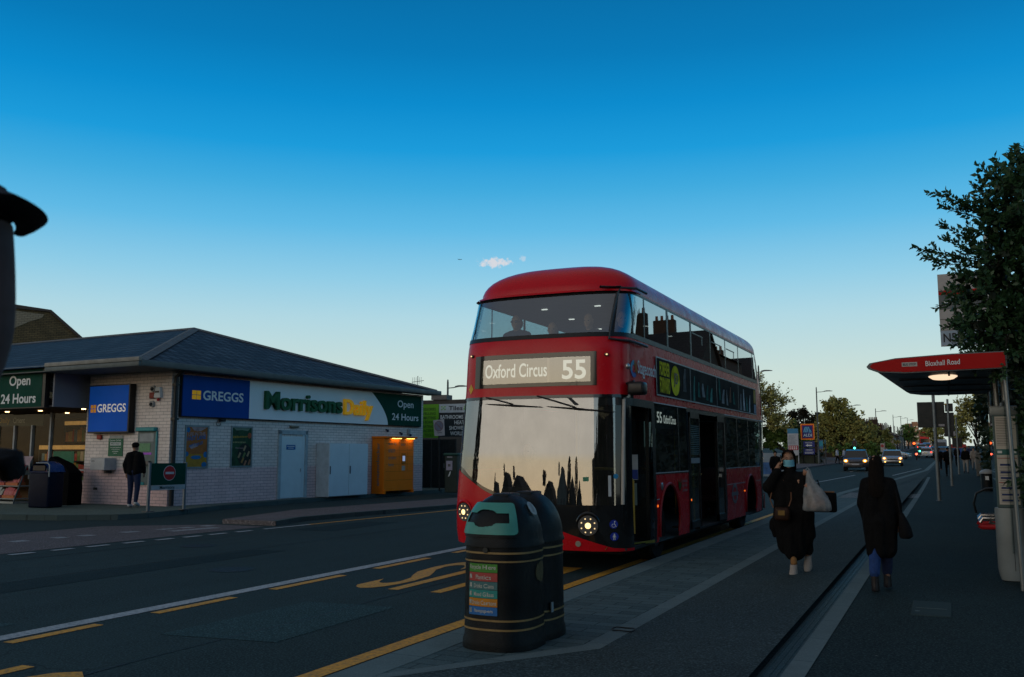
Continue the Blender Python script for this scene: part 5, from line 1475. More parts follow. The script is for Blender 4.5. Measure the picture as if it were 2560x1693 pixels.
# aqua aperture plate and its slot on the front lid
T0, T1, Q0, Q1 = -1.05, .80, 12, 53
def pl_(u, v, off): return dome_surf(0, T0+(T1-T0)*u, Q0+(Q1-Q0)*v, off)
def rrect(u, v, e=.10):
    du = max(0, abs(u-.5)-(.5-e)); dv = max(0, abs(v-.5)-(.5-e)); return du*du+dv*dv < e*e
def hole(u, v):
    w = (u-.5)*1.55; h = (v-.47)*1.0
    return (abs(w) < .56 and abs(h) < .145) or (w*w + (h*1.0)**2 < .27**2)
AQUA = M('aqua plate', (.05, .25, .22), .45, 0, .12, 8)
b_ = MB(); b_.grid(lambda u, v: pl_(u, v, .022), 70, 60, mask=lambda u, v: rrect(u, v) and not hole(u, v))
ap = b_.build('aperture_plate', AQUA, rb, smooth=60)
b_ = MB(); b_.grid(lambda u, v: pl_(u, v, .010), 60, 50, mask=hole); b_.build('slot', M('black hole', (.002, .002, .002), 1.0, spec=0), ap)
b_ = MB(); b_.grid(lambda u, v: dome_surf(0, T0-.06+(T1-T0+.12)*u, Q0-3+(Q1-Q0+6)*v, .014), 40, 30, mask=lambda u, v: rrect(u, v)); b_.build('plate_rim', BINM, ap, smooth=60)
# round white badge on the lid flank, gold crest on the side, lock
b_ = MB(); b_.grid(lambda u, v: dome_surf(.02, 1.62+.34*(u-.5), 44+20*(v-.5), .016), 24, 24, mask=lambda u, v: (u-.5)**2+(v-.5)**2 < .25); bd = b_.build('round_badge', M('white badge', (.30, .31, .30), .5, 0, .3, 30), rb, smooth=60)
b_ = MB(); b_.grid(lambda u, v: dome_surf(.02, 1.62+.34*(u-.5), 44+20*(v-.5), .018), 30, 30, mask=lambda u, v: abs(u-.5-.25*(v-.5)) < .05 and abs(v-.5) < .3 or ((u-.5)**2+(v-.75)**2 < .008)); b_.build('badge_figure', M('grey print', (.2, .2, .2), .6), bd, smooth=60)
b_ = MB(); b_.grid(lambda u, v: mod_surf(0, 1.70+.42*(u-.5), .58+.16*(v-.5), .004), 20, 20, mask=lambda u, v: (u-.5)**2+(v-.5)**2 < .25); b_.build('gold_crest', M('dull gold crest', (.09, .07, .03), .5, 0, .5, 60), rb, smooth=60)
b_ = MB(); p = mod_surf(0, -.02, .765, .01); b_.cyl((p[0], p[1]+.01, p[2]), (p[0], p[1]-.006, p[2]), .022, None, 14); b_.build('lock', M('lock', (.03, .035, .035), .4, .5), rb)
b_ = MB(); p = mod_surf(.46, 1.2, .26, .008); b_.box(p[0]-.004, p[0]+.004, p[1]-.02, p[1]+.02, .22, .30); b_.build('reflector', M('pale tag', (.25, .3, .32), .4), rb)
# coloured recycling label with its lines of print
lab = [('Recycle Here', (.05, .22, .03), .068), ('Plastics', (.34, .05, .045), .068), ('Drinks Cans', (.05, .15, .16), .064), ('Mixed Glass', (.015, .24, .22), .064), ('Drinks Cartons', (.48, .19, .01), .064), ('Newspapers', (.012, .12, .36), .066)]
z = .662; tha, thb = -.50, .20
first = None
for s_, c_, h in lab:
    b_ = MB(); b_.grid(lambda u, v: mod_surf(0, tha+(thb-tha)*u, z-h+(h-.003)*v, .006), 12, 2)
    o = b_.build('label_strip', M('label '+s_, c_, .5, 0, .12, 20), rb, smooth=60)
    b_ = MB()
    arc = .225
    wd_ = .20 if s_ == 'Recycle Here' else .017*len(s_)*.72
    x0 = (arc-wd_)/2+(.0 if s_ == 'Recycle Here' else .018)
    text(b_, s_, None, None, None, wd_, h*(.62 if s_ == 'Recycle Here' else .5), bold=.01, fn=lambda x, y, d_: mod_surf(0, tha+(thb-tha)*((x0+x)/arc), z-h*.80+y, .0085))
    b_.build('label_lettering', M('label print', (.42, .44, .40), .6), o, smooth=0)
    if s_ != 'Recycle Here':
        b_ = MB(); b_.grid(lambda u, v: mod_surf(0, tha+(thb-tha)*(.05+.12*u), z-h*.75+h*.5*v, .0085), 4, 2, mask=lambda u, v: True); b_.build('label_icon', M('label icon', (.30, .32, .30), .6, 0, .6, 60), o)
    z -= h

# ================================================================== THE BUS SHELTER AND THE FOOTWAY
STEEL = M('satin steel post', (.20, .22, .22), .4, .6, .12, 6)
GREYC = M('grey casing', (.21, .24, .24), .45, .1, .12, 3)
sh = thing('bus_shelter', 'bus shelter with a long cantilevered roof and red name fascia beneath the leaning tree', 'bus shelter', (.62, 12.1, .12))
# roof hull: rounded towards the kerb, flat below
def hullprof(k): # cross-section, x from 0 (back) to the kerb side; z relative to the footway
    return [(.06, 2.50), (-.7, 2.49), (-1.18, 2.50), (-1.36, 2.525), (-1.42, 2.56), (-1.38, 2.595), (-1.1, 2.62), (-.5, 2.64), (.06, 2.645)]
w_ = MB()
rings = []
for j in range(9):
    y = 5.2*j/8; nar = .10*(j/8)
    rings.append([(x + (nar*2.2 if x < -.9 else 0), y, zz) for x, zz in hullprof(j)])
w_.loft(rings, True, True)
rfo = w_.build('roof', M('dark canopy', (.075, .088, .09), .35, 0, .15, 2), sh, smooth=30)
w_ = MB()
for y in (1.3, 2.6, 3.9): w_.box(-1.15, .05, y-.012, y+.012, 2.478, 2.492)
for x in (-.55,): w_.box(x-.012, x+.012, .05, 5.1, 2.474, 2.4885)
w_.build('canopy_seam', M('canopy seam', (.010, .012, .012), .5), rfo)
w_ = MB(); w_.loft([[(-.62+.17*math.cos(t), .95+.36*math.sin(t), 2.489) for t in [2*PI*j/24 for j in range(24)]], [(-.62+.13*math.cos(t), .95+.28*math.sin(t), 2.462) for t in [2*PI*j/24 for j in range(24)]]], False, True)
w_.build('roof_lamp', glow('shelter lamp', (1, .72, .48), 1.15), rfo)
FRED = M('shelter red', (.36, .008, .008), .5, 0, .06, 2, spec=.1)
FASC = [(.04, 2.515), (-1.0, 2.50), (-1.30, 2.515), (-1.40, 2.545), (-1.42, 2.565), (-1.385, 2.595), (-1.1, 2.63), (-.5, 2.65), (.04, 2.655)]
w_ = MB(); w_.prism([(x*1.025-.005, (zz-2.58)*1.42+2.585) for x, zz in FASC], lambda a, b, d: (a, d, b), -.022, -.002); fr = w_.build('fascia_frame', M('fascia rim', (.09, .10, .11), .4), sh, smooth=0)
w_ = MB(); w_.prism([(x, (zz-2.58)*1.25+2.585) for x, zz in FASC], lambda a, b, d: (a, d, b), -.032, -.023); fs_ = w_.build('red_fascia', FRED, sh, smooth=0)
lettering('fascia_lettering', 'Bloxhall Road', PALE, fs_, (-.80, -.033, 2.545), (1, 0, .03), (0, 0, 1), .37, .062, bold=.012)
w_ = MB(); w_.box(-1.06, -.89, -.034, -.0325, 2.55, 2.60); o = w_.build('fascia_plate', M('white plate', (.36, .36, .34), .5), fs_, smooth=0)
w_ = MB(); text(w_, 'BUS STOP', (-1.045, -.0352, 2.562), RX, RU, .14, .025); w_.build('plate_print', M('dark plate print', (.02, .03, .05), .6), o, smooth=0)
for y, nm in ((.02, 'post'), (4.6, 'post')):
    w_ = MB(); w_.tube([(.075, y, -.01), (.03, y, 2.5)], .024, 14); w_.build('post', STEEL, sh)
w_ = MB(); w_.tube([(-.03, .93, 2.1), (-.035, .93, 2.5)], .03, 10); w_.build('hanger', STEEL, sh); w_ = MB(); w_.tube([(.06, .95, 2.1), (.05, .95, 2.5)], .03, 10); w_.build('hanger', STEEL, sh)
w_ = MB(); w_.box(.02, .035, .5, 5.0, .35, 2.15); w_.build('back_glass', glass('shelter glass', (.75, .8, .8), .05), sh)
# timetable case near the front post, on its rounded foot
tc = thing('timetable_case', 'tall timetable case on a rounded grey foot at the near end of the shelter', 'timetable', (.60, 13.0, .12))
w_ = MB(); w_.bbox(-.075, .20, -.03, .03, .86, 2.02, .008, 1); w_.build('case', M('teal grey case', (.06, .10, .10), .45), tc, smooth=0)
w_ = MB(); w_.bbox(-.10, .21, -.045, .045, 1.985, 2.10, .02, 2); w_.build('cap', GREYC, tc)
PAPER = M('timetable paper', (.46, .44, .39), .7, 0, .06, 6)
w_ = MB(); w_.box(-.05, .175, -.034, -.031, .90, 1.97); pp = w_.build('timetable_sheet', PAPER, tc, smooth=0)
w_ = MB(); w_.box(-.05, .175, -.0375, -.0345, 1.50, 1.57); o = w_.build('green_band', M('green band', (.03, .13, .12), .6), pp, smooth=0)
w_ = MB(); w_.box(-.04, .01, -.0405, -.038, 1.52, 1.55); w_.box(.11, .165, -.0405, -.038, 1.52, 1.55); w_.build('band_print', PALE, o, smooth=0)
w_ = MB()
for z in (1.38, 1.29, 1.22, .98+.12, 1.02, .95): w_.box(-.02, .165, -.0375, -.0345, z-.012, z+.012)
w_.build('route_line', M('navy lines', (.02, .04, .13), .6), pp, smooth=0)
w_ = MB()
for z in (1.46, 1.165): w_.box(-.045, .17, -.0375, -.0345, z-.004, z+.004)
w_.build('red_line', M('red line', (.3, .04, .03), .6), pp, smooth=0)
w_ = MB()
for j in range(20):
    z = 1.94-j*.02
    if z > 1.60: w_.box(-.04, .06+.1*r4.random(), -.036, -.0345, z-.003, z+.003)
for j in range(22):
    z = 1.35-j*.02
    w_.box(-.03, .03+.1*r4.random(), -.036, -.0345, z-.0025, z+.0025)
w_.build('fine_print', M('fine print', (.13, .13, .13), .7), pp, smooth=0)
w_ = MB()
n = 20; rings = []
for z, s_ in ((.0, .80), (.06, .92), (.14, 1.0), (.84, 1.0), (.86, .98)):
    rings.append([(.05+.16*s_*spow(math.cos(2*PI*j/n), .7)-.0, .13*s_*spow(math.sin(2*PI*j/n), .7), z) for j in range(n)])
w_.loft(rings); w_.build('foot', GREYC, tc)
w_ = MB(); w_.box(.07, .075, -.1315, -.128, .12, .84); w_.build('foot_seam', RUB, tc)
# perch seats
for dy, lb in ((0, 'nearer red edged perch seat with shiny slats under the shelter'), (.42, 'farther red edged perch seat with shiny slats under the shelter')):
    t_ = thing('perch_seat', lb, 'seat', (.47, 14.3+dy*1.6, .12), 0, 'perch seats')
    w_ = MB()
    for j in range(5): w_.tube([(-.115, -.13+.055*j, .60+.004*j), (-.08, -.13+.055*j, .655), (.09, -.13+.055*j, .655), (.11, -.13+.055*j, .61)], .022, 8)
    w_.build('slat', M('bright steel slats', (.5, .47, .42), .25, .9), t_)
    w_ = MB(); w_.tube([(-.13, -.165, .565), (-.10, -.17, .545), (.10, -.17, .545), (.13, -.165, .565)], .035, 8); w_.build('red_edge', M('seat red', (.38, .015, .02), .35), t_)
    w_ = MB(); w_.tube([(.0, 0, .60), (.16, 0, .52), (.16, 0, .0)], .022, 8); w_.build('bracket', STEEL, t_)
# hoop further along
w_ = MB(); w_.tube([(.60, 27.0, .12), (.55, 27.0, .35)] + [(.62, 27.0, .62), (.85, 27, .74), (1.3, 27, .78), (1.6, 27, .72), (1.72, 27, .5), (1.72, 27, .12)], .03, 8)
tag(w_.build('cycle_hoop', M('dark hoop', (.03, .035, .035), .4, .5)), 'thin dark tubular cycle hoop beside the hedge beyond the seats', 'cycle stand')
# bus stop flag behind the leaves
t_ = thing('bus_stop_flag', 'tall pale bus stop flag with route numbers, half hidden by leaves', 'bus stop sign', (.70, 16, .12))
w_ = MB(); w_.tube([(.02, 0, 0), (.02, 0, 4.9)], .045, 10); w_.build('post', STEEL, t_)
w_ = MB(); w_.box(-.70, .05, -.03, .03, 3.18, 4.32); w_.build('board', M('flag board', (.34, .33, .32), .5), t_, smooth=0)
w_ = MB(); w_.box(-.70, .05, -.034, -.031, 3.99, 4.06); w_.build('red_panel', FRED, t_, smooth=0)
w_ = MB(); w_.box(-.70, .05, -.034, -.031, 3.76, 3.985); w_.build('grey_panel', M('flag grey', (.10, .115, .12), .5), t_, smooth=0)
w_ = MB(); w_.box(-.695, .05, -.034, -.031, 3.19, 3.42); w_.build('blue_panel', M('flag pale blue', (.26, .34, .42), .5), t_, smooth=0)
w_ = MB()
text(w_, '55', (-.60, -.0345, 3.48), RX, RU, .12, .10); text(w_, 'N55', (-.66, -.036, 3.24), RX, RU, .26, .14, mi=0)
w_.build('route_numbers', M('black flag print', (.015, .015, .015), .6), t_, smooth=0)
w_ = MB(); w_.box(-.62, -.2, -.038, -.0345, 3.86, 3.90); w_.build('direction_print', PALE, t_, smooth=0)
w_ = MB()
for z in (3.43, 3.60): w_.box(-.70, .05, -.0335, -.0305, z, z+.006)
w_.build('panel_line', BLK, t_, smooth=0)
# poles with backs of signs
DKS = M('dark sign back', (.010, .014, .015), .5, 0, .15, 4)
def signpole(x, y, h, boards, lb, lean=0.0, fz_=None):
    t_ = thing('sign_pole', lb, 'sign pole', (x, y, gz(y)+.115), 0, 'sign poles along the footway')
    w_ = MB(); w_.tube([(0, 0, -.02), (lean, 0, h)], [.055, .048], 12); w_.build('pole', M('grey pole', (.16, .185, .19), .45, .4), t_)
    w_ = MB(); w_.cyl((0, 0, -.01), (0, 0, .012), .10, .09, 14); w_.build('base_collar', GREYPL, t_)
    for (x0, x1, z0, z1) in boards:
        w_ = MB(); w_.bbox(x0, x1, .06, .085, z0, z1, .006, 1); b_ = w_.build('sign_back', DKS, t_, smooth=0)
        w_ = MB(); w_.box(x0, x1, .05, .0595, z0+(z1-z0)*.42, z0+(z1-z0)*.46); w_.build('rail', M('dark rail', (.02, .025, .025), .4, .5), b_)
    return t_
p1 = signpole(-.31, 33.6, 4.3, [(-.52, .30, 2.36, 3.20)], 'nearest grey pole, with a large dark square sign facing away', -.02)
w_ = MB(); w_.box(.10, .28, .04, .058, 2.40, 2.47); w_.build('pale_label', M('pale label', (.26, .26, .28), .6), p1)
p2 = signpole(.13, 48, 4.0, [(-.20, .24, 2.26, 3.38), (-.12, .22, 3.42, 3.80)], 'second grey pole, with two stacked dark signs and a yellow top edge')
w_ = MB(); w_.box(-.15, .02, .03, .055, 3.74, 3.80); w_.build('ochre_edge', M('ochre edge', (.35, .24, .05), .6), p2)  # ochre coloured strip at the head of the upper sign
w_ = MB(); w_.box(.18, .26, .03, .055, 2.3, 2.5); w_.build('pale_label', M('pale label', (.26, .26, .28), .6), p2)
p3 = signpole(.62, 66, 3.6, [(-.30, .28, 1.72, 2.30)], 'third and farthest grey pole, with one small dark sign')
# the slanting black pole-like bollard, bins by the hedge
t_ = thing('wall_pillar', 'grey stone pillar standing before the dark hedge far along the footway', 'pillar', (1.68, 63, gz(63)+.11))
w_ = MB(); w_.bbox(-.14, .14, -.14, .14, 0, 1.30, .02, 1); w_.build('shaft', M('grey stone', (.10, .105, .10), .8, 0, .2, 6), t_); w_ = MB(); w_.bbox(-.18, .18, -.18, .18, 1.30, 1.40, .02, 1); w_.build('cap', M('stone cap', (.13, .135, .13), .8), t_)
t_ = thing('litter_bin', 'dark round litter bin with a pale notice standing by the hedge', 'litter bin', (1.42, 42.7, gz(42.7)+.115))
w_ = MB(); w_.cyl((0, 0, 0), (0, 0, .70), .24, .25, 20); w_.build('body', BINM, t_); w_ = MB(); w_.loft([[(r*math.cos(2*PI*j/20), r*math.sin(2*PI*j/20), z) for j in range(20)] for r, z in ((.28, .70), (.28, .76), (.2, .84), (.05, .88))]); w_.build('lid', M('pale lid', (.26, .28, .28), .5), t_)
w_ = MB(); w_.box(-.08, .05, -.27, -.251, .45, .6); w_.build('notice', PALE, t_)

# ---- beyond the shop: sign boards, gates, cabinet
t_ = thing('sign_board', 'black tile shop board with white capitals above the dark gates', 'sign', (-19.87, 36.2, 0), math.radians(4))
w_ = MB(); w_.box(-.45, 1.6, 0, .05, 2.36, 3.42); w_.build('black_panel', M('black board', (.012, .020, .024), .5), t_, smooth=0)
w_ = MB(); w_.box(-.45, 1.6, -.004, -.001, 3.42, 3.80); w_.box(-.45, 1.6, 0, .05, 3.42, 3.80); w_.build('white_panel', M('white board', (.42, .47, .50), .5), t_, smooth=0)
w_ = MB(); text(w_, 'Tiles', (.02, -.006, 3.52), RX, RU, .66, .19, bold=.015); w_.build('board_lettering', M('black board print', (.01, .012, .014), .6), t_, smooth=0)
w_ = MB(); text(w_, '&', (.73, -.006, 3.52), RX, RU, .24, .20, bold=.015)
for (ix, iz) in ((0, 0), (2, 0), (1, 1), (0, 2), (2, 2)): w_.box(-.35+ix*.075, -.285+ix*.075, -.008, -.005, 3.53+iz*.062, 3.585+iz*.062)
w_.build('green_emblem', M('lime print', (.16, .40, .03), .5), t_, smooth=0)
w_ = MB()
for s_, x, z, wd_ in (('BATHROOMS', -.38, 3.14, 1.10), ('HEATING', .30, 2.90, .80), ('SHOWERING', .05, 2.66, 1.1), ('WORLD LTD', .10, 2.42, 1.05)): text(w_, s_, (x, -.004, z), RX, RU, wd_, .17, bold=.015)
w_.build('board_lettering', PALE, t_, smooth=0)
t_ = thing('sign_board', 'lime green tile shop board with dark capitals above the dark gates', 'sign', (-19.87, 36.2, 0), math.radians(4))
LIME = M('lime board', (.12, .34, .012), .5, 0, .06, 2)
w_ = MB(); w_.box(-1.8, -.47, -.02, .03, 2.32, 3.80); w_.build('panel', LIME, t_, smooth=0)
w_ = MB()
for j, s_ in enumerate(('ACCESSORIES', 'SELF LEVELLING', 'MATTING', 'REDUCTION BOARDS', 'FLOOR HEATING', 'TILE SPACERS', 'TOOLS')):
    wd_ = .085*len(s_); text(w_, s_, (-.60-wd_ if j < 4 else -.72-wd_, -.022, 3.52-j*.19), RX, RU, wd_, .12)
w_.build('board_lettering', M('dark lime print', (.02, .07, .01), .6), t_, smooth=0)
GATE = M('near black timber', (.012, .015, .015), .7, 0, .3, 8)
for x0, x1, lb in ((-1.80, -.78, 'left leaf of the tall dark gate beside the end of the shop'), (-.74, .42, 'right leaf of the tall dark gate, partly behind the green street cabinet')):
    t_ = thing('gate', lb, 'gate', (-19.8, 36.0, 0), math.radians(4), 'dark gates')
    w_ = MB(); w_.box(x0, x1, -.03, .03, .14, 2.24); w_.build('panel', GATE, t_, smooth=0)
    w_ = MB()
    j = x0+.06
    while j < x1-.05: w_.box(j, j+.11, -.045, -.031, .2, 2.2); j += .14
    w_.build('boards', GATE, t_, smooth=0)
    w_ = MB(); w_.box(x0+.6, x0+.66, -.09, -.046, 1.0, 1.2); w_.build('latch', GREYPL, t_)
t_ = thing('temporary_sign', 'tilted white notice with a crossed blue disc in front of the tile boards', 'sign', (-18.6, 33.0, .13), math.radians(12))
w_ = MB(); w_.tube([(.08, .06, 0), (.02, .06, 2.9)], .03, 8); w_.build('post', GATE, t_)
w_ = MB(); w_.loft([[(-.13, 0, 2.20), (.30, 0, 2.22), (.26, 0, 2.88), (-.19, 0, 2.83)], [(-.13, .02, 2.20), (.30, .02, 2.22), (.26, .02, 2.88), (-.19, .02, 2.83)]]); bb = w_.build('board', M('white notice board', (.34, .35, .38), .6), t_, smooth=0)
w_ = MB(); w_.prism([(.05+.17*math.cos(t), 2.60+.19*math.sin(t)) for t in [2*PI*j/24 for j in range(24)]], lambda a, b, d: (a, d, b), -.006, -.002); w_.build('blue_disc', M('grey blue disc', (.14, .16, .24), .5), bb, smooth=0)
w_ = MB(); w_.prism([(-.09, 2.72), (-.07, 2.745), (.19, 2.48), (.17, 2.455)], lambda a, b, d: (a, d, b), -.010, -.0065)
w_.prism([(.05+.19*math.cos(R(t)), 2.60+.21*math.sin(R(t))) for t in range(0, 361, 15)] + [(.05+.165*math.cos(R(t)), 2.60+.185*math.sin(R(t))) for t in range(360, -1, -15)], lambda a, b, d: (a, d, b), -.010, -.0065); w_.build('crossed_ring', M('dull red ring', (.14, .09, .10), .5), bb, smooth=0)
w_ = MB(); text(w_, '2pm', (-.02, -.004, 2.30), RX, RU, .2, .08); w_.build('lettering', M('notice print', (.05, .05, .06), .6), bb, smooth=0)
t_ = thing('street_cabinet', 'dark green street cabinet with a white notice, left of the bus', 'cabinet', (-17.7, 32.2, .13), math.radians(8))
CABG = M('dark green cabinet', (.010, .026, .022), .5, 0, .15, 4)
w_ = MB(); w_.bbox(-.02, .50, -.25, .25, 0, 1.42, .02, 2); w_.build('body', CABG, t_, smooth=0); w_ = MB(); w_.bbox(-.06, .54, -.30, .30, 1.42, 1.52, .03, 2); w_.build('top', M('teal green top', (.015, .07, .055), .5), t_)
w_ = MB(); w_.box(.05, .30, -.262, -.2515, .86, 1.22); o = w_.build('notice', M('pale lilac notice', (.32, .31, .40), .6), t_, smooth=0); w_ = MB(); w_.box(.12, .23, -.267, -.2625, 1.0, 1.1); w_.build('print', GREYPL, o)
w_ = MB(); w_.box(.08, .30, -.256, -.2515, 1.34, 1.39); w_.build('label', M('pale label', (.26, .26, .28), .6), t_, smooth=0)
w_ = MB(); w_.prism([(.13, .62), (.17, .62), (.22, .72), (.24, .82), (.20, .80), (.16, .70)], lambda a, b, d: (a, d, b), -.256, -.2515); w_.build('torn_paper', PALE, t_, smooth=0)
# low dark building beyond the boards
t_ = thing('workshop', 'low dark flat roofed workshop behind the tile shop boards', 'building', (-27, 42, 0))
w_ = MB(); w_.box(-4, 8, 0, 9, 0, 3.5); w_.build('wall', M('dark render', (.05, .05, .048), .8, 0, .25, 1), t_, smooth=0); w_ = MB(); w_.box(-4.2, 8.2, -.2, 9, 3.5, 4.35); w_.build('roof', M('dark felt roof', (.05, .045, .04), .8, 0, .3, 2), t_, smooth=0)
w_ = MB(); w_.box(3.1, 4.0, -.3, .3, 4.36, 4.6); w_.build('vent', GREYPL, t_)
# aerial
t_ = thing('roof_aerial', 'thin television aerial rising behind the far end of the shop roof', 'aerial', (-24.0, 40.5, 4.2))
w_ = MB(); w_.tube([(0, 0, 0), (0, 0, 1.3)], .018, 6); w_.build('mast', GREYPL, t_)
w_ = MB(); w_.tube([(-.35, .0, 1.0), (.35, 0, 1.06)], .014, 5)
for j in range(6): w_.tube([(-.3+.1*j, -.0, .82+.02*j), (-.3+.1*j, 0, 1.24)], .009, 4)
w_.build('yagi', GREYPL, t_)
# ================================================================== PEOPLE
def capsule(mb, a, b, ra, rb, n=12):
    a = Vector(a); b = Vector(b); d = b-a; L = d.length
    d = d.normalized() if L > 1e-6 else Vector((0, 0, 1))
    u = d.cross(Vector((0, 0, 1)) if abs(d.z) < .9 else Vector((1, 0, 0))).normalized(); v = d.cross(u)
    rings = []
    for t in (-80, -50, -20, 0):
        r = ra*math.cos(R(t)); c = a + d*(ra*math.sin(R(t)))
        rings.append([c+u*(r*math.cos(2*PI*k/n))+v*(r*math.sin(2*PI*k/n)) for k in range(n)])
    for t in (0, 20, 50, 80):
        r = rb*math.cos(R(t)); c = b + d*(rb*math.sin(R(t)))
        rings.append([c+u*(r*math.cos(2*PI*k/n))+v*(r*math.sin(2*PI*k/n)) for k in range(n)])
    mb.loft(rings)
def fuse(name, mb, mat, parent, voxel=.012, smooth_it=6, disp=None):
    me = bpy.data.meshes.new(name); me.from_pydata(mb.v, [], mb.f); me.update()
    o = bpy.data.objects.new(name, me); COL.objects.link(o)
    bm = bmesh.new(); bm.from_mesh(me); bmesh.ops.recalc_face_normals(bm, faces=bm.faces[:]); bm.to_mesh(me); bm.free()
    m = o.modifiers.new('r', 'REMESH'); m.mode = 'VOXEL'; m.voxel_size = voxel
    if smooth_it:
        s_ = o.modifiers.new('s', 'SMOOTH'); s_.iterations = smooth_it; s_.factor = .5
    dg = bpy.context.evaluated_depsgraph_get(); dg.update()
    new = bpy.data.meshes.new_from_object(o.evaluated_get(dg))
    bpy.data.objects.remove(o); bpy.data.meshes.remove(me)
    new.name = name; new.materials.clear(); new.materials.append(mat)
    if disp:
        for v in new.vertices: v.co = disp(v.co)
    new.polygons.foreach_set('use_smooth', [True]*len(new.polygons)); new.update()
    r = bpy.data.objects.new(name, new); link(r, parent)
    return r
SKIN = M('skin', (.30, .16, .10), .55, 0, .12, 20)
SKIN2 = M('deep skin', (.16, .08, .05), .55, 0, .12, 20)
BLACKC = M('black cloth', (.0032, .0032, .0035), .9, 0, .3, 14, .4, 30, spec=.15)
BLACKC2 = M('charcoal cloth', (.006, .006, .007), .9, 0, .3, 14, .4, 30, spec=.15)
HAIRD = M('dark hair', (.008, .006, .005), .85, 0, .3, 60, .5, 90, spec=.08)
DENIM = M('blue denim', (.014, .045, .16), .85, 0, .3, 20, .4, 120)
NAVYJ = M('navy jeans', (.012, .020, .055), .85, 0, .3, 20)
SHOEW = M('off white shoe', (.30, .27, .24), .6, 0, .15, 10)
BOOT = M('dark boot', (.014, .010, .010), .55, 0, .2, 10)
EYE = M('dark eye', (.01, .008, .007), .2)

def hand(mb, w, d, up, curl=.5, s=1.0, side=1):
    """palm, five unequal curled fingers and a thumb from the side of the palm; d points along the hand, up is the back"""
    w = Vector(w); d = Vector(d).normalized(); up = Vector(up); up = (up-d*up.dot(d)).normalized(); x = d.cross(up)*side
    p0 = w + d*.02*s; p1 = w + d*.085*s
    for k in (-1, 0, 1): capsule(mb, p0 + x*.018*k*s, p1 + x*.024*k*s, .015*s, .014*s, 8)
    for k, L in zip((-1.5, -.5, .5, 1.5), (.062, .078, .074, .066)):
        a = p1 + x*.0175*k*s; c1 = curl*.7; 
        b = a + (d*math.cos(c1) - up*math.sin(c1))*L*.5*s
        c = b + (d*math.cos(c1+curl*1.2) - up*math.sin(c1+curl*1.2))*L*.5*s
        capsule(mb, a, b, .0095*s, .0085*s, 8); capsule(mb, b, c, .0085*s, .007*s, 8)
    a = p0 + x*.028*s; b = a + (d*.7 + x*.7 - up*.2).normalized()*.038*s; c = b + (d*.9 + x*.1 - up*.5).normalized()*.03*s
    capsule(mb, a, b, .012*s, .010*s, 8); capsule(mb, b, c, .010*s, .008*s, 8)

def head(mb, c, f, s=1.0, up=(0, 0, 1)):
    """skull, jaw, nose, brow, ears; f is the facing direction"""
    c = Vector(c); f = Vector(f).normalized(); up = Vector(up).normalized(); x = f.cross(up).normalized()
    def ell(p, r, n=18):
        v = []; q = MB(); q.ball((0, 0, 0), 1.0, n, 12)
        v = [c + x*((p[0]+a*r[0])*s) + f*((p[1]+b*r[1])*s) + up*((p[2]+g*r[2])*s) for a, b, g in q.v]
        mb.add(v, q.f)
    ell((0, -.012, .025), (.074, .092, .095)); ell((0, .022, -.045), (.056, .062, .068)); ell((0, .045, -.088), (.030, .03, .026))
    ell((0, .070, .022), (.052, .018, .014), 10); ell((0, .088, -.022), (.013, .020, .022), 10); ell((0, .078, .0), (.008, .014, .03), 8)
    ell((0, .070, -.058), (.024, .014, .007), 8); ell((0, .068, -.070), (.022, .013, .007), 8)
    for k in (-1, 1):
        ell((.076*k, -.008, -.012), (.010, .022, .033), 10); ell((.036*k, .05, -.03), (.024, .03, .024), 8)
    return c, f, up, x
def eyes(parent, c, f, up, x, s=1.0):
    for k in (-1, 1):
        e = MB(); p = c + x*(.030*k*s) + f*(.072*s) + up*(.0*s); e.ball(tuple(p), .0105*s, 10, 7); e.build('eye', EYE, parent)

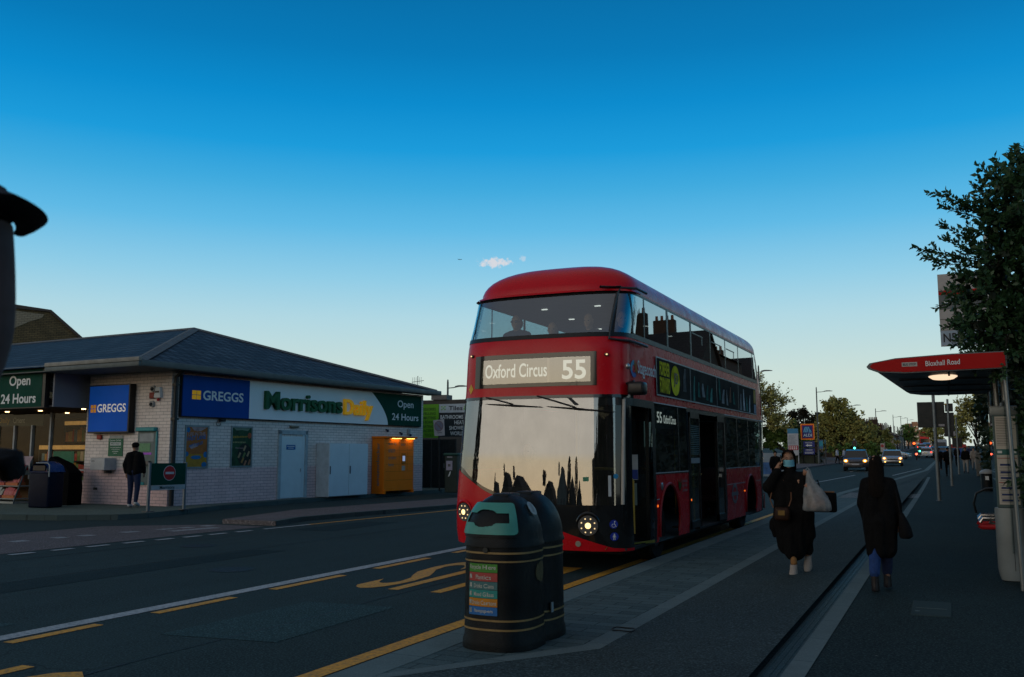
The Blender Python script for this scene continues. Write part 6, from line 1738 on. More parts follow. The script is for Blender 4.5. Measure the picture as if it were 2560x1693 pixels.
def walker(name, label, loc, rz, h=1.7, top=BLACKC, legs=NAVYJ, shoes=BOOT, hairm=HAIRD, skin=SKIN, stride=.18, voxel=.03, group=None, coat=0.0, cap=False, arms=0.1, hairlen=0.0):
    """a small figure at a distance, facing -y before it is turned"""
    t_ = thing(name, label, 'person', loc, rz, group)
    k = h/1.7
    hipz = .92*k; J = {}
    m = MB()
    for sd in (-1, 1):
        st_ = stride*sd
        hip = (.09*sd*k, 0, hipz); kn = (.10*sd*k, -st_*.55-.03*k, .50*k); an = (.10*sd*k, -st_*1.0+.02, .09*k+(.06*k if st_ < 0 else 0)); to = (.11*sd*k, an[1]-.15*k, .035*k+(.0 if st_ >= 0 else .02))
        capsule(m, hip, kn, .080*k, .055*k); capsule(m, kn, an, .052*k, .036*k); capsule(m, an, to, .036*k, .03*k)
        shd = (.17*sd*k, 0, 1.40*k); el = (.22*sd*k, .02+arms*sd, 1.12*k); wr = (.21*sd*k, -.07+arms*1.6*sd, .90*k)
        capsule(m, shd, el, .05*k, .042*k); capsule(m, el, wr, .04*k, .028*k)
        hand(m, wr, (0, -.2, -1), (sd, 0, 0), .5, k)
        capsule(m, (.08*sd*k, 0, .95*k), (.10*sd*k, 0, 1.34*k), .095*k, .10*k)
    capsule(m, (0, 0, 1.36*k), (0, -.01, 1.52*k), .058*k, .055*k)
    c, f, up, x = head(m, (0, -.02, 1.585*k), (0, -1, 0), k)
    fuse('body', m, skin, t_, voxel*.8, 2)
    g_ = MB()
    for sd in (-1, 1):
        st_ = stride*sd
        hip = (.09*sd*k, 0, hipz); kn = (.10*sd*k, -st_*.55-.03*k, .50*k); an = (.10*sd*k, -st_*1.0+.02, .12*k+(.06*k if st_ < 0 else 0))
        capsule(g_, hip, kn, .098*k, .072*k); capsule(g_, kn, an, .070*k, .055*k)
    capsule(g_, (-.05, 0, .96*k), (.05, 0, .96*k), .12*k, .12*k)
    fuse('trousers', g_, legs, t_, voxel, 3)
    g_ = MB()
    for sd in (-1, 1):
        shd = (.16*sd*k, 0, 1.39*k); el = (.23*sd*k, .02+arms*sd, 1.12*k); wr = (.215*sd*k, -.06+arms*1.5*sd, .93*k)
        capsule(g_, shd, el, .075*k, .065*k); capsule(g_, el, wr, .062*k, .05*k)
        capsule(g_, (.07*sd*k, 0, (.95-coat)*k), (.10*sd*k, 0, 1.36*k), (.13+coat*.12)*k, .115*k)
    capsule(g_, (0, 0, 1.40*k), (0, 0, 1.46*k), .08*k, .065*k)
    fuse('jacket', g_, top, t_, voxel, 3)
    g_ = MB()
    for sd in (-1, 1):
        st_ = stride*sd; an = (.10*sd*k, -st_*1.0+.02, .07*k+(.06*k if st_ < 0 else 0)); to = (.11*sd*k, an[1]-.16*k, .042*k+(.0 if st_ >= 0 else .02))
        q = MB(); capsule(q, an, to, .052*k, .042*k); q.build('shoe', shoes, t_)
    q = MB(); q.ball((0, .0, 1.625*k), (.085*k, .098*k, .082*k), 14, 9)
    if hairlen: q.ball((0, .06*k, 1.52*k), (.09*k, .06*k, hairlen*k), 12, 8)
    q.build('hair', hairm, t_)
    if cap:
        q = MB(); q.ball((0, -.01, 1.645*k), (.094*k, .108*k, .078*k), 16, 9); q.loft([[(a*.075*k, -.09*k+b, 1.655*k) for a, b in ((-1, 0), (-.6, -.07), (.6, -.07), (1, 0))], [(a*.075*k, -.09*k+b, 1.64*k) for a, b in ((-1, 0), (-.6, -.07), (.6, -.07), (1, 0))]]); q.build('cap', BLACKC, t_)
    return t_

# ---- the woman with the mask walking towards us
def cloth_fold(amp, freq, seed):
    def f(co):
        a = math.atan2(co.y, co.x); r = math.hypot(co.x, co.y)
        k = amp*(math.sin(a*freq+seed+co.z*3.1)+.6*math.sin(a*freq*2.3+seed*2-co.z*5))*max(0, min(1, (1.25-co.z)*1.2))
        return Vector((co.x*(1+k), co.y*(1+k), co.z))
    return f
wm = thing('person', 'woman in black with a pale blue face mask, phone to her ear, walking with shopping', 'person', (-1.78, 12.45, .12))
wm.scale = (.95, .95, 1)
PHI = Vector((.10, -1, 0)).normalized()
m = MB()
hc = (-.075, -.03, 1.435)
c, f, up, x = head(m, hc, (.22, -1, -.02), .93)
capsule(m, (-.05, 0, 1.20), (-.065, -.01, 1.36), .055, .05)
for sd in (-1, 1):
    capsule(m, (-.03+.08*sd, 0, .85), (-.04+.10*sd, 0, 1.15), .10, .095)
# her right arm (left in view) bent up to the ear, her left arm carrying bags forward
capsule(m, (-.20, 0, 1.22), (-.345, -.06, 1.12), .05, .045); capsule(m, (-.345, -.06, 1.12), (-.185, -.10, 1.375), .042, .03)
hand(m, (-.185, -.10, 1.365), (.35, -.05, .9), (-.9, -.3, .3), .9, .92, 1)
capsule(m, (.13, 0, 1.22), (.17, -.10, 1.10), .05, .044); capsule(m, (.17, -.10, 1.10), (.165, -.26, 1.28), .04, .03)
hand(m, (.165, -.26, 1.275), (.22, -.75, .35), (.1, .3, 1), 1.25, .95, -1)
for (hx, kx, ax, ay, az) in ((-.10, -.07, -.03, -.20, .08), (.04, .07, .11, .16, .17)):
    capsule(m, (hx, 0, .84), (kx, ay*.4, .46), .08, .055); capsule(m, (kx, ay*.4, .46), (ax, ay, az), .045, .026); capsule(m, (ax, ay, az), (ax, ay-.08, az-.035), .026, .02)
fuse('body', m, SKIN, wm, .0085, 2)
eyes(wm, c, f, up, x, .93)
q = MB()
for k in (-1, 1):
    p = c + x*(.030*k*.93) + f*(.082*.93) + up*(.028); q.tube([p-x*.016*k, p, p+x*.016*k-up*.004], .004, 5)
q.build('eyebrow', HAIRD, wm)
q = MB()
def maskf(u, v):
    a = R(-68+136*u); h = (-.092+.095*v)
    rr = (.098 + .012*math.sin(PI*v))*.93
    ridge_ = .018*max(0, math.cos(a*1.4))*(.35+.65*v)
    return c + x*(math.sin(a)*(.078)*.98) + f*((math.cos(a)*.072+.028+ridge_)*.98) + up*(h*.93*(1-.10*abs(u-.5)*2))
q.grid(maskf, 22, 12); mk_ = q.build('face_mask', M('pale blue mask', (.16, .42, .52), .8, 0, .06, 20), wm, smooth=60)
q = MB()
for v in (.35, .55, .72): q.tube([Vector(maskf(u, v))+f*.0015 for u in [j/14 for j in range(15)]], .0013, 4)
q.build('mask_pleat', M('mask crease', (.10, .30, .40), .8), mk_)
# black scarf and hair around the head, open at the face
q = MB()
def hood(u, v):
    a = R(62+236*u)      # around the back of the head
    z = -.13+.265*v
    rr = .098*(1-max(0, (v-.55)/.45)**2.2)**.5 if v > .55 else .098
    rr = max(rr, .004)
    return c + x*(math.sin(a)*rr*1.02) + f*(math.cos(a)*rr*1.12-.012) + up*z
q.grid(hood, 30, 14); q.build('hair', HAIRD, wm, smooth=60)
q = MB()
q.add([c + x*(.10*math.sin(R(t)))*(.82) + f*(.085*math.cos(R(t))+.0) + up*(.075+.03*math.cos(R(t))) for t in range(-70, 71, 14)] + [c + x*(.085*math.sin(R(t)))*.8 + f*(.03) + up*.128 for t in range(-70, 71, 14)], [(j, j+1, 12+j, 11+j) for j in range(10)]); q.build('fringe', HAIRD, wm, smooth=60)
# coat: long, wide, blown out to her right
g_ = MB()
capsule(g_, (-.20, .02, 1.19), (.12, .02, 1.19), .10, .10, 16)
capsule(g_, (-.06, .01, 1.20), (-.07, -.01, 1.30), .115, .075, 16)
for sx_ in (-.16, -.04, .08): capsule(g_, (sx_, .02, .70), (sx_*.95, .02, 1.14), .15, .12, 14)
capsule(g_, (-.22, 0, 1.20), (-.345, -.05, 1.09), .085, .085, 14); capsule(g_, (-.345, -.05, 1.09), (-.215, -.10, 1.28), .08, .062, 14); capsule(g_, (-.30, .0, 1.0), (-.25, 0, 1.15), .07, .08)
capsule(g_, (.13, .0, 1.19), (.18, -.09, 1.07), .085, .08, 14); capsule(g_, (.18, -.09, 1.07), (.175, -.23, 1.22), .075, .055, 14)
for (ax, ay, az, bx, by, bz, ra, rb_) in ((-.15, 0, .75, -.13, .0, .36, .15, .13), (0, 0, .75, -.02, -.02, .30, .17, .13), (.08, 0, .75, .09, .05, .45, .16, .12), (.06, .06, .6, .12, .12, .30, .12, .07), (-.16, .05, .75, -.32, .10, .58, .14, .07), (-.3, .1, .62, -.31, .1, .47, .085, .035), (-.25, .06, .66, -.20, .06, .53, .09, .05), (-.09, -.06, .5, -.06, -.10, .28, .12, .10), (.12, .0, .78, .17, .02, .50, .10, .07)):
    capsule(g_, (ax, ay, az), (bx, by, bz), ra, rb_, 14)
fuse('coat', g_, BLACKC, wm, .014, 5, cloth_fold(.035, 7, 1.3))
q = MB(); capsule(q, (-.03, -.185, .20), (-.03, -.185, .165), .040, .043); q.build('trouser_cuff', M('tan cuff', (.24, .12, .04), .8), wm)
for (ax, ay, az, nm) in ((-.03, -.20, .075, 0), (.11, .16, .15, 1)):
    q = MB(); n = 18
    prof = [(0, .052, .12, -.03), (.014, .054, .125, -.033), (.035, .053, .12, -.033), (.06, .05, .10, -.022), (.09, .047, .07, .0), (.14, .046, .056, .015)]
    rings = [[(ax+w__*spow(math.sin(2*PI*j/n), .9), ay-.02+oy-L__*spow(math.cos(2*PI*j/n), .9), az-.075+z) for j in range(n)] for z, w__, L__, oy in prof]
    if nm: rings = [[(px, py-(pz-az+.075)*0+(.0), pz+(-(py-ay))*(-.35)+.02) for px, py, pz in r] for r in rings]
    q.loft(rings); o = q.build('shoe', SHOEW, wm)
    q = MB()
    for j in range(3): q.box(ax-.022, ax+.022, ay-.115+j*.018, ay-.108+j*.018, az-.012+j*.016, az-.006+j*.016)
    if not nm: q.build('lace', GREYPL, o)
# phone in her hand
q = MB(); q.bbox(-.012, .0, -.035, .035, -.07, .07, .004, 1); ph_ = q.build('phone', BLKG); ph_.location = (-1.78-.155, 12.45-.10, .12+1.43); ph_.rotation_euler = (.15, .15, .3); tag(ph_, 'dark phone held to the ear of the masked woman', 'phone')
# cross-body handbag
t_ = thing('handbag', 'brown leather handbag slung on the front of the masked woman', 'handbag', (-1.90, 12.20, .90))
q = MB(); q.bbox(-.11, .08, -.05, .05, -.10, .07, .035, 3); q.build('body', M('brown leather', (.022, .009, .005), .5, 0, .5, 20, spec=.15), t_)
q = MB(); q.tube([(-.12, -.02, .06), (-.16, .0, .16), (-.15, .06, .24)], .008, 6); q.tube([(.07, -.02, .08), (.10, .0, .17), (.09, .06, .25)], .008, 6); q.build('strap', M('tan strap', (.12, .05, .02), .4), t_)
q = MB(); q.box(-.06, .02, -.056, -.051, -.03, .03); q.build('clasp', M('dull brass', (.12, .08, .03), .3, .8), t_)
# white carrier bag with shopping, and the dark tote behind
BAGM, bt, bo = nt('thin white plastic')
_co = objco(bt); _bf = noise(bt, _co, 9, 5, .6)
_bc = mixc(bt, ramp(bt, _bf, [(.38, 0), (.66, 1)]), (.26, .29, .30), (.48, .50, .50))
_d = bt.nodes.new('ShaderNodeBsdfPrincipled'); bt.links.new(_bc, _d.inputs['Base Color']); _d.inputs['Roughness'].default_value = .35
_tl = bt.nodes.new('ShaderNodeBsdfTranslucent'); bt.links.new(_bc, _tl.inputs[0])
_m1 = bt.nodes.new('ShaderNodeMixShader'); _m1.inputs[0].default_value = .4; bt.links.new(_d.outputs[0], _m1.inputs[1]); bt.links.new(_tl.outputs[0], _m1.inputs[2])
_tr = bt.nodes.new('ShaderNodeBsdfTransparent'); _m2 = bt.nodes.new('ShaderNodeMixShader'); _m2.inputs[0].default_value = .32
bt.links.new(_m1.outputs[0], _m2.inputs[1]); bt.links.new(_tr.outputs[0], _m2.inputs[2]); bt.links.new(_m2.outputs[0], bo.inputs[0])
bx = Vector((-1.59, 12.12, 1.40))
t_ = thing('carrier_bag', 'white plastic carrier bag with shopping, hanging from the masked woman\'s hand', 'shopping bag', tuple(bx))
q = MB(); n = 40
def bagring(z, cx, rx, ry):
    return [(cx+(rx*(1+.07*math.sin(7*t+z*9)+.05*math.sin(13*t-z*14)))*math.cos(t), ry*(1+.10*math.sin(5*t+z*7))*math.sin(t), z) for t in [2*PI*j/n for j in range(n)]]
q.loft([bagring(.03, .012, .018, .012), bagring(-.04, .02, .03, .022), bagring(-.12, .045, .062, .045), bagring(-.2, .07, .105, .07), bagring(-.28, .09, .135, .09), bagring(-.36, .105, .155, .10), bagring(-.42, .108, .165, .10), bagring(-.455, .105, .158, .09), bagring(-.468, .105, .12, .06)], False, True)
q.build('body', BAGM, t_, smooth=70)
q = MB(); q.tube([(.005, 0, .0), (-.01, .0, .04), (.01, .0, .065), (.035, 0, .03), (.075, .0, -.12)], [.010, .008, .008, .008, .014], 6); q.build('handle', BAGM, t_)
q = MB(); q.ball((.02, 0, -.33), (.07, .05, .06), 12, 8); q.tube([(-.02, -.02, -.14), (.08, -.02, -.24), (.17, 0, -.38)], .026, 8); q.ball((.16, 0, -.37), (.06, .05, .05), 10, 8); q.ball((.06, .0, -.40), (.08, .06, .05), 10, 8)
q.build('contents', M('pink grocery', (.42, .22, .15), .6, 0, .4, 8), t_)
t_ = thing('tote_bag', 'dark square tote bag with a tan rim behind the white carrier bag', 'bag', (-1.42, 12.55, .90))
q = MB(); q.bbox(-.26, .12, -.06, .06, .0, .245, .018, 2); q.build('body', BLACKC, t_)
q = MB(); q.tube([(-.24, 0, .245), (-.02, -.0, .252), (.10, 0, .25)], .014, 6); q.build('rim', M('tan rim', (.20, .10, .04), .6), t_)
q = MB(); q.tube([(-.2, 0, .24), (-.16, .0, .36), (-.10, 0, .40), (-.06, 0, .25)], .009, 6); q.build('handle', BLACKC2, t_)

# ---- the woman in the long coat walking away
w2 = thing('person', 'woman with long dark hair in a long black coat and jeans, seen from behind', 'person', (-.73, 11.45, .12))
w2.scale = (.87, .9, 1)
m = MB()
c, f, up, x = head(m, (-.02, -.01, 1.39), (.05, 1, 0), .90)
capsule(m, (0, 0, 1.16), (-.01, 0, 1.32), .052, .05)
for sd in (-1, 1):
    capsule(m, (.08*sd, 0, .82), (.095*sd, 0, 1.13), .095, .095)
    capsule(m, (.16*sd, 0, 1.19), (.205*sd, .02, .95), .045, .04); capsule(m, (.205*sd, .02, .95), (.19*sd+.03, .08, .74), .038, .028)
    hand(m, (.19*sd+.03, .08, .74), (0, .2, -1), (sd, 0, 0), .8, .92, sd)
for (hx, ax, ay, az) in ((-.07, -.085, -.10, .09), (.07, .05, .14, .10)):
    capsule(m, (hx, 0, .82), (hx, ay*.2+.03, .45), .08, .055); capsule(m, (hx, ay*.2+.03, .45), (ax, ay, az), .05, .035); capsule(m, (ax, ay, az), (ax, ay+.13, az-.05), .035, .03)
fuse('body', m, SKIN, w2, .009, 2)
eyes(w2, c, f, up, x, .9)
q = MB(); n = 28
def hring(z, rx, ry, cy, cx=-.015):
    return [(cx+rx*(1+.04*math.sin(9*t+z*20))*math.cos(t), cy+ry*(1+.05*math.sin(8*t+z*15))*math.sin(t), z) for t in [2*PI*j/n for j in range(n)]]
q.loft([hring(1.03, .06, .02, -.10), hring(1.10, .095, .035, -.105), hring(1.2, .10, .055, -.085), hring(1.28, .098, .075, -.05), hring(1.36, .092, .088, -.025), hring(1.43, .082, .088, -.02), hring(1.475, .055, .062, -.02), hring(1.497, .015, .02, -.02)]); q.build('hair', HAIRD, w2, smooth=70)
g_ = MB()
capsule(g_, (-.13, 0, 1.17), (.13, 0, 1.17), .085, .085, 14); capsule(g_, (0, 0, 1.2), (0, 0, 1.26), .10, .075, 14)
for sd in (-1, 1):
    capsule(g_, (.085*sd, 0, .75), (.08*sd, 0, 1.13), .125, .115, 14)
    capsule(g_, (.155*sd, 0, 1.18), (.215*sd, .01, .95), .068, .065, 14); capsule(g_, (.215*sd, .01, .95), (.195*sd+.03, .07, .75), .062, .05, 14)
for (ax, ay, bx_, by, bz, ra, rb_) in ((-.09, 0, -.10, -.03, .42, .13, .085), (.09, 0, .09, .0, .45, .13, .10), (0, -.05, 0, -.05, .44, .12, .09), (.12, 0, .135, .02, .45, .10, .065), (-.1, .02, -.08, .05, .45, .11, .08)):
    capsule(g_, (ax, ay, .75), (bx_, by, bz), ra, rb_, 14)
fuse('coat', g_, BLACKC, w2, .014, 5, cloth_fold(.03, 6, 2.2))
for (hx, ax, ay, az, mt) in ((-.07, -.085, -.10, .20, DENIM), (.07, .05, .14, .20, NAVYJ)):
    q = MB(); capsule(q, (hx, ay*.1, .55), (hx*.6+ax*.4, ay*.5, .38), .085, .078); capsule(q, (hx*.6+ax*.4, ay*.5, .38), (ax, ay, az), .076, .066); fuse('trouser_leg', q, mt, w2, .012, 3)
for (ax, ay, az) in ((-.085, -.10, .0), (.05, .14, .02)):
    q = MB(); n = 16
    rings = [[(ax+w__*math.sin(2*PI*j/n), ay+.03+oy+L__*math.cos(2*PI*j/n), az+z) for j in range(n)] for z, w__, L__, oy in ((0, .048, .115, .02), (.03, .05, .12, .02), (.06, .047, .10, .01), (.11, .045, .06, -.02), (.22, .05, .055, -.025))]
    q.loft(rings); q.build('boot', BOOT, w2)
t_ = thing('handbag', 'dark shoulder bag hanging at the right side of the woman walking away', 'handbag', (-.46, 11.42, .80))
q = MB(); n = 14
q.loft([[(rx*math.cos(2*PI*j/n)+cx, ry*math.sin(2*PI*j/n), z) for j in range(n)] for z, rx, ry, cx in ((-.10, .05, .08, -.01), (-.07, .075, .10, 0), (.02, .065, .10, -.01), (.10, .045, .08, -.025), (.18, .025, .04, -.045))]); q.build('body', BLACKC2, t_)
q = MB(); q.tube([(-.045, -.03, .15), (-.075, -.03, .35), (-.10, 0, .49), (-.09, .06, .35), (-.045, .05, .15)], .010, 6); q.build('strap', BLACKC2, t_)

# ---- tall man in a cap at the left edge, close to the camera
mn = thing('person', 'tall man in a dark flat cap and face covering close by at the left edge', 'person', (-1.175, .62, .115), 0)
KS = 1.0
m = MB()
# head faces right (towards +x, slightly away)
c, f, up, x = head(m, (.060, .098, 1.778), (1, .05, -.08), .97)
capsule(m, (-.07, .06, 1.54), (.02, .09, 1.71), .060, .055)
for sd in (-1, 1):
    capsule(m, (-.10, .05+.10*sd, 1.02), (-.11, .05+.11*sd, 1.42), .105, .105)
    capsule(m, (-.08, .05+.09*sd, .98), (-.03, .05+.10*sd, .54), .095, .062); capsule(m, (-.03, .05+.10*sd, .54), (-.10, .05+.11*sd, .11), .06, .042); capsule(m, (-.10, .05+.11*sd, .11), (.06, .05+.12*sd, .05), .042, .035)
capsule(m, (-.12, .17, 1.44), (-.22, .30, 1.22), .056, .05); capsule(m, (-.22, .30, 1.22), (-.10, .29, 1.43), .046, .032)
hand(m, (-.113, .29, 1.462), (.5, 0, .6), (-.6, -.5, .5), 1.3, .75)
capsule(m, (-.11, -.13, 1.43), (-.02, -.20, 1.25), .058, .05); capsule(m, (-.02, -.20, 1.25), (.08, -.16, 1.03), .048, .034)
hand(m, (.08, -.16, 1.03), (.3, 0, -1), (0, -1, 0), .6, 1.05)
fuse('body', m, SKIN2, mn, .009, 2); eyes(mn, c, f, up, x, 1.0)
q = MB(); q.ball(tuple(c+up*.022-f*.022), (.085, .082, .105), 18, 11)
q.loft([[tuple(c - f*.03 + x*(.082*math.sin(t)) + f*(.035*math.cos(t)) + up*(-.10)) for t in [2*PI*j/16 for j in range(16)]], [tuple(c - f*.04 + x*(.088*math.sin(t)) + f*(.055*math.cos(t)) + up*(.03)) for t in [2*PI*j/16 for j in range(16)]]]); q.build('hair', HAIRD, mn)
q = MB(); n = 18
q.loft([[tuple(c + f*(fo+rf*math.cos(t)) + x*(rx*math.sin(t)) + up*z) for t in [2*PI*j/n for j in range(n)]] for z, fo, rf, rx in [(-.27+.305*k/14, -.05+.083*math.sin(PI*.5*min(1, k/9)), .060+.012*math.sin(PI*k/14), .062+.014*math.sin(PI*k/16)) for k in range(15)]])
q.build('face_covering', M('muted face covering', (.085, .050, .046), .9, 0, .2, 20), mn, smooth=70)
# flat cap with a peak
q = MB(); n = 24
def capring(z, r, off): return [tuple(c + x*(r*math.sin(t)*.96) + f*(r*1.16*math.cos(t)+off) + up*z) for t in [2*PI*j/n for j in range(n)]]
q.loft([capring(.042, .088, -.012), capring(.060, .094, -.016), capring(.082, .088, -.024), capring(.098, .068, -.035), capring(.106, .038, -.045), capring(.108, .01, -.05)])
cp_ = q.build('cap', M('dark wool cap', (.016, .018, .022), .9, 0, .35, 40, .4, 80), mn)
q = MB()
def peak(u, v, th): 
    a = R(-78+156*u); return c + x*(math.sin(a)*(.088+.012*v)) + f*(.060*math.cos(a)+.015+v*.062*max(0, math.cos(a))**.6) + up*(.080-v*.020-th*(1-v*v)-.02*abs(u-.5)*2)
q.grid(lambda u, v: peak(u, v, 0), 20, 8); q.grid(lambda u, v: peak(u, v, .026), 20, 8, flip=True); q.build('peak', M('dark wool cap', (.016, .018, .022), .9), cp_)
g_ = MB()
for sd in (-1, 1): capsule(g_, (-.12, .05+.10*sd, .90), (-.12, .05+.11*sd, 1.40), .13, .115, 14)
capsule(g_, (-.13, .05, 1.44), (-.10, .06, 1.52), .09, .075, 14)
capsule(g_, (-.12, .16, 1.43), (-.22, .29, 1.22), .08, .07, 14); capsule(g_, (-.22, .30, 1.22), (-.14, .29, 1.40), .066, .045, 14)
capsule(g_, (-.11, -.11, 1.41), (-.02, -.19, 1.25), .085, .075, 14); capsule(g_, (-.02, -.19, 1.25), (.06, -.16, 1.06), .072, .058, 14)
fuse('jacket', g_, BLACKC2, mn, .016, 4)
g_ = MB()
for sd in (-1, 1): capsule(g_, (-.08, .05+.09*sd, .98), (-.03, .05+.10*sd, .54), .115, .085, 14); capsule(g_, (-.03, .05+.10*sd, .54), (-.10, .05+.11*sd, .14), .082, .065, 14)
fuse('trousers', g_, BLACKC, mn, .016, 4)
for sd in (-1, 1):
    q = MB(); capsule(q, (-.11, .05+.11*sd, .06), (.08, .05+.12*sd, .05), .055, .046); q.build('shoe', BOOT, mn)
g_ = MB(); hand(g_, (-.113, .29, 1.462), (.5, 0, .6), (-.6, -.5, .5), 1.3, .85); capsule(g_, (-.13, .29, 1.42), (-.12, .29, 1.472), .036, .038); fuse('glove', g_, BLACKC2, mn, .008, 2)

# ---- man at the cash machine
mw = walker('person', 'man in a black cap, black top and jeans using the cash machine', tuple(sw(-1.0, .22, .128)), PI, 1.80, BLACKC, NAVYJ, M('white trainer', (.42, .44, .46), .6), stride=.04, voxel=.022, cap=True, arms=.05)
mw.rotation_euler = (0, 0, PI+.4)
# ---- passengers upstairs, the driver
def passenger(x, y, z, label, shirt, skin, turn=0.0, glasses=False):
    t_ = thing('person', label, 'person', (BUSX+x, BUSY+y, z), turn)
    m = MB()
    for sd in (-1, 1): capsule(m, (.08*sd, .06, .05), (.10*sd, .02, .42), .11, .10); capsule(m, (.17*sd, .0, .46), (.22*sd, -.04, .22), .05, .045); capsule(m, (.22*sd, -.04, .22), (.14*sd, -.26, .12), .042, .03); hand(m, (.14*sd, -.26, .12), (0, -1, -.1), (0, 0, 1), .4); capsule(m, (.09*sd, .02, .02), (.10*sd, -.36, .0), .075, .06); capsule(m, (.10*sd, -.36, .0), (.10*sd, -.38, -.40), .055, .04)
    capsule(m, (0, 0, .46), (0, -.02, .60), .058, .055)
    c, f, up, x_ = head(m, (0, -.04, .67), (0, -1, 0), 1.0)
    fuse('body', m, skin, t_, .018, 2); eyes(t_, c, f, up, x_, 1.0)
    g_ = MB()
    for sd in (-1, 1): capsule(g_, (.08*sd, .05, .03), (.10*sd, .02, .44), .135, .12); capsule(g_, (.17*sd, .0, .46), (.22*sd, -.04, .22), .075, .065); capsule(g_, (.22*sd, -.04, .22), (.15*sd, -.22, .13), .062, .05)
    capsule(g_, (0, 0, .47), (0, 0, .53), .09, .07); fuse('jacket', g_, shirt, t_, .025, 3)
    q = MB(); q.ball((0, .0, .715), (.083, .095, .075), 14, 9); q.ball((0, .05, .66), (.08, .05, .09), 12, 8); q.build('hair', HAIRD, t_)
    if glasses:
        q = MB()
        for k in (-1, 1): q.ball((.032*k, -.122, .672), (.026, .008, .020), 10, 7)
        q.tube([(-.075, -.04, .68), (-.06, -.112, .68), (0, -.124, .68), (.06, -.112, .68), (.075, -.04, .68)], .004, 5); q.build('sunglasses', BLKG, t_)
    return t_
SK3 = M('skin with light painted in', (.62, .32, .18), .55, 0, .1, 20)  # skin colour brightened in place of light behind the glass
passenger(-1.98, 1.05, 2.98, 'man in sunglasses behind the upper front window, nearest the driver side', BLACKC2, SK3, 0, True)
passenger(-1.45, 1.22, 2.86, 'fair headed passenger low behind the middle of the upper front window', M('pale jumper', (.12, .11, .10), .9), SK3, .2)
passenger(-.80, 1.10, 2.94, 'passenger behind the kerb side of the upper front window', BLACKC2, SK3, -.1)
passenger(-.38, 1.35, 2.98, 'passenger with a scarf seen through the upper corner window', BLACKC, SK3, .5)
passenger(-1.80, 1.1, 1.00, 'bus driver seated behind the windscreen', NAVYJ, SK3)
# ---- figures further off
walker('person', 'dark figure standing behind the rear of the bus', (-7.3, 45, gz(45)), .2, 1.72, BLACKC, BLACKC, stride=.05)
walker('person', 'pedestrian in a dark jacket and pale trousers coming along the footway', (1.06, 68, gz(68)+.12), 0, 1.68, BLACKC, M('pale trousers', (.22, .21, .19), .8), stride=.16)
walker('person', 'pedestrian in pale clothes close to the stone pillar', (1.74, 76, gz(76)+.12), 0, 1.62, M('pale coat', (.20, .18, .16), .8), M('stone trousers', (.18, .17, .16), .8), stride=.1)
walker('person', 'tall dark pedestrian between the second and third grey poles', (.02, 62, gz(62)+.12), PI, 1.72, BLACKC, BLACKC, stride=.12)
walker('person', 'pedestrian in white, nearer the low hedge across the road', (-10.1, 100, gz(100)), 1.2, 1.6, M('white shirt', (.40, .42, .48), .8), BLACKC2, stride=.15, voxel=.04)
walker('person', 'pedestrian in white, half hidden by the car with bright headlamps', (-9.5, 100.5, gz(100)), 1.2, 1.58, M('white shirt', (.40, .42, .48), .8), NAVYJ, stride=.1, voxel=.04)
walker('person', 'small dark pedestrian far along the footway behind the bicycle', (.75, 88, gz(88)+.12), PI, 1.7, BLACKC2, BLACKC, stride=.14, voxel=.04)
walker('person', 'small dark pedestrian far along beside the hedge', (1.75, 92, gz(92)+.12), PI, 1.7, NAVYJ, BLACKC, stride=.14, voxel=.04)
# cyclist
cyx, cyy, cyz = -.48, 61.4, gz(61.4)+.118
t_ = thing('bicycle', 'dark bicycle ridden towards us on the cycle path', 'bicycle', (cyx, cyy, cyz))
for y in (-.5, .52):
    q = MB(); q.tube([(0, y+.33*math.cos(a), .34+.33*math.sin(a)) for a in [2*PI*j/24 for j in range(25)]], .02, 6); o = q.build('wheel', RUB, t_)
    q = MB()
    for j in range(8): q.tube([(0, y, .34), (0, y+.32*math.cos(PI*j/4), .34+.32*math.sin(PI*j/4))], .003, 4)
    q.build('spokes', ALU, o)
q = MB()
for a, b in (((0, -.5, .34), (0, -.38, .85)), ((0, -.38, .82), (0, .12, .80)), ((0, -.36, .70), (0, .05, .32)), ((0, .05, .32), (0, .16, .92)), ((0, .05, .32), (0, .52, .34)), ((0, .14, .8), (0, .52, .34)), ((0, -.38, .85), (0, -.36, 1.0))): q.tube([a, b], .018, 6)
q.build('frame', BLK, t_)
q = MB(); q.tube([(-.28, -.30, 1.02), (-.1, -.37, 1.02), (.1, -.37, 1.02), (.28, -.30, 1.02)], .014, 6); q.build('handlebar', BLK, t_)
q = MB(); q.ball((0, .18, .95), (.07, .13, .03), 10, 6); q.build('saddle', RUB, t_)
t_ = thing('person', 'cyclist in black riding towards us on the cycle path', 'person', (cyx, cyy, cyz))
m = MB(); g_ = MB()
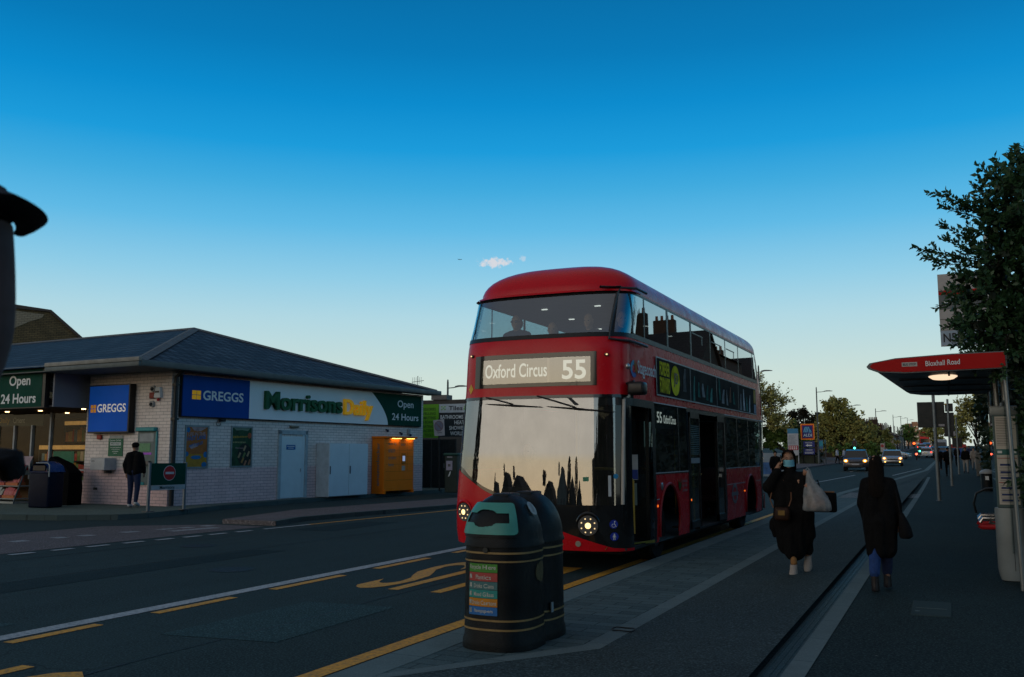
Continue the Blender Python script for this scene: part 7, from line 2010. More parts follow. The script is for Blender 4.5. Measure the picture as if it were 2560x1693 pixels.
for sd in (-1, 1):
    kn = (.11*sd, -.16, .72+.10*sd); an = (.11*sd, .0-.08*sd, .30+.14*sd)
    capsule(m, (.09*sd, .16, 1.0), kn, .08, .055); capsule(m, kn, an, .05, .035); capsule(m, an, (an[0], an[1]-.13, an[2]-.04), .035, .03)
    capsule(g_, (.09*sd, .16, 1.0), kn, .095, .07); capsule(g_, kn, an, .068, .05)
    capsule(m, (.17*sd, -.12, 1.42), (.26*sd, -.2, 1.2), .05, .042); capsule(m, (.26*sd, -.2, 1.2), (.25*sd, -.30, 1.06), .04, .03); hand(m, (.25*sd, -.30, 1.06), (0, -1, -.3), (0, 0, 1), 1.0, 1, sd)
    capsule(m, (.08*sd, .14, 1.0), (.10*sd, -.08, 1.38), .10, .10)
    capsule(g_, (.08*sd, .14, 1.0), (.10*sd, -.08, 1.38), .125, .125); capsule(g_, (.17*sd, -.12, 1.42), (.26*sd, -.2, 1.2), .075, .065); capsule(g_, (.26*sd, -.2, 1.2), (.25*sd, -.28, 1.08), .06, .05)
capsule(m, (0, -.10, 1.42), (0, -.14, 1.54), .06, .055)
c, f, up, x = head(m, (0, -.17, 1.60), (0, -1, 0))
fuse('body', m, SKIN2, t_, .022, 2); fuse('riding_clothes', g_, BLACKC, t_, .028, 3)
q = MB(); q.ball((0, -.15, 1.66), (.095, .12, .085), 14, 9); q.build('helmet', BLKG, t_)
# ================================================================== TREES AND HEDGES
nr = np.random.default_rng(4)
def leaves(name, C, D, L, Wd, mat, parent=None):
    """C centres (N,3), D directions (N,3), L lengths: folded diamond leaves in one mesh"""
    C = np.asarray(C, float); D = np.asarray(D, float); N = len(C)
    D /= np.linalg.norm(D, axis=1, keepdims=True)+1e-9
    r = nr.normal(size=(N, 3)); S = np.cross(D, r); S /= np.linalg.norm(S, axis=1, keepdims=True)+1e-9
    Nn = np.cross(D, S)
    L = np.asarray(L).reshape(-1, 1)*np.ones((N, 1)); Wd = L*Wd
    V = np.empty((N, 4, 3))
    V[:, 0] = C; V[:, 1] = C+D*L*.45+S*Wd+Nn*L*.06; V[:, 2] = C+D*L-Nn*L*.05; V[:, 3] = C+D*L*.45-S*Wd+Nn*L*.06
    me = bpy.data.meshes.new(name)
    me.vertices.add(N*4); me.vertices.foreach_set('co', V.reshape(-1))
    me.loops.add(N*4); me.loops.foreach_set('vertex_index', np.arange(N*4, dtype=np.int32))
    me.polygons.add(N); me.polygons.foreach_set('loop_start', np.arange(0, N*4, 4, dtype=np.int32)); me.polygons.foreach_set('loop_total', np.full(N, 4, dtype=np.int32))
    me.materials.append(mat); me.update(calc_edges=True); me.validate()
    o = bpy.data.objects.new(name, me); link(o, parent)
    return o
BARK = M('bark', (.045, .038, .028), .9, 0, .3, 8, .5, 40)
BARKD = M('dark bark', (.020, .018, .014), .9, 0, .3, 8)

# ---- glossy evergreen leaning over the shelter
LAUR = leafmat('glossy evergreen leaf', (.020, .056, .022), (.036, .084, .034), .42, .3)
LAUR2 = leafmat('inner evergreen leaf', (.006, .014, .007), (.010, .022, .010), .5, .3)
t_ = thing('evergreen_tree', 'dense glossy evergreen leaning over the bus shelter at the right edge', 'tree', (1.75, 13.3, .12))
B0 = Vector((1.75, 13.3, .12))
def E2L(x, y, z): return np.array([x-1.75, y-13.3, z-.12])
lobes = [((1.62, 13.0, 1.4), (.80, .75, 1.6)), ((1.45, 12.9, 3.0), (.80, .75, 1.2)), ((1.15, 12.6, 3.7), (.72, .65, .75)), ((1.40, 12.7, 4.4), (.68, .6, .72)), ((1.85, 12.9, 4.9), (.55, .6, .7)), ((.62, 12.45, 3.75), (.42, .4, .62)), ((.75, 12.4, 4.45), (.35, .35, .5)), ((.55, 12.45, 3.05), (.38, .35, .42)), ((1.0, 12.5, 4.85), (.26, .3, .36)), ((1.0, 12.55, 3.1), (.42, .4, .7)), ((1.12, 12.45, 2.45), (.32, .32, .6)), ((1.15, 12.6, 1.5), (.3, .4, .8))]
C = []; D = []; Lf = []; C2 = []; D2 = []
for (cx, cy, cz), r in lobes:
    vol = r[0]*r[1]*r[2]; ns = int(300*vol**.75)+45
    for _ in range(ns):
        d = nr.normal(size=3); d /= np.linalg.norm(d)
        k = nr.uniform(.55, 1.02)
        base = E2L(cx, cy, cz) + d*np.array(r)*k*.86
        up_ = d*.75 + np.array([-.1, -.1, .55]) + nr.normal(size=3)*.25; up_ /= np.linalg.norm(up_)
        sl = nr.uniform(.14, .34)
        n = int(sl/.016)
        for j in range(n):
            p = base + up_*sl*j/n
            rad = nr.normal(size=3); rad -= up_*rad.dot(up_); rad /= np.linalg.norm(rad)+1e-9
            C.append(p); D.append(rad*.85+up_*(.35+.5*j/n)); Lf.append(nr.uniform(.06, .10))
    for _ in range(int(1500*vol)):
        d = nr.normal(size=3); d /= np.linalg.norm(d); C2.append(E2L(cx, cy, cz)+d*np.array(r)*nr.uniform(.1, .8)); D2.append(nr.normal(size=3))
tips = [(.56, 12.4, 5.14), (.66, 12.4, 5.05), (.03, 12.3, 4.82), (.14, 12.3, 4.72), (.08, 12.35, 4.42), (-.27, 12.3, 4.16), (-.16, 12.3, 4.02), (-.03, 12.35, 3.95), (.04, 12.3, 4.25), (.12, 12.35, 3.6), (-.04, 12.3, 3.38), (.02, 12.3, 3.15), (.10, 12.3, 2.9), (.22, 12.3, 2.72), (.34, 12.3, 2.58), (.50, 12.2, 2.45), (.30, 12.3, 4.62), (.44, 12.35, 4.9), (.25, 12.3, 4.05), (1.0, 12.45, 5.22), (.06, 12.25, 4.62), (.36, 12.3, 3.3), (.0, 12.3, 4.05), (.46, 12.1, 2.62), (.62, 11.95, 2.5), (.20, 12.2, 2.66)]
bm_ = MB()
for (x, y, z) in tips:
    tip = E2L(x, y, z); src = E2L(.95, 12.6, 3.9 if z < 4.6 else 4.4)
    if z < 3.2: src = E2L(.75, 12.55, 3.3)
    v = tip-src; Ln = np.linalg.norm(v); v /= Ln
    bm_.tube([tuple(src), tuple(src+v*Ln*.5+np.array([0, 0, -.03])), tuple(tip)], [.012, .008, .003], 5)
    for s_ in range(3):
        a0 = tip - v*nr.uniform(.05, .4) if s_ else tip - v*.42
        dd = v + (nr.normal(size=3)*.5 if s_ else 0)+np.array([0, 0, .35 if s_ else 0]); dd /= np.linalg.norm(dd)
        sl = .42 if s_ == 0 else nr.uniform(.12, .24); n = int(sl/.013)
        for j in range(n):
            p = a0 + dd*sl*j/n; rad = nr.normal(size=3); rad -= dd*rad.dot(dd); rad /= np.linalg.norm(rad)+1e-9
            C.append(p); D.append(rad*.8+dd*(.4+.5*j/n)); Lf.append(nr.uniform(.05, .08))
leaves('crown', C, D, Lf, .27, LAUR, t_)
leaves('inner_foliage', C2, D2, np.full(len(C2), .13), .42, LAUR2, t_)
bm_.tube([(0, 0, 0), (-.05, -.05, 1.5), (-.2, -.3, 3.0), (-.35, -.5, 4.2)], [.09, .075, .055, .03], 8)
bm_.tube([(-.1, -.1, 1.8), (.0, -.3, 3.6), (.0, -.3, 5.4)], [.06, .04, .02], 7); bm_.tube([(-.2, -.3, 3.0), (-.7, -.7, 3.6), (-1.1, -.8, 3.9)], [.04, .028, .014], 6)
for k in range(14):
    z = nr.uniform(1, 5); bm_.tube([(-.1, -.2, z), (nr.uniform(-.8, .1), nr.uniform(-.8, -.3), z+nr.uniform(.2, .9))], [.014, .004], 5)
bm_.build('trunk', BARKD, t_)

# ---- dark hedge along the footway
def hedge(name, label, x0, x1, y0, y1, h, mat, n, Ls=.22, irregular=.25, cat='hedge', group=None, zoff=.11, step=None):
    yc = (y0+y1)/2
    t = thing(name, label, cat, ((x0+x1)/2, yc, gz(yc)+zoff), 0, group)
    C = []; D = []
    for _ in range(n):
        y = nr.uniform(y0, y1); hh = h*(1+irregular*math.sin(y*.55+1)*.5+irregular*math.sin(y*1.7)*.35)
        face = nr.integers(0, 4)
        w = (x1-x0)/2
        if face == 0: x = -w+nr.normal()*.10; z = nr.uniform(.05, hh)
        elif face == 1: z = hh+nr.normal()*.12; x = nr.uniform(-w, w)
        elif face == 2: x = -w*nr.uniform(.2, 1); z = hh*(1-.25*nr.random()**2)
        else: x = nr.uniform(-w, w); z = nr.uniform(.1, hh)
        bulge = .22*math.sin(y*1.3)*math.sin(z*2.1+y*.4)
        C.append((x-bulge*(1 if x < 0 else 0), y-yc, z+(gz(y)-gz(yc)))); D.append(nr.normal(size=3)+np.array([-.3, -.2, .2]))
    leaves('foliage', C, D, nr.uniform(.6, 1.3, n)*Ls, .34, mat, t)
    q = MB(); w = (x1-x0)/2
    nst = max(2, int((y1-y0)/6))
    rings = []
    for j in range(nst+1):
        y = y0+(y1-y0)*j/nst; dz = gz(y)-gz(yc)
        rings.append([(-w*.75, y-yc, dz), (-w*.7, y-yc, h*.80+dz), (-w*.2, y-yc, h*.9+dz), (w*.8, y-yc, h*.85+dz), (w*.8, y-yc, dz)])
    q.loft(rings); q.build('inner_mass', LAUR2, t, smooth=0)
    return t
HEDG = leafmat('hedge leaf', (.010, .020, .009), (.016, .030, .012), .5, .3)
hedge('hedge', 'tall dark hedge nearest beyond the shelter along the right of the footway', 1.75, 3.6, 15.5, 33, 3.1, HEDG, 9000, .13)
hedge('hedge', 'tall dark hedge farther along, behind the round bin and the stone pillar', 1.95, 4.2, 33, 62, 4.1, HEDG, 9000, .24)
hedge('hedge', 'low dark hedge across the road below the blue supermarket signs', -14.5, -11.2, 97.3, 98.6, 1.1, HEDG, 1600, .22, zoff=.0)

# ---- deciduous trees across the road
def tree(name, label, base, h, lobes, nleaf, L, mat, bark=BARKD, limbs=9, subs=8, twigs=5, rtrunk=.28, group='trees across the road', seed=1, twr=.02, fork=.3):
    q = random.Random(seed)
    t = thing(name, label, 'tree', base, 0, group)
    mb = MB()
    top = h*fork
    mb.tube([(0, 0, -.3), (q.uniform(-.1, .1), 0, top*.5), (q.uniform(-.2, .2), q.uniform(-.2, .2), top)], [rtrunk, rtrunk*.8, rtrunk*.65], 8)
    C = []; D = []
    tips = []
    vols = [r[0]*r[1]*r[2] for c, r in lobes]; tv = sum(vols)
    def pt(c, r, k0=.2, k1=1.0):
        d = np.array([q.gauss(0, 1) for _ in range(3)]); d /= np.linalg.norm(d); return np.array(c)+d*np.array(r)*q.uniform(k0, k1)
    for (c, r), v in zip(lobes, vols):
        for _ in range(max(2, int(limbs*v/tv+.5))):
            e = pt(c, r, .4, .75); s = np.array([0, 0, top*q.uniform(.75, 1.0)])
            mid = s*.5+e*.5+np.array([q.uniform(-.3, .3), q.uniform(-.3, .3), .12*h*q.random()])
            mb.tube([tuple(s), tuple(mid), tuple(e)], [rtrunk*.42, rtrunk*.26, rtrunk*.12], 6, False)
            for _ in range(subs):
                f = q.uniform(.35, 1); a = (mid*(1-f)+e*f) if f > .5 else (s*(.5-f)*2*.0+mid*(1-f)+e*f)
                b = pt(c, r, .6, 1.02)
                b = a+(b-a)*min(1, .45*h/max(.01, np.linalg.norm(b-a)))
                m2 = (a+b)/2+np.array([q.uniform(-.15, .15), q.uniform(-.15, .15), q.uniform(0, .3)])
                mb.tube([tuple(a), tuple(m2), tuple(b)], [rtrunk*.12, rtrunk*.08, twr], 4, False)
                for _ in range(twigs):
                    f2 = q.uniform(.3, 1); a2 = m2*(1-f2)+b*f2; d2 = np.array([q.gauss(0, 1), q.gauss(0, 1), q.gauss(.5, .8)]); d2 /= np.linalg.norm(d2)
                    b2 = a2+d2*q.uniform(.5, 1.2)*.09*h
                    mb.tube([tuple(a2), tuple(b2)], [twr, twr*.5], 3, False)
                    tips.append((a2, b2))
    mb.build('trunk', bark, t)
    for _ in range(nleaf):
        a, b = tips[q.randrange(len(tips))]
        p = a+(b-a)*q.random()+np.array([q.gauss(0, .03*h*.4)]*1+[q.gauss(0, .03*h*.4), q.gauss(0, .03*h*.4)])
        C.append(p); D.append((q.gauss(0, 1), q.gauss(0, 1), q.gauss(0, 1)))
    leaves('crown', C, D, nr.uniform(.6, 1.3, nleaf)*L, .38, mat, t)
    return t
OLIVE = leafmat('olive spring leaf', (.36, .31, .10), (.27, .28, .085), .6, .2)
OLIVE2 = leafmat('brown green leaf', (.30, .26, .075), (.21, .225, .065), .6, .2)
GREENL = leafmat('mid green leaf', (.07, .14, .035), (.11, .175, .045), .6, .2)
DARKL = leafmat('dark copper leaf', (.055, .036, .026), (.045, .045, .026), .6, .2)
g0 = gz(115)
tree('plane_tree', 'tall airy tree behind the rear of the bus, sky showing through its twigs', (-22.5, 115, g0), 11, [((0, 0, 7.6), (4.8, 4, 3.4)), ((3.4, 0, 6.2), (3.0, 3, 2.8)), ((.4, 0, 9.4), (3.2, 3, 1.7)), ((4.6, 0, 4.4), (1.8, 2, 1.2))], 7600, .27, OLIVE, limbs=16, subs=11, twigs=7, rtrunk=.34, seed=3, twr=.022)
tree('conifer_tree', 'dark copper leaved tree with spiky top between the two airy trees', (-16.6, 125, gz(125)), 6.6, [((0, 0, 4.2), (2.2, 2, 2.2)), ((.9, 0, 3.4), (1.8, 1.6, 1.6)), ((0, 0, 6.0), (.5, .5, .7)), ((-1.2, 0, 5.6), (.5, .5, .5)), ((1.7, 0, 5.3), (.6, .5, .4))], 3000, .34, DARKL, limbs=14, subs=6, twigs=5, seed=5, fork=.25)
tree('bushy_tree', 'dark green bushy tree behind the white and blue totem board', (-17.6, 118, gz(118)), 5.6, [((0, 0, 3.0), (3.0, 2.4, 2.6)), ((2.2, 0, 2.2), (2.6, 2, 1.9)), ((-3.2, 0, 2.2), (2.6, 2, 2.0))], 5200, .42, GREENL, limbs=12, subs=7, twigs=5, seed=7, fork=.2)
tree('broad_tree', 'broad olive brown tree with a rounded top, right of the nearest far lamp post', (-11.2, 115, g0), 7.6, [((0, 0, 5.2), (2.5, 2.2, 1.9)), ((-1.3, 0, 3.6), (2.4, 2, 2.0)), ((1.6, 0, 3.4), (2.4, 2, 1.8)), ((.3, 0, 2.2), (3.4, 2, 1.6)), ((2.9, 0, 2.4), (1.7, 1.6, 1.5)), ((-.6, 0, 6.6), (1.5, 1.4, .7))], 11000, .29, OLIVE2, limbs=22, subs=10, twigs=6, rtrunk=.3, seed=9, twr=.02)
tree('small_tree', 'lower olive tree beside the first terraced house', (-7.6, 122, gz(122)), 4.8, [((0, 0, 3.1), (1.7, 1.5, 1.5)), ((.6, 0, 2.0), (1.9, 1.5, 1.2)), ((-1.2, 0, 2.2), (1.6, 1.4, 1.3))], 4600, .28, OLIVE2, limbs=10, subs=8, twigs=5, seed=12, fork=.25)
tree('bushy_tree', 'dark green shrub belt behind the waiting cars', (-9.6, 108, gz(108)), 2.6, [((0, 0, 1.4), (3.2, 1.2, 1.2)), ((3.4, 0, 1.2), (2.6, 1.2, 1.0))], 3200, .30, GREENL, limbs=8, subs=6, twigs=4, seed=13, fork=.2, rtrunk=.12)
tree('overhanging_tree', 'dark green tree overhanging the footway just beyond the shelter', (2.3, 27, .1), 4.6, [((-.85, 0, 3.1), (1.0, 3.0, 1.25)), ((-.5, 6, 3.4), (1.0, 4.0, 1.5)), ((-.2, 12, 3.6), (1.0, 4, 1.8)), ((-.1, 2, 2.2), (.8, 5, 1.2))], 9000, .17, HEDG, limbs=16, subs=8, twigs=6, rtrunk=.12, seed=31, fork=.4, twr=.012, group='trees along the footway')
tree('street_tree', 'bare branched street tree far along the footway beside the dark hedge', (1.9, 72, gz(72)), 5.2, [((0, 0, 3.9), (1.6, 1.8, 1.3)), ((-.4, 0, 4.6), (1.2, 1.4, .8))], 1500, .20, OLIVE, limbs=9, subs=8, twigs=6, rtrunk=.10, seed=15, twr=.014, fork=.45, group='trees along the footway')
tree('street_tree', 'olive street tree at the far end of the footway, left of the hedge', (.9, 118, gz(118)), 5.4, [((0, 0, 3.8), (1.5, 1.8, 1.6)), ((.5, 0, 2.8), (1.4, 1.5, 1.2))], 1800, .26, OLIVE2, limbs=9, subs=7, twigs=5, rtrunk=.12, seed=17, fork=.35, group='trees along the footway')
tree('street_tree', 'pale olive tree far down the road in front of the tower block', (-2.6, 210, gz(210)), 7, [((0, 0, 4.4), (2.4, 2, 2.6)), ((1.2, 0, 3.2), (2.0, 2, 2.0))], 1500, .45, OLIVE2, limbs=8, subs=6, twigs=4, rtrunk=.2, seed=19, fork=.3, group='trees along the footway')
tree('street_tree', 'dark tree far down the road left of the tower block', (-8.2, 240, gz(240)), 6, [((0, 0, 3.6), (3.0, 2, 2.2))], 1300, .5, GREENL, limbs=8, subs=6, twigs=4, rtrunk=.2, seed=21, fork=.3, group='trees across the road')

# unseen cypresses added behind the camera to put dark spires in the windscreen
def cypress(x, y, h, r, lb):
    t = thing('added_cypress', lb, 'tree', (x, y, .1), 0, 'added cypresses behind the camera')
    q = MB(); q.tube([(0, 0, 0), (0, 0, h*.9)], [.12, .03], 6); q.build('trunk', BARKD, t)
    n = 900; zz = nr.uniform(.02, 1, n); a = nr.uniform(0, 2*PI, n); rr = r*np.sqrt(nr.uniform(.2, 1, n))*np.minimum(1, (1-zz)*1.5)**.8
    leaves('crown', np.stack([rr*np.cos(a), rr*np.sin(a), zz*h], 1), np.stack([np.cos(a)*.5, np.sin(a)*.5, np.full(n, 1.0)], 1), np.full(n, .55), .3, LAUR2, t)
for k, (x, y, h, r) in enumerate(((2.9, -3.5, 8.5, 1.0), (3.0, -7, 9, 1.1), (2.8, -11, 9, 1.0), (3.1, -16, 8.6, .9), (2.6, -22, 8.3, .9), (2.4, -29, 8, .9), (-18, -44, 7.4, 1.4), (-16, -60, 9.0, 1.7), (-21, 1.5, 8.0, 1.3))):
    cypress(x, y, h, r, '%s added cypress unseen behind the camera, put in for spires in the windscreen' % ['nearest', 'second', 'third', 'fourth', 'fifth', 'sixth', 'seventh', 'farthest', 'lone forecourt'][k])
# ================================================================== THE ROAD AHEAD
POLE = M('street lamp grey', (.06, .068, .072), .5, .4)
def lamp(x, y, h, arm, label):
    t = thing('street_lamp', label, 'street lamp', (x, y, gz(y)), 0, 'street lamps along the far side')
    q = MB(); q.tube([(0, 0, -.1), (0, 0, 1.4), (0, 0, 1.45), (0, 0, h)], [.11, .11, .075, .055], 10); q.build('post', POLE, t)
    q = MB(); q.tube([(0, 0, h-.35), (arm*.5, 0, h-.33), (arm, 0, h-.27)], .03, 6); q.build('arm', POLE, t)
    q = MB(); q.loft([[(arm+dx, yy, h-.29+zz) for yy, zz in ((-w__, 0), (w__, 0), (w__*.7, hh), (-w__*.7, hh))] for dx, w__, hh in ((-.25, .05, .05), (0, .12, .09), (.3, .12, .08), (.55, .06, .04))]); q.build('lantern', M('lamp head', (.10, .11, .115), .45, .3), t, smooth=0)
    q = MB(); q.ball((0, 0, h+.05), (.05, .05, .12), 8, 6); q.build('finial', POLE, t)
    return t
l1 = lamp(-11.28, 95, 7.4, .95, 'nearest of the far street lamps, with a turquoise banner low on its post')
q = MB(); q.box(.06, .42, -.02, .02, 1.55, 2.42); b_ = q.build('banner', M('turquoise banner', (.02, .22, .32), .6), l1, smooth=0); q = MB(); q.box(.06, .42, -.024, -.021, 2.30, 2.42); q.box(.06, .42, -.024, -.021, 1.55, 1.8); q.build('banner_band', M('banner band', (.04, .10, .20), .6), b_, smooth=0)
lamp(-11.05, 125, 7.1, .95, 'street lamp rising out of the broad olive tree'); lamp(-9.43, 150, 7.1, 1.0, 'street lamp standing before the first terraced house'); lamp(-9.16, 195, 7.1, 1.1, 'farthest street lamp with a visible arm, before the terrace')
lamp(-12.35, 70, 7.7, .45, 'street lamp mostly hidden by the rear of the bus')
lamp(-26.4, 48, 5.75, .75, 'street lamp head just left of the bus above the tile shop boards')
for x, y, h in ((-9.2, 230, 7.5), (-8.9, 262, 7.6)): lamp(x, y, h, 1.0, 'thin pale street lamp far down the terrace')
# totem board
t_ = thing('totem_board', 'tall white totem board with a blue head and a red patch', 'sign', (-13.8, 96, gz(96)), 0)
q = MB(); q.tube([(-.42, 0, 0), (-.42, 0, 3.4)], .05, 8); q.tube([(.48, 0, 0), (.48, 0, 3.4)], .05, 8); q.build('post', M('white post', (.34, .36, .38), .5), t_)
q = MB(); q.box(-.50, .52, -.12, -.06, .92, 3.55); q.build('board', M('white totem', (.33, .36, .40), .5), t_, smooth=0)
q = MB(); q.box(-.50, .52, -.126, -.121, 3.07, 3.55); q.build('blue_head', M('totem blue', (.02, .16, .30), .5), t_, smooth=0)
q = MB(); q.box(-.42, .50, -.126, -.121, 1.45, 1.88); o = q.build('red_patch', M('totem red', (.30, .02, .04), .5), t_, smooth=0)
q = MB()
for j in range(4):
    for i in range(2): q.box(-.34+j*.2, -.22+j*.2, -.130, -.1265, 1.52+i*.17, 1.62+i*.17)
q.build('patch_print', PALE, o, smooth=0)
q = MB()
for j in range(12): q.box(-.42, .1+.3*r4.random(), -.125, -.1215, 2.02+j*.08, 2.05+j*.08)
q.build('print_line', M('totem print', (.16, .19, .23), .6), t_, smooth=0)
# supermarket sign
t_ = thing('supermarket_sign', 'square blue supermarket sign with orange and red borders above two parking plates', 'sign', (-12.5, 97, gz(97)), 0)
q = MB(); q.tube([(-.6, .08, 0), (-.6, .08, 4)], .06, 8); q.tube([(.5, .08, 0), (.5, .08, 4)], .06, 8); q.build('post', BLK, t_)
q = MB(); q.box(-.66, .64, -.10, 0, 2.46, 4.02); q.build('orange_border', M('sign orange', (.62, .16, .01), .5, em=(.9, .25, .02), ems=.10), t_, smooth=0)
q = MB(); q.box(-.58, .56, -.106, -.1005, 2.55, 3.93); q.build('red_border', M('sign red', (.40, .02, .01), .5), t_, smooth=0)
q = MB(); q.box(-.50, .48, -.112, -.1065, 2.63, 3.85); q.build('blue_face', M('sign navy', (.005, .015, .14), .5), t_, smooth=0)
ICE = M('sign ice blue', (.10, .38, .60), .5)
q = MB()
for j in range(3): q.prism([(-.42+j*.15, 3.18), (-.33+j*.15, 3.18), (-.14+j*.15, 3.72), (-.23+j*.15, 3.72)], lambda a, b, d: (a, d, b), -.117, -.1125)
for j in range(4): q.prism([(.08+.02*j, 3.18+j*.13), (.42-.07*j, 3.18+j*.13), (.37-.07*j, 3.26+j*.13), (.10+.03*j, 3.26+j*.13)], lambda a, b, d: (a, d, b), -.117, -.1125)
q.build('letter_emblem', ICE, t_, smooth=0)
q = MB(); text(q, 'ALDI', (-.43, -.1125, 2.76), RX, RU, .84, .28, bold=.03); q.build('sign_lettering', M('sign white blue', (.42, .52, .62), .5), t_, smooth=0)
for z0, z1, s_ in ((1.72, 2.30, 'PARKING'), (1.0, 1.58, '')):
    q = MB(); q.box(-.46, .62, -.10, -.04, z0, z1); o = q.build('parking_plate', M('plate navy', (.008, .02, .16), .5), t_, smooth=0)
    q = MB()
    if s_ == 'PARKING': text(q, s_, (-.25, -.102, z1-.22), RX, RU, .66, .13); q.prism([(-.24, z0+.17), (-.02, z0+.30), (-.02, z0+.23), (.38, z0+.23), (.38, z0+.11), (-.02, z0+.11), (-.02, z0+.04)], lambda a, b, d: (a, d, b), -.106, -.1015)
    else: q.box(-.24, .4, -.104, -.1015, z1-.17, z1-.11); q.box(-.34, .5, -.104, -.1015, z0+.2, z0+.24); q.box(-.34, .44, -.104, -.1015, z0+.10, z0+.14)
    q.build('plate_print', PALE, o, smooth=0)
t_ = thing('sign_post', 'slim grey green post right of the lamp post with the turquoise banner', 'post', (-10.7, 95.5, gz(95)))
q = MB(); q.tube([(0, 0, 0), (0, 0, 2.4)], .05, 8); q.build('post', POLE, t_); q = MB(); q.box(-.12, .08, -.06, -.04, 2.05, 2.45); q.build('plate', M('teal plate', (.05, .12, .13), .5), t_)
q = MB(); q.tube([(-10.9, 95, gz(95)), (-10.9, 95, gz(95)+.85)], .03, 6); q.tube([(-11.6, 95, gz(95)+.82), (-10.7, 95.2, gz(95)+.82)], .025, 6); tag(q.build('guard_rail', POLE), 'short grey guard rail beside the lamp post with the banner', 'rail')
# traffic light and bus stop across
t_ = thing('traffic_light', 'traffic light showing green in front of the broad olive tree', 'traffic light', (-7.15, 85, gz(85)))
q = MB(); q.tube([(0, 0, 0), (0, 0, 2.4)], .05, 8); q.build('post', POLE, t_); q = MB(); q.bbox(-.17, .17, -.12, .12, 1.55, 2.30, .03, 1); hd = q.build('head', BLK, t_); q = MB(); q.ball((0, 0, 2.38), .08, 8, 6); q.build('top_cap', M('pale cap', (.3, .32, .32), .5), t_)
for z, m_ in ((2.17, M('dark red lens', (.05, .01, .01), .3)), (1.92, M('dark amber lens', (.05, .03, .01), .3)), (1.68, glow('green light', (.10, 1, .62), 4))):
    q = MB(); q.cyl((0, -.12, z), (0, -.14, z), .09 if z < 1.7 else .08, None, 14); q.build('lens', m_, hd)
def smalllight(x, y, z, col, lb, r=.13):
    t = thing('traffic_light', lb, 'traffic light', (x, y, gz(y)), 0)
    q = MB(); q.tube([(0, 0, 0), (0, 0, z)], .06, 6); q.build('post', POLE, t); q = MB(); q.box(-.2, .2, -.1, .1, z-.5, z+.5); q.build('head', BLK, t); q = MB(); q.ball((0, -.14, z), (r, .04, r), 10, 6); q.build('lens', col, t)
smalllight(-4.35, 150, 2.0, glow('red light', (1, .10, .02), 4), 'traffic light showing red far down the road', .17)
smalllight(-3.27, 135, 1.0, glow('green light', (.10, 1, .62), 4), 'low traffic light showing green beyond the silver car', .12)
t_ = thing('bus_stop_flag', 'white bus stop flag with a red disc on a pale post across the road', 'bus stop sign', (-6.0, 105, gz(105)))
q = MB(); q.tube([(.12, 0, 0), (.12, 0, 2.15)], .05, 8); q.build('post', M('pale post', (.26, .20, .18), .5), t_); q = MB(); q.box(-.28, .08, -.02, .02, 1.15, 2.05); b_ = q.build('board', M('flag white', (.30, .30, .30), .5), t_, smooth=0)
q = MB(); q.cyl((-.1, -.03, 1.78), (-.1, -.021, 1.78), .16, None, 16); q.build('red_disc', M('flag red', (.28, .03, .03), .5), b_)
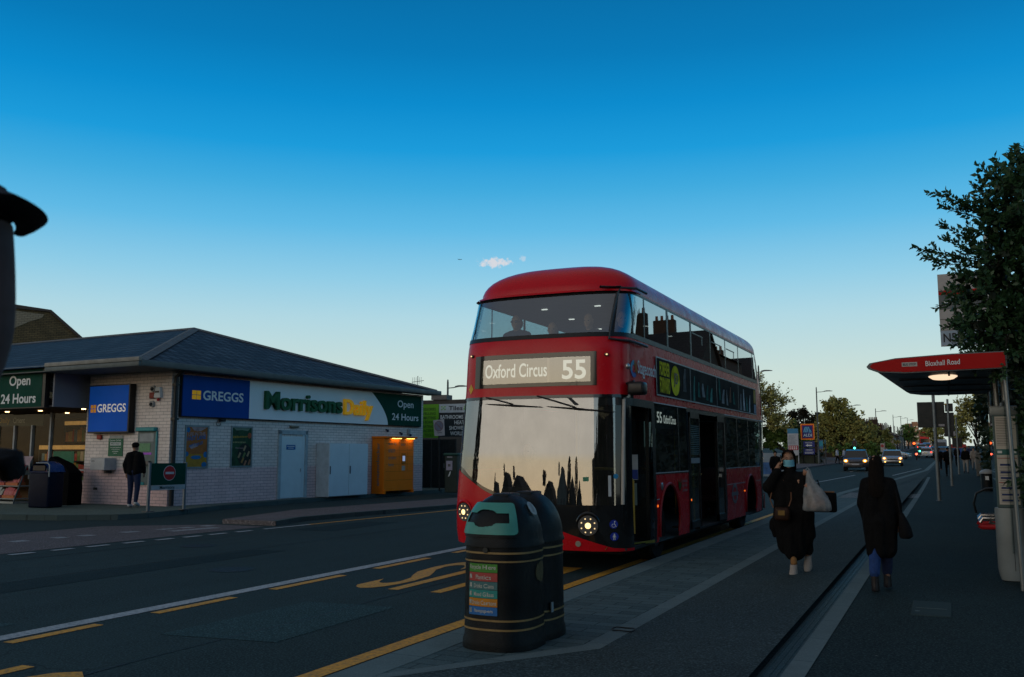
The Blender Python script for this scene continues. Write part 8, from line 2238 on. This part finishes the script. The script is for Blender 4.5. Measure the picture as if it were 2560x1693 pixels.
# ---- cars
CARG = glass('car glass', (.10, .12, .13), .10, .02)
HL_A = glow('amber headlamp', (1, .62, .22), 9.0)
HALO = glow('amber lamp halo', (1, .36, .03), 1.6)
HL_B = glow('white headlamp', (1, .80, .50), 5.0)
FOGL = glow('fog lamp glow', (1, .55, .12), 3.5)
TAIL = glow('tail lamp', (1, .06, .03), 3.0)
def car(label, x, y, rz, paint, w=1.78, h=1.52, L=4.3, hl=None, tall=0.0, fog=False, tail=False, group='cars on the road ahead'):
    """facing -y before it is turned"""
    t = thing('car', label, 'car', (x, y, gz(y)), rz, group)
    hw = w/2
    prof = [(0.02, .30), (0, .50), (.06, .70), (.35, .84), (1.05, .94), (1.15, .96), (3.3, .98), (4.0, .96), (4.25, .86), (4.3, .55), (4.26, .30), (3.85, .26), (.5, .24)]
    prof = [(a*L/4.3, b*h/1.5) for a, b in prof]
    q = MB(); rings = []
    for xx, s_ in ((-hw, .93), (-hw*.985, .965), (-hw*.90, .992), (-hw*.45, 1.0), (hw*.45, 1.0), (hw*.90, .992), (hw*.985, .965), (hw, .93)):
        cy = L/2; cz = .58*h/1.5
        bow = .0 if abs(xx) < hw*.5 else (.14 if abs(xx) > hw*.88 else .03)
        rings.append([(xx, cy+(a-cy)*s_+(bow if a < L*.3 else (-bow*.6 if a > L*.8 else 0)), cz+(b-cz)*s_) for a, b in prof])
    q.loft(rings); q.build('body', paint, t, smooth=45)
    roof_ = [(1.12, .95), (1.95, 1.42), (2.3, 1.50), (3.2, 1.49), (3.75, 1.30), (4.12, .96)]
    roof_ = [(a*L/4.3, b*h/1.5+tall*(1 if b > 1.2 else 0)) for a, b in roof_]
    rg = []
    for sd in (-1, 1):
        rg.append([(sd*(hw*.93-(b-.95*h/1.5)*.26), a, b) for a, b in roof_])
    q = MB(); q.loft(rg); q.build('windows', CARG, t, smooth=0)
    q = MB()
    top = [(a, b) for a, b in roof_ if b > 1.25*h/1.5]
    q.loft([[(sd*(hw*.95-(b-.95*h/1.5)*.26), a, b+.012) for a, b in top]+[(sd*(hw*.95-(b-.95*h/1.5)*.26), a, b-.03) for a, b in reversed(top)] for sd in (-1, 1)])
    for sd in (-1, 1):
        for (a0, b0), (a1, b1) in ((roof_[0], roof_[1]), (roof_[4], roof_[5]), ((2.75*L/4.3, .97*h/1.5), (2.75*L/4.3, 1.49*h/1.5+tall))):
            q.tube([(sd*(hw*.94-(b-.95*h/1.5)*.26), a, b) for a, b in ((a0, b0), (a1, b1))], .035, 5)
    q.build('roof', paint, t, smooth=40)
    for yy in (.78*L/4.3, 3.45*L/4.3):
        for sd in (-1, 1):
            q = MB(); q.cyl((sd*(hw-.20), yy, .31), (sd*(hw+.005), yy, .31), .31, .30, 20); o = q.build('wheel', RUB, t)
            q = MB(); q.cyl((sd*(hw+.004), yy, .31), (sd*(hw+.02), yy, .31), .19, .17, 14); q.build('rim', M('car rim', (.18, .18, .19), .4, .6), o)
    for sd in (-1, 1):
        q = MB(); q.ball((sd*hw*.74, .07, .72*h/1.5), (.17, .09, .075), 12, 8); o = q.build('headlight', M('lamp glass', (.28, .30, .32), .15, .3), t)
        if hl:
            q = MB(); q.ball((sd*hw*.76, -.02, .72*h/1.5), (.085, .04, .065), 12, 8); q.build('lit_bulb', hl, o)
            q = MB(); q.ball((sd*hw*.76, .0, .72*h/1.5), (.16, .045, .12), 12, 8); q.build('lamp_halo', HALO, o)  # glowing ball that imitates the halo around the lit bulb
        if fog:
            q = MB(); q.ball((sd*hw*.70, -.01, .40*h/1.5), (.07, .04, .05), 10, 6); q.build('fog_light', FOGL, t)
        q = MB(); q.ball((sd*hw*.86, L-.06, .78*h/1.5), (.10, .06, .11), 10, 6); q.build('tail_light', TAIL if tail else M('unlit red lens', (.14, .01, .01), .3), t)
        q = MB(); q.ball((sd*(hw+.09), 1.35*L/4.3, 1.0*h/1.5), (.10, .06, .07), 10, 6); q.build('wing_mirror', paint, t)
    q = MB(); q.bbox(-hw*.5, hw*.5, -.012, .06, .56*h/1.5, .68*h/1.5, .01, 1); q.build('grille', BLK, t)
    q = MB(); q.bbox(-hw*.62, hw*.62, -.02, .06, .30*h/1.5, .42*h/1.5, .01, 1); q.build('lower_grille', BLK, t)
    q = MB(); q.box(-.26, .26, -.035, -.022, .44*h/1.5, .53*h/1.5); q.build('number_plate', M('front plate', (.36, .36, .38), .5), t, smooth=0)
    q = MB(); q.box(-.26, .26, L+.012, L+.02, .62*h/1.5, .72*h/1.5); q.build('number_plate', M('rear plate', (.36, .28, .04), .5), t, smooth=0)
    q = MB(); q.box(-hw*.5, hw*.5, L-.02, L+.01, 1.02*h/1.5-.02, 1.02*h/1.5); q.build('rear_trim', BLK, t)
    return t
def cpaint(n_, c_): return M(n_, c_, .28, .3, .05, 2, coat=.4)
car('dark grey car with dazzling amber headlamps', -6.30, 75, .05, cpaint('car grey', (.045, .05, .065)), h=1.62, L=4.4, hl=HL_A)
car('silver car with glowing headlamps and fog lamps behind the dark grey one', -4.55, 92, .05, cpaint('car silver', (.30, .33, .36)), h=1.48, hl=HL_B, fog=True)
car('silver car seen side on at the junction', -4.2, 131, 1.5, cpaint('car silver', (.30, .33, .36)), h=1.4, tail=True)
car('white small car seen from behind with red tail lamps', -2.72, 144, PI, cpaint('car white', (.46, .48, .50)), h=1.5, tail=True)
car('dark car just right of the white small car', -1.9, 150, PI, cpaint('car black', (.02, .02, .025)), h=1.5, tail=True)
car('dark car with headlamps far off behind the cyclist', -.55, 150, 0, cpaint('car blue', (.03, .05, .09)), h=1.5, hl=HL_B)
for k_, (x, y, rz, hl_, tl) in enumerate(((-4.7, 215, PI, None, True), (-4.1, 228, PI, None, True), (-1.6, 205, 0, HL_B, False), (-2.2, 240, 0, HL_B, False), (-2.6, 262, 0, HL_B, False), (-4.4, 250, PI, None, True), (-3.0, 285, 0, HL_B, False))):
    car('distant car climbing the hill with its headlamps lit' if hl_ else 'distant car climbing the hill with its tail lamps lit', x, y, rz, [cpaint('car silver', (.30, .33, .36)), cpaint('car black', (.02, .02, .025)), cpaint('car white', (.46, .48, .50))][k_ % 3], hl=hl_, tail=tl, group='distant cars on the hill with headlamps' if hl_ else 'distant cars on the hill with tail lamps')
t_ = thing('van', 'pale delivery van far down the road above the cyclist', 'van', (-.9, 178, gz(178)), 0)
q = MB(); q.bbox(-.95, .95, .9, 5.2, .35, 2.5, .12, 2); q.loft([[(-.93, 0, .35), (.93, 0, .35), (.93, .0, 1.1), (-.93, 0, 1.1)], [(-.93, .9, .35), (.93, .9, .35), (.93, .9, 2.2), (-.93, .9, 2.2)]]); q.build('body', M('van grey', (.22, .25, .28), .4), t_)
q = MB(); q.add([(-.8, .05, 1.22), (.8, .05, 1.22), (.75, .78, 2.05), (-.75, .78, 2.05)], [(0,1,2,3)]); q.build('windscreen', CARG, t_)
for sd in (-1, 1):
    q = MB(); q.ball((sd*.7, -.02, .85), (.12, .05, .1), 8, 6); q.build('headlight', HL_B, t_)
    for yy in (.8, 4.2):
        q = MB(); q.cyl((sd*.72, yy, .36), (sd*.96, yy, .36), .36, None, 14); q.build('wheel', RUB, t_)
t_ = thing('motorcycle', 'small motorcycle with a glowing red tail lamp at the junction', 'motorcycle', (-3.42, 125, gz(125)))
for yy in (0, 1.25):
    q = MB(); q.cyl((-.06, yy, .3), (.06, yy, .3), .3, None, 16); q.build('wheel', RUB, t_)
q = MB(); q.bbox(-.15, .15, .1, 1.2, .35, .85, .08, 2); q.build('body', BLK, t_); q = MB(); q.tube([(-.35, 1.0, 1.0), (.35, 1.0, 1.0)], .03, 6); q.build('handlebar', BLK, t_)
q = MB(); q.ball((0, .02, .72), (.13, .05, .11), 10, 6); q.build('tail_lamp', glow('bright tail', (1, .10, .05), 6), t_)
def small_bus(x, y, lb, rz=0):
    t = thing('double_decker_bus', lb, 'bus', (x, y, gz(y)), rz, 'red buses far down the road')
    q = MB(); q.bbox(-1.25, 1.25, 0, 10.5, .35, 4.35, .2, 3); q.build('body', RED, t)
    q = MB(); q.box(-1.1, 1.1, -.012, .0, 1.2, 2.4); q.box(-1.1, 1.1, -.012, .0, 3.0, 3.9); q.build('windscreen', BLKG, t)
    for sd in (-1, 1):
        q = MB(); q.box(sd*1.25-.01, sd*1.25+.01, .6, 10, 3.0, 3.8); q.box(sd*1.25-.01, sd*1.25+.01, .6, 10, 1.3, 2.2); q.build('side_window', BLKG, t)
        q = MB(); q.ball((sd*.95, -.02, .75), (.13, .05, .1), 8, 6); q.build('headlight', HL_B, t)
        for yy in (2.4, 8):
            q = MB(); q.cyl((sd*1.0, yy, .48), (sd*1.26, yy, .48), .48, None, 16); q.build('wheel', RUB, t)
    return t
small_bus(-5.66, 292, 'red bus far up the hill at the end of the road')
# red and blue shape of unclear kind far along the footway
t_ = thing('red_blue_shape', 'red shape with a blue board below it far along the footway', 'awning', (1.05, 104, gz(104)))
q = MB(); q.box(-.7, .7, 0, .9, 1.6, 1.95); q.build('canopy', M('far shape red', (.30, .03, .03), .6), t_); q = MB(); q.box(-.45, .25, -.05, 0, .7, 1.5); o = q.build('blue_board', M('board blue', (.01, .06, .30), .5), t_); q = MB(); q.box(-.35, .15, -.056, -.0515, 1.15, 1.22); q.box(-.35, .05, -.056, -.0515, .98, 1.03); q.build('board_print', PALE, o, smooth=0)
for sd in (-.6, .6):
    q = MB(); q.tube([(sd, .05, 0), (sd, .05, 1.6)], .03, 6); q.build('post', POLE, t_)
# ---- white hoarding behind the bus
t_ = thing('hoarding', 'pale hoarding panel seen past the rear of the bus', 'fence', (-9.9, 62, gz(62)))
q = MB(); q.box(-3.4, .45, 0, .06, .0, 1.5); q.build('panel', M('pale blue hoarding', (.20, .25, .29), .6, 0, .2, 1), t_, smooth=0)
q = MB(); q.box(.40, .48, -.04, .1, 0, 1.55); q.build('post', M('pale post paint', (.30, .33, .36), .5), t_)
q = MB(); q.box(-1.6, .2, -.006, -.002, .15, .9); q.build('blue_print', M('hoarding blue', (.03, .10, .25), .6, 0, .5, 3), t_, smooth=0)
# ---- houses
HBR = brick('dull red brick', (.060, .036, .026), (.042, .027, .020), (.03, .028, .026), .3, .1, .012)
HBR2 = brick('sooty brick', (.040, .032, .025), (.030, .025, .021), (.02, .02, .02), .3, .1, .012)
HRD = M('grey render', (.12, .12, .12), .8, 0, .25, 1); HRD2 = M('cream render', (.20, .18, .15), .8, 0, .25, 1)
SLATE = brick('slate roof', (.030, .032, .036), (.024, .026, .030), (.012, .012, .014), .4, .22, .02, axis='y', bump=.6)
HWIN = M('dark sash pane', (.02, .024, .03), .15)
HFR = M('window trim', (.26, .26, .25), .6)
def terrace_house(x, y, rz, wall, lb, w=6.0, dp=8.5, h=5.6, rise=2.2, group='terraced houses down the road', gable=False, base=None):
    """front faces -y local, ridge along x"""
    t = thing('terraced_house', lb, 'house', (x, y, gz(y) if base is None else base), rz, group)
    q = MB(); q.box(0, w, 0, dp, -.5, h)
    if gable: q.prism([(0, h), (w/2, h+rise), (w, h)], lambda a, b, d: (a, d, b), 0, .25)
    else:
        q.prism([(0, h), (dp/2, h+rise), (dp, h)], lambda a, b, d: (d, a, b), .0, .25); q.prism([(0, h), (dp/2, h+rise), (dp, h)], lambda a, b, d: (d, a, b), w-.25, w)
    q.build('wall', wall, t, smooth=0)
    q = MB()
    if gable: q.add([(-.2, -.2, h-.12), (w/2, -.2, h+rise+.1), (w+.2, -.2, h-.12), (-.2, dp, h-.12), (w/2, dp, h+rise+.1), (w+.2, dp, h-.12)], [(0,1,4,3), (1,2,5,4)])
    else: q.add([(-.06, -.3, h-.12), (w+.06, -.3, h-.12), (w+.06, dp/2, h+rise+.1), (-.06, dp/2, h+rise+.1), (-.06, dp+.3, h-.12), (w+.06, dp+.3, h-.12)], [(0,1,2,3), (3,2,5,4)])
    rf_ = q.build('roof', SLATE, t, smooth=0)
    q = MB(); q.bbox(w-.75, w-.05, dp/2-.9, dp/2+.9, h+rise-.7, h+rise+1.15, .03, 1); ch = q.build('chimney', wall, rf_, smooth=0)
    for k in range(4):
        q = MB(); q.cyl((w-.4, dp/2-.66+.44*k, h+rise+1.15), (w-.4, dp/2-.66+.44*k, h+rise+1.55), .13, .11, 10); q.build('chimney_pot', M('terracotta pot', (.12, .05, .03), .8), ch)
    for xx in (1.1, 3.9):
        for z in ((.9, 3.5) if xx > 2 else (3.5,)):
            q = MB(); q.box(xx-.08, xx+1.18, -.05, .0, z-.08, z+1.58); f = q.build('window', HFR, t, smooth=0)
            q = MB(); q.box(xx, xx+.52, -.062, -.052, z, z+1.5); q.box(xx+.58, xx+1.1, -.062, -.052, z, z+1.5); q.build('pane', HWIN, f, smooth=0)
    q = MB(); q.box(1.1, 2.1, -.04, .0, -.1, 2.1); q.build('door', M('dark door', (.03, .03, .04), .5), t, smooth=0)
    return t
# the terrace on the left, gables towards us
WL = [HBR, HRD, HBR2, HRD2, HBR, HRD, HRD2, HBR2]
DS = ['first house of the far terrace, red brick with a stepped chimney', 'second house of the far terrace, grey render', 'third house of the far terrace, sooty brick', 'fourth house of the far terrace, cream render', 'fifth house of the far terrace, red brick', 'sixth house of the far terrace, grey render', 'seventh house of the far terrace, cream render', 'last house of the far terrace, sooty brick']
for k in range(8):
    y = 146+k*(9 if k < 3 else 14)
    terrace_house(-8.0-.08*k-(0 if k < 1 else .6), y, PI/2, WL[k], DS[k], w=6.0 if k < 3 else 8, dp=8, h=3.1 + (.15*(k % 3)), rise=1.2)
t_ = thing('large_house', 'old brick house hidden behind the broad tree and the conifer', 'house', (-17.4, 140, gz(140)))
q = MB(); q.prism([(0, 0), (8.2, 0), (8.2, 3.6), (5.5, 5.3), (2.4, 5.3), (0, 4.2)], lambda a, b, d: (a, d, b), 0, 8); q.build('wall', HBR, t_, smooth=0); q = MB(); q.prism([(-.2, 4.1), (2.4, 5.3), (5.5, 5.3), (8.4, 3.5), (8.4, 3.7), (5.55, 5.5), (2.3, 5.5), (-.2, 4.3)], lambda a, b, d: (a, d, b), -.2, 8.2); rf_ = q.build('roof', SLATE, t_, smooth=0)
q = MB(); q.box(7.5, 8.7, 1.0, 2.4, 3.2, 5.4); ch = q.build('chimney', HBR, rf_, smooth=0)
for k in range(5):
    q = MB(); q.cyl((7.62+.24*k, 1.6, 5.4), (7.62+.24*k, 1.6, 5.75), .09, .07, 8); q.build('chimney_pot', M('terracotta pot', (.12, .05, .03), .8), ch)
for xx in (1.2, 3.2, 5.2):
    for z in (.8, 2.6):
        q = MB(); q.box(xx, xx+1.1, -.05, 0, z, z+1.3); f = q.build('window', HFR, t_, smooth=0); q = MB(); q.box(xx+.08, xx+1.02, -.06, -.051, z+.08, z+1.22); q.build('pane', HWIN, f, smooth=0)
# tower block; the warm last light is put into its brick colour
LITB = brick('brick with painted sunlight', (.40, .21, .12), (.34, .18, .11), (.25, .17, .12), .6, .3, .02)
t_ = thing('tower_block', 'pale brick tower block coloured as in the last light at the end of the road', 'building', (-15.2, 420, gz(420)))
TWN = M('tower pane', (.45, .42, .36), .4, em=(1, .75, .5), ems=.10)
q = MB(); q.box(0, 4.9, 0, 9, -4, 9.9); q.box(4.9, 9.3, 1.0, 9, -4, 7.4); q.box(2.4, 4.7, 1, 5, 9.9, 10.6); q.build('wall', LITB, t_, smooth=0)
q = MB(); q.box(1.9, 2.7, -.2, 0, -4, 9.9); q.build('stair_panel', M('tower slate panel', (.10, .09, .10), .7), t_, smooth=0)
for fl in range(8):
    for xx in (.35, 3.2, 4.1):
        q = MB(); q.box(xx, xx+.75, -.06, 0, -1.2+fl*1.35, -.65+fl*1.35); q.build('window', TWN, t_, smooth=0)
for fl in range(6):
    for xx in (5.4, 6.9, 8.2):
        q = MB(); q.box(xx, xx+.7, .94, 1.0, -1.2+fl*1.35, -.65+fl*1.35); q.build('window', TWN, t_, smooth=0)
t_ = thing('apartment_block', 'plain pale block just right of the tower block', 'building', (-4.6, 400, gz(400)))
q = MB(); q.box(0, 3.6, 0, 8, -4, 4.2); q.build('wall', LITB, t_, smooth=0)
for fl in range(4):
    q = MB(); q.box(.4, 1.2, -.06, 0, -1+fl*1.3, -.4+fl*1.3); q.build('window', TWN, t_, smooth=0); q = MB(); q.box(2.2, 3.0, -.06, 0, -1+fl*1.3, -.4+fl*1.3); q.build('window', TWN, t_, smooth=0)
# ---- the houses on our own side of the street and across behind us: they show in the bus's glass
RS = ['first', 'second', 'third', 'fourth', 'fifth', 'sixth', 'seventh', 'eighth', 'ninth', 'tenth']
for k in range(6):
    terrace_house(7.7+.25*(k % 2), 47+k*9.0+8.6, -PI/2, [HBR2, HBR, HBR2, HBR][k % 4], '%s brick house behind the hedge, mirrored in the bus windows' % RS[k], w=8.6, dp=9, h=[7.9, 8.7, 7.6, 9.7, 7.4, 8.8][k], rise=[2.2, 1.6, 3.4, 2.0, 3.2, 2.2][k], gable=k in (2, 4), group='houses behind the hedge', base=0)
for k in range(9):
    terrace_house(5.4+.5*(k % 2), -3-k*10.5, -PI/2, [HBR, HBR2, HRD2, HBR2, HBR][k % 5], '%s house behind the camera on the footway side, mirrored in the windscreen' % RS[k], w=7.0, dp=8, h=6.0+.9*(k % 3), rise=3.8, gable=True, group='houses behind the camera', base=0)
for k in range(7):
    terrace_house(-14-k*11.0, -104-3*(k % 2), PI, [HBR2, HBR, HRD2, HBR2, HBR][k % 5], '%s low house across the street behind the camera, mirrored in the display glass' % RS[k], w=8.5, dp=8, h=4.6+.8*(k % 3), rise=3.2, gable=True, group='houses across behind the camera', base=0)

# an aeroplane high in the east
t_ = thing('airplane', 'tiny dark aeroplane above the small cloud', 'airplane', (-1603, 3000, 715), 1.9)
q = MB(); q.tube([(0, -8, 0), (0, -6, 0), (0, 6, .2), (0, 8, .8)], [.3, .9, .9, .2], 8); q.build('fuselage', M('grey fuselage', (.05, .06, .08), .6), t_)
for sd in (-1, 1):
    q = MB(); q.loft([[(0, -2, -.1), (0, 1.5, -.1), (0, 1.5, .1), (0, -2, .1)], [(sd*7.5, 1.5, .2), (sd*7.5, 2.5, .2), (sd*7.5, 2.5, .3), (sd*7.5, 1.5, .3)]]); q.build('wing', M('grey fuselage', (.05, .06, .08), .6), t_, smooth=0)
q = MB(); q.loft([[(-.1, 5, 0), (.1, 5, 0), (.1, 7.5, 0), (-.1, 7.5, 0)], [(-.1, 7, 3), (.1, 7, 3), (.1, 8.2, 3), (-.1, 8.2, 3)]]); q.build('tail_fin', M('grey fuselage', (.05, .06, .08), .6), t_, smooth=0)
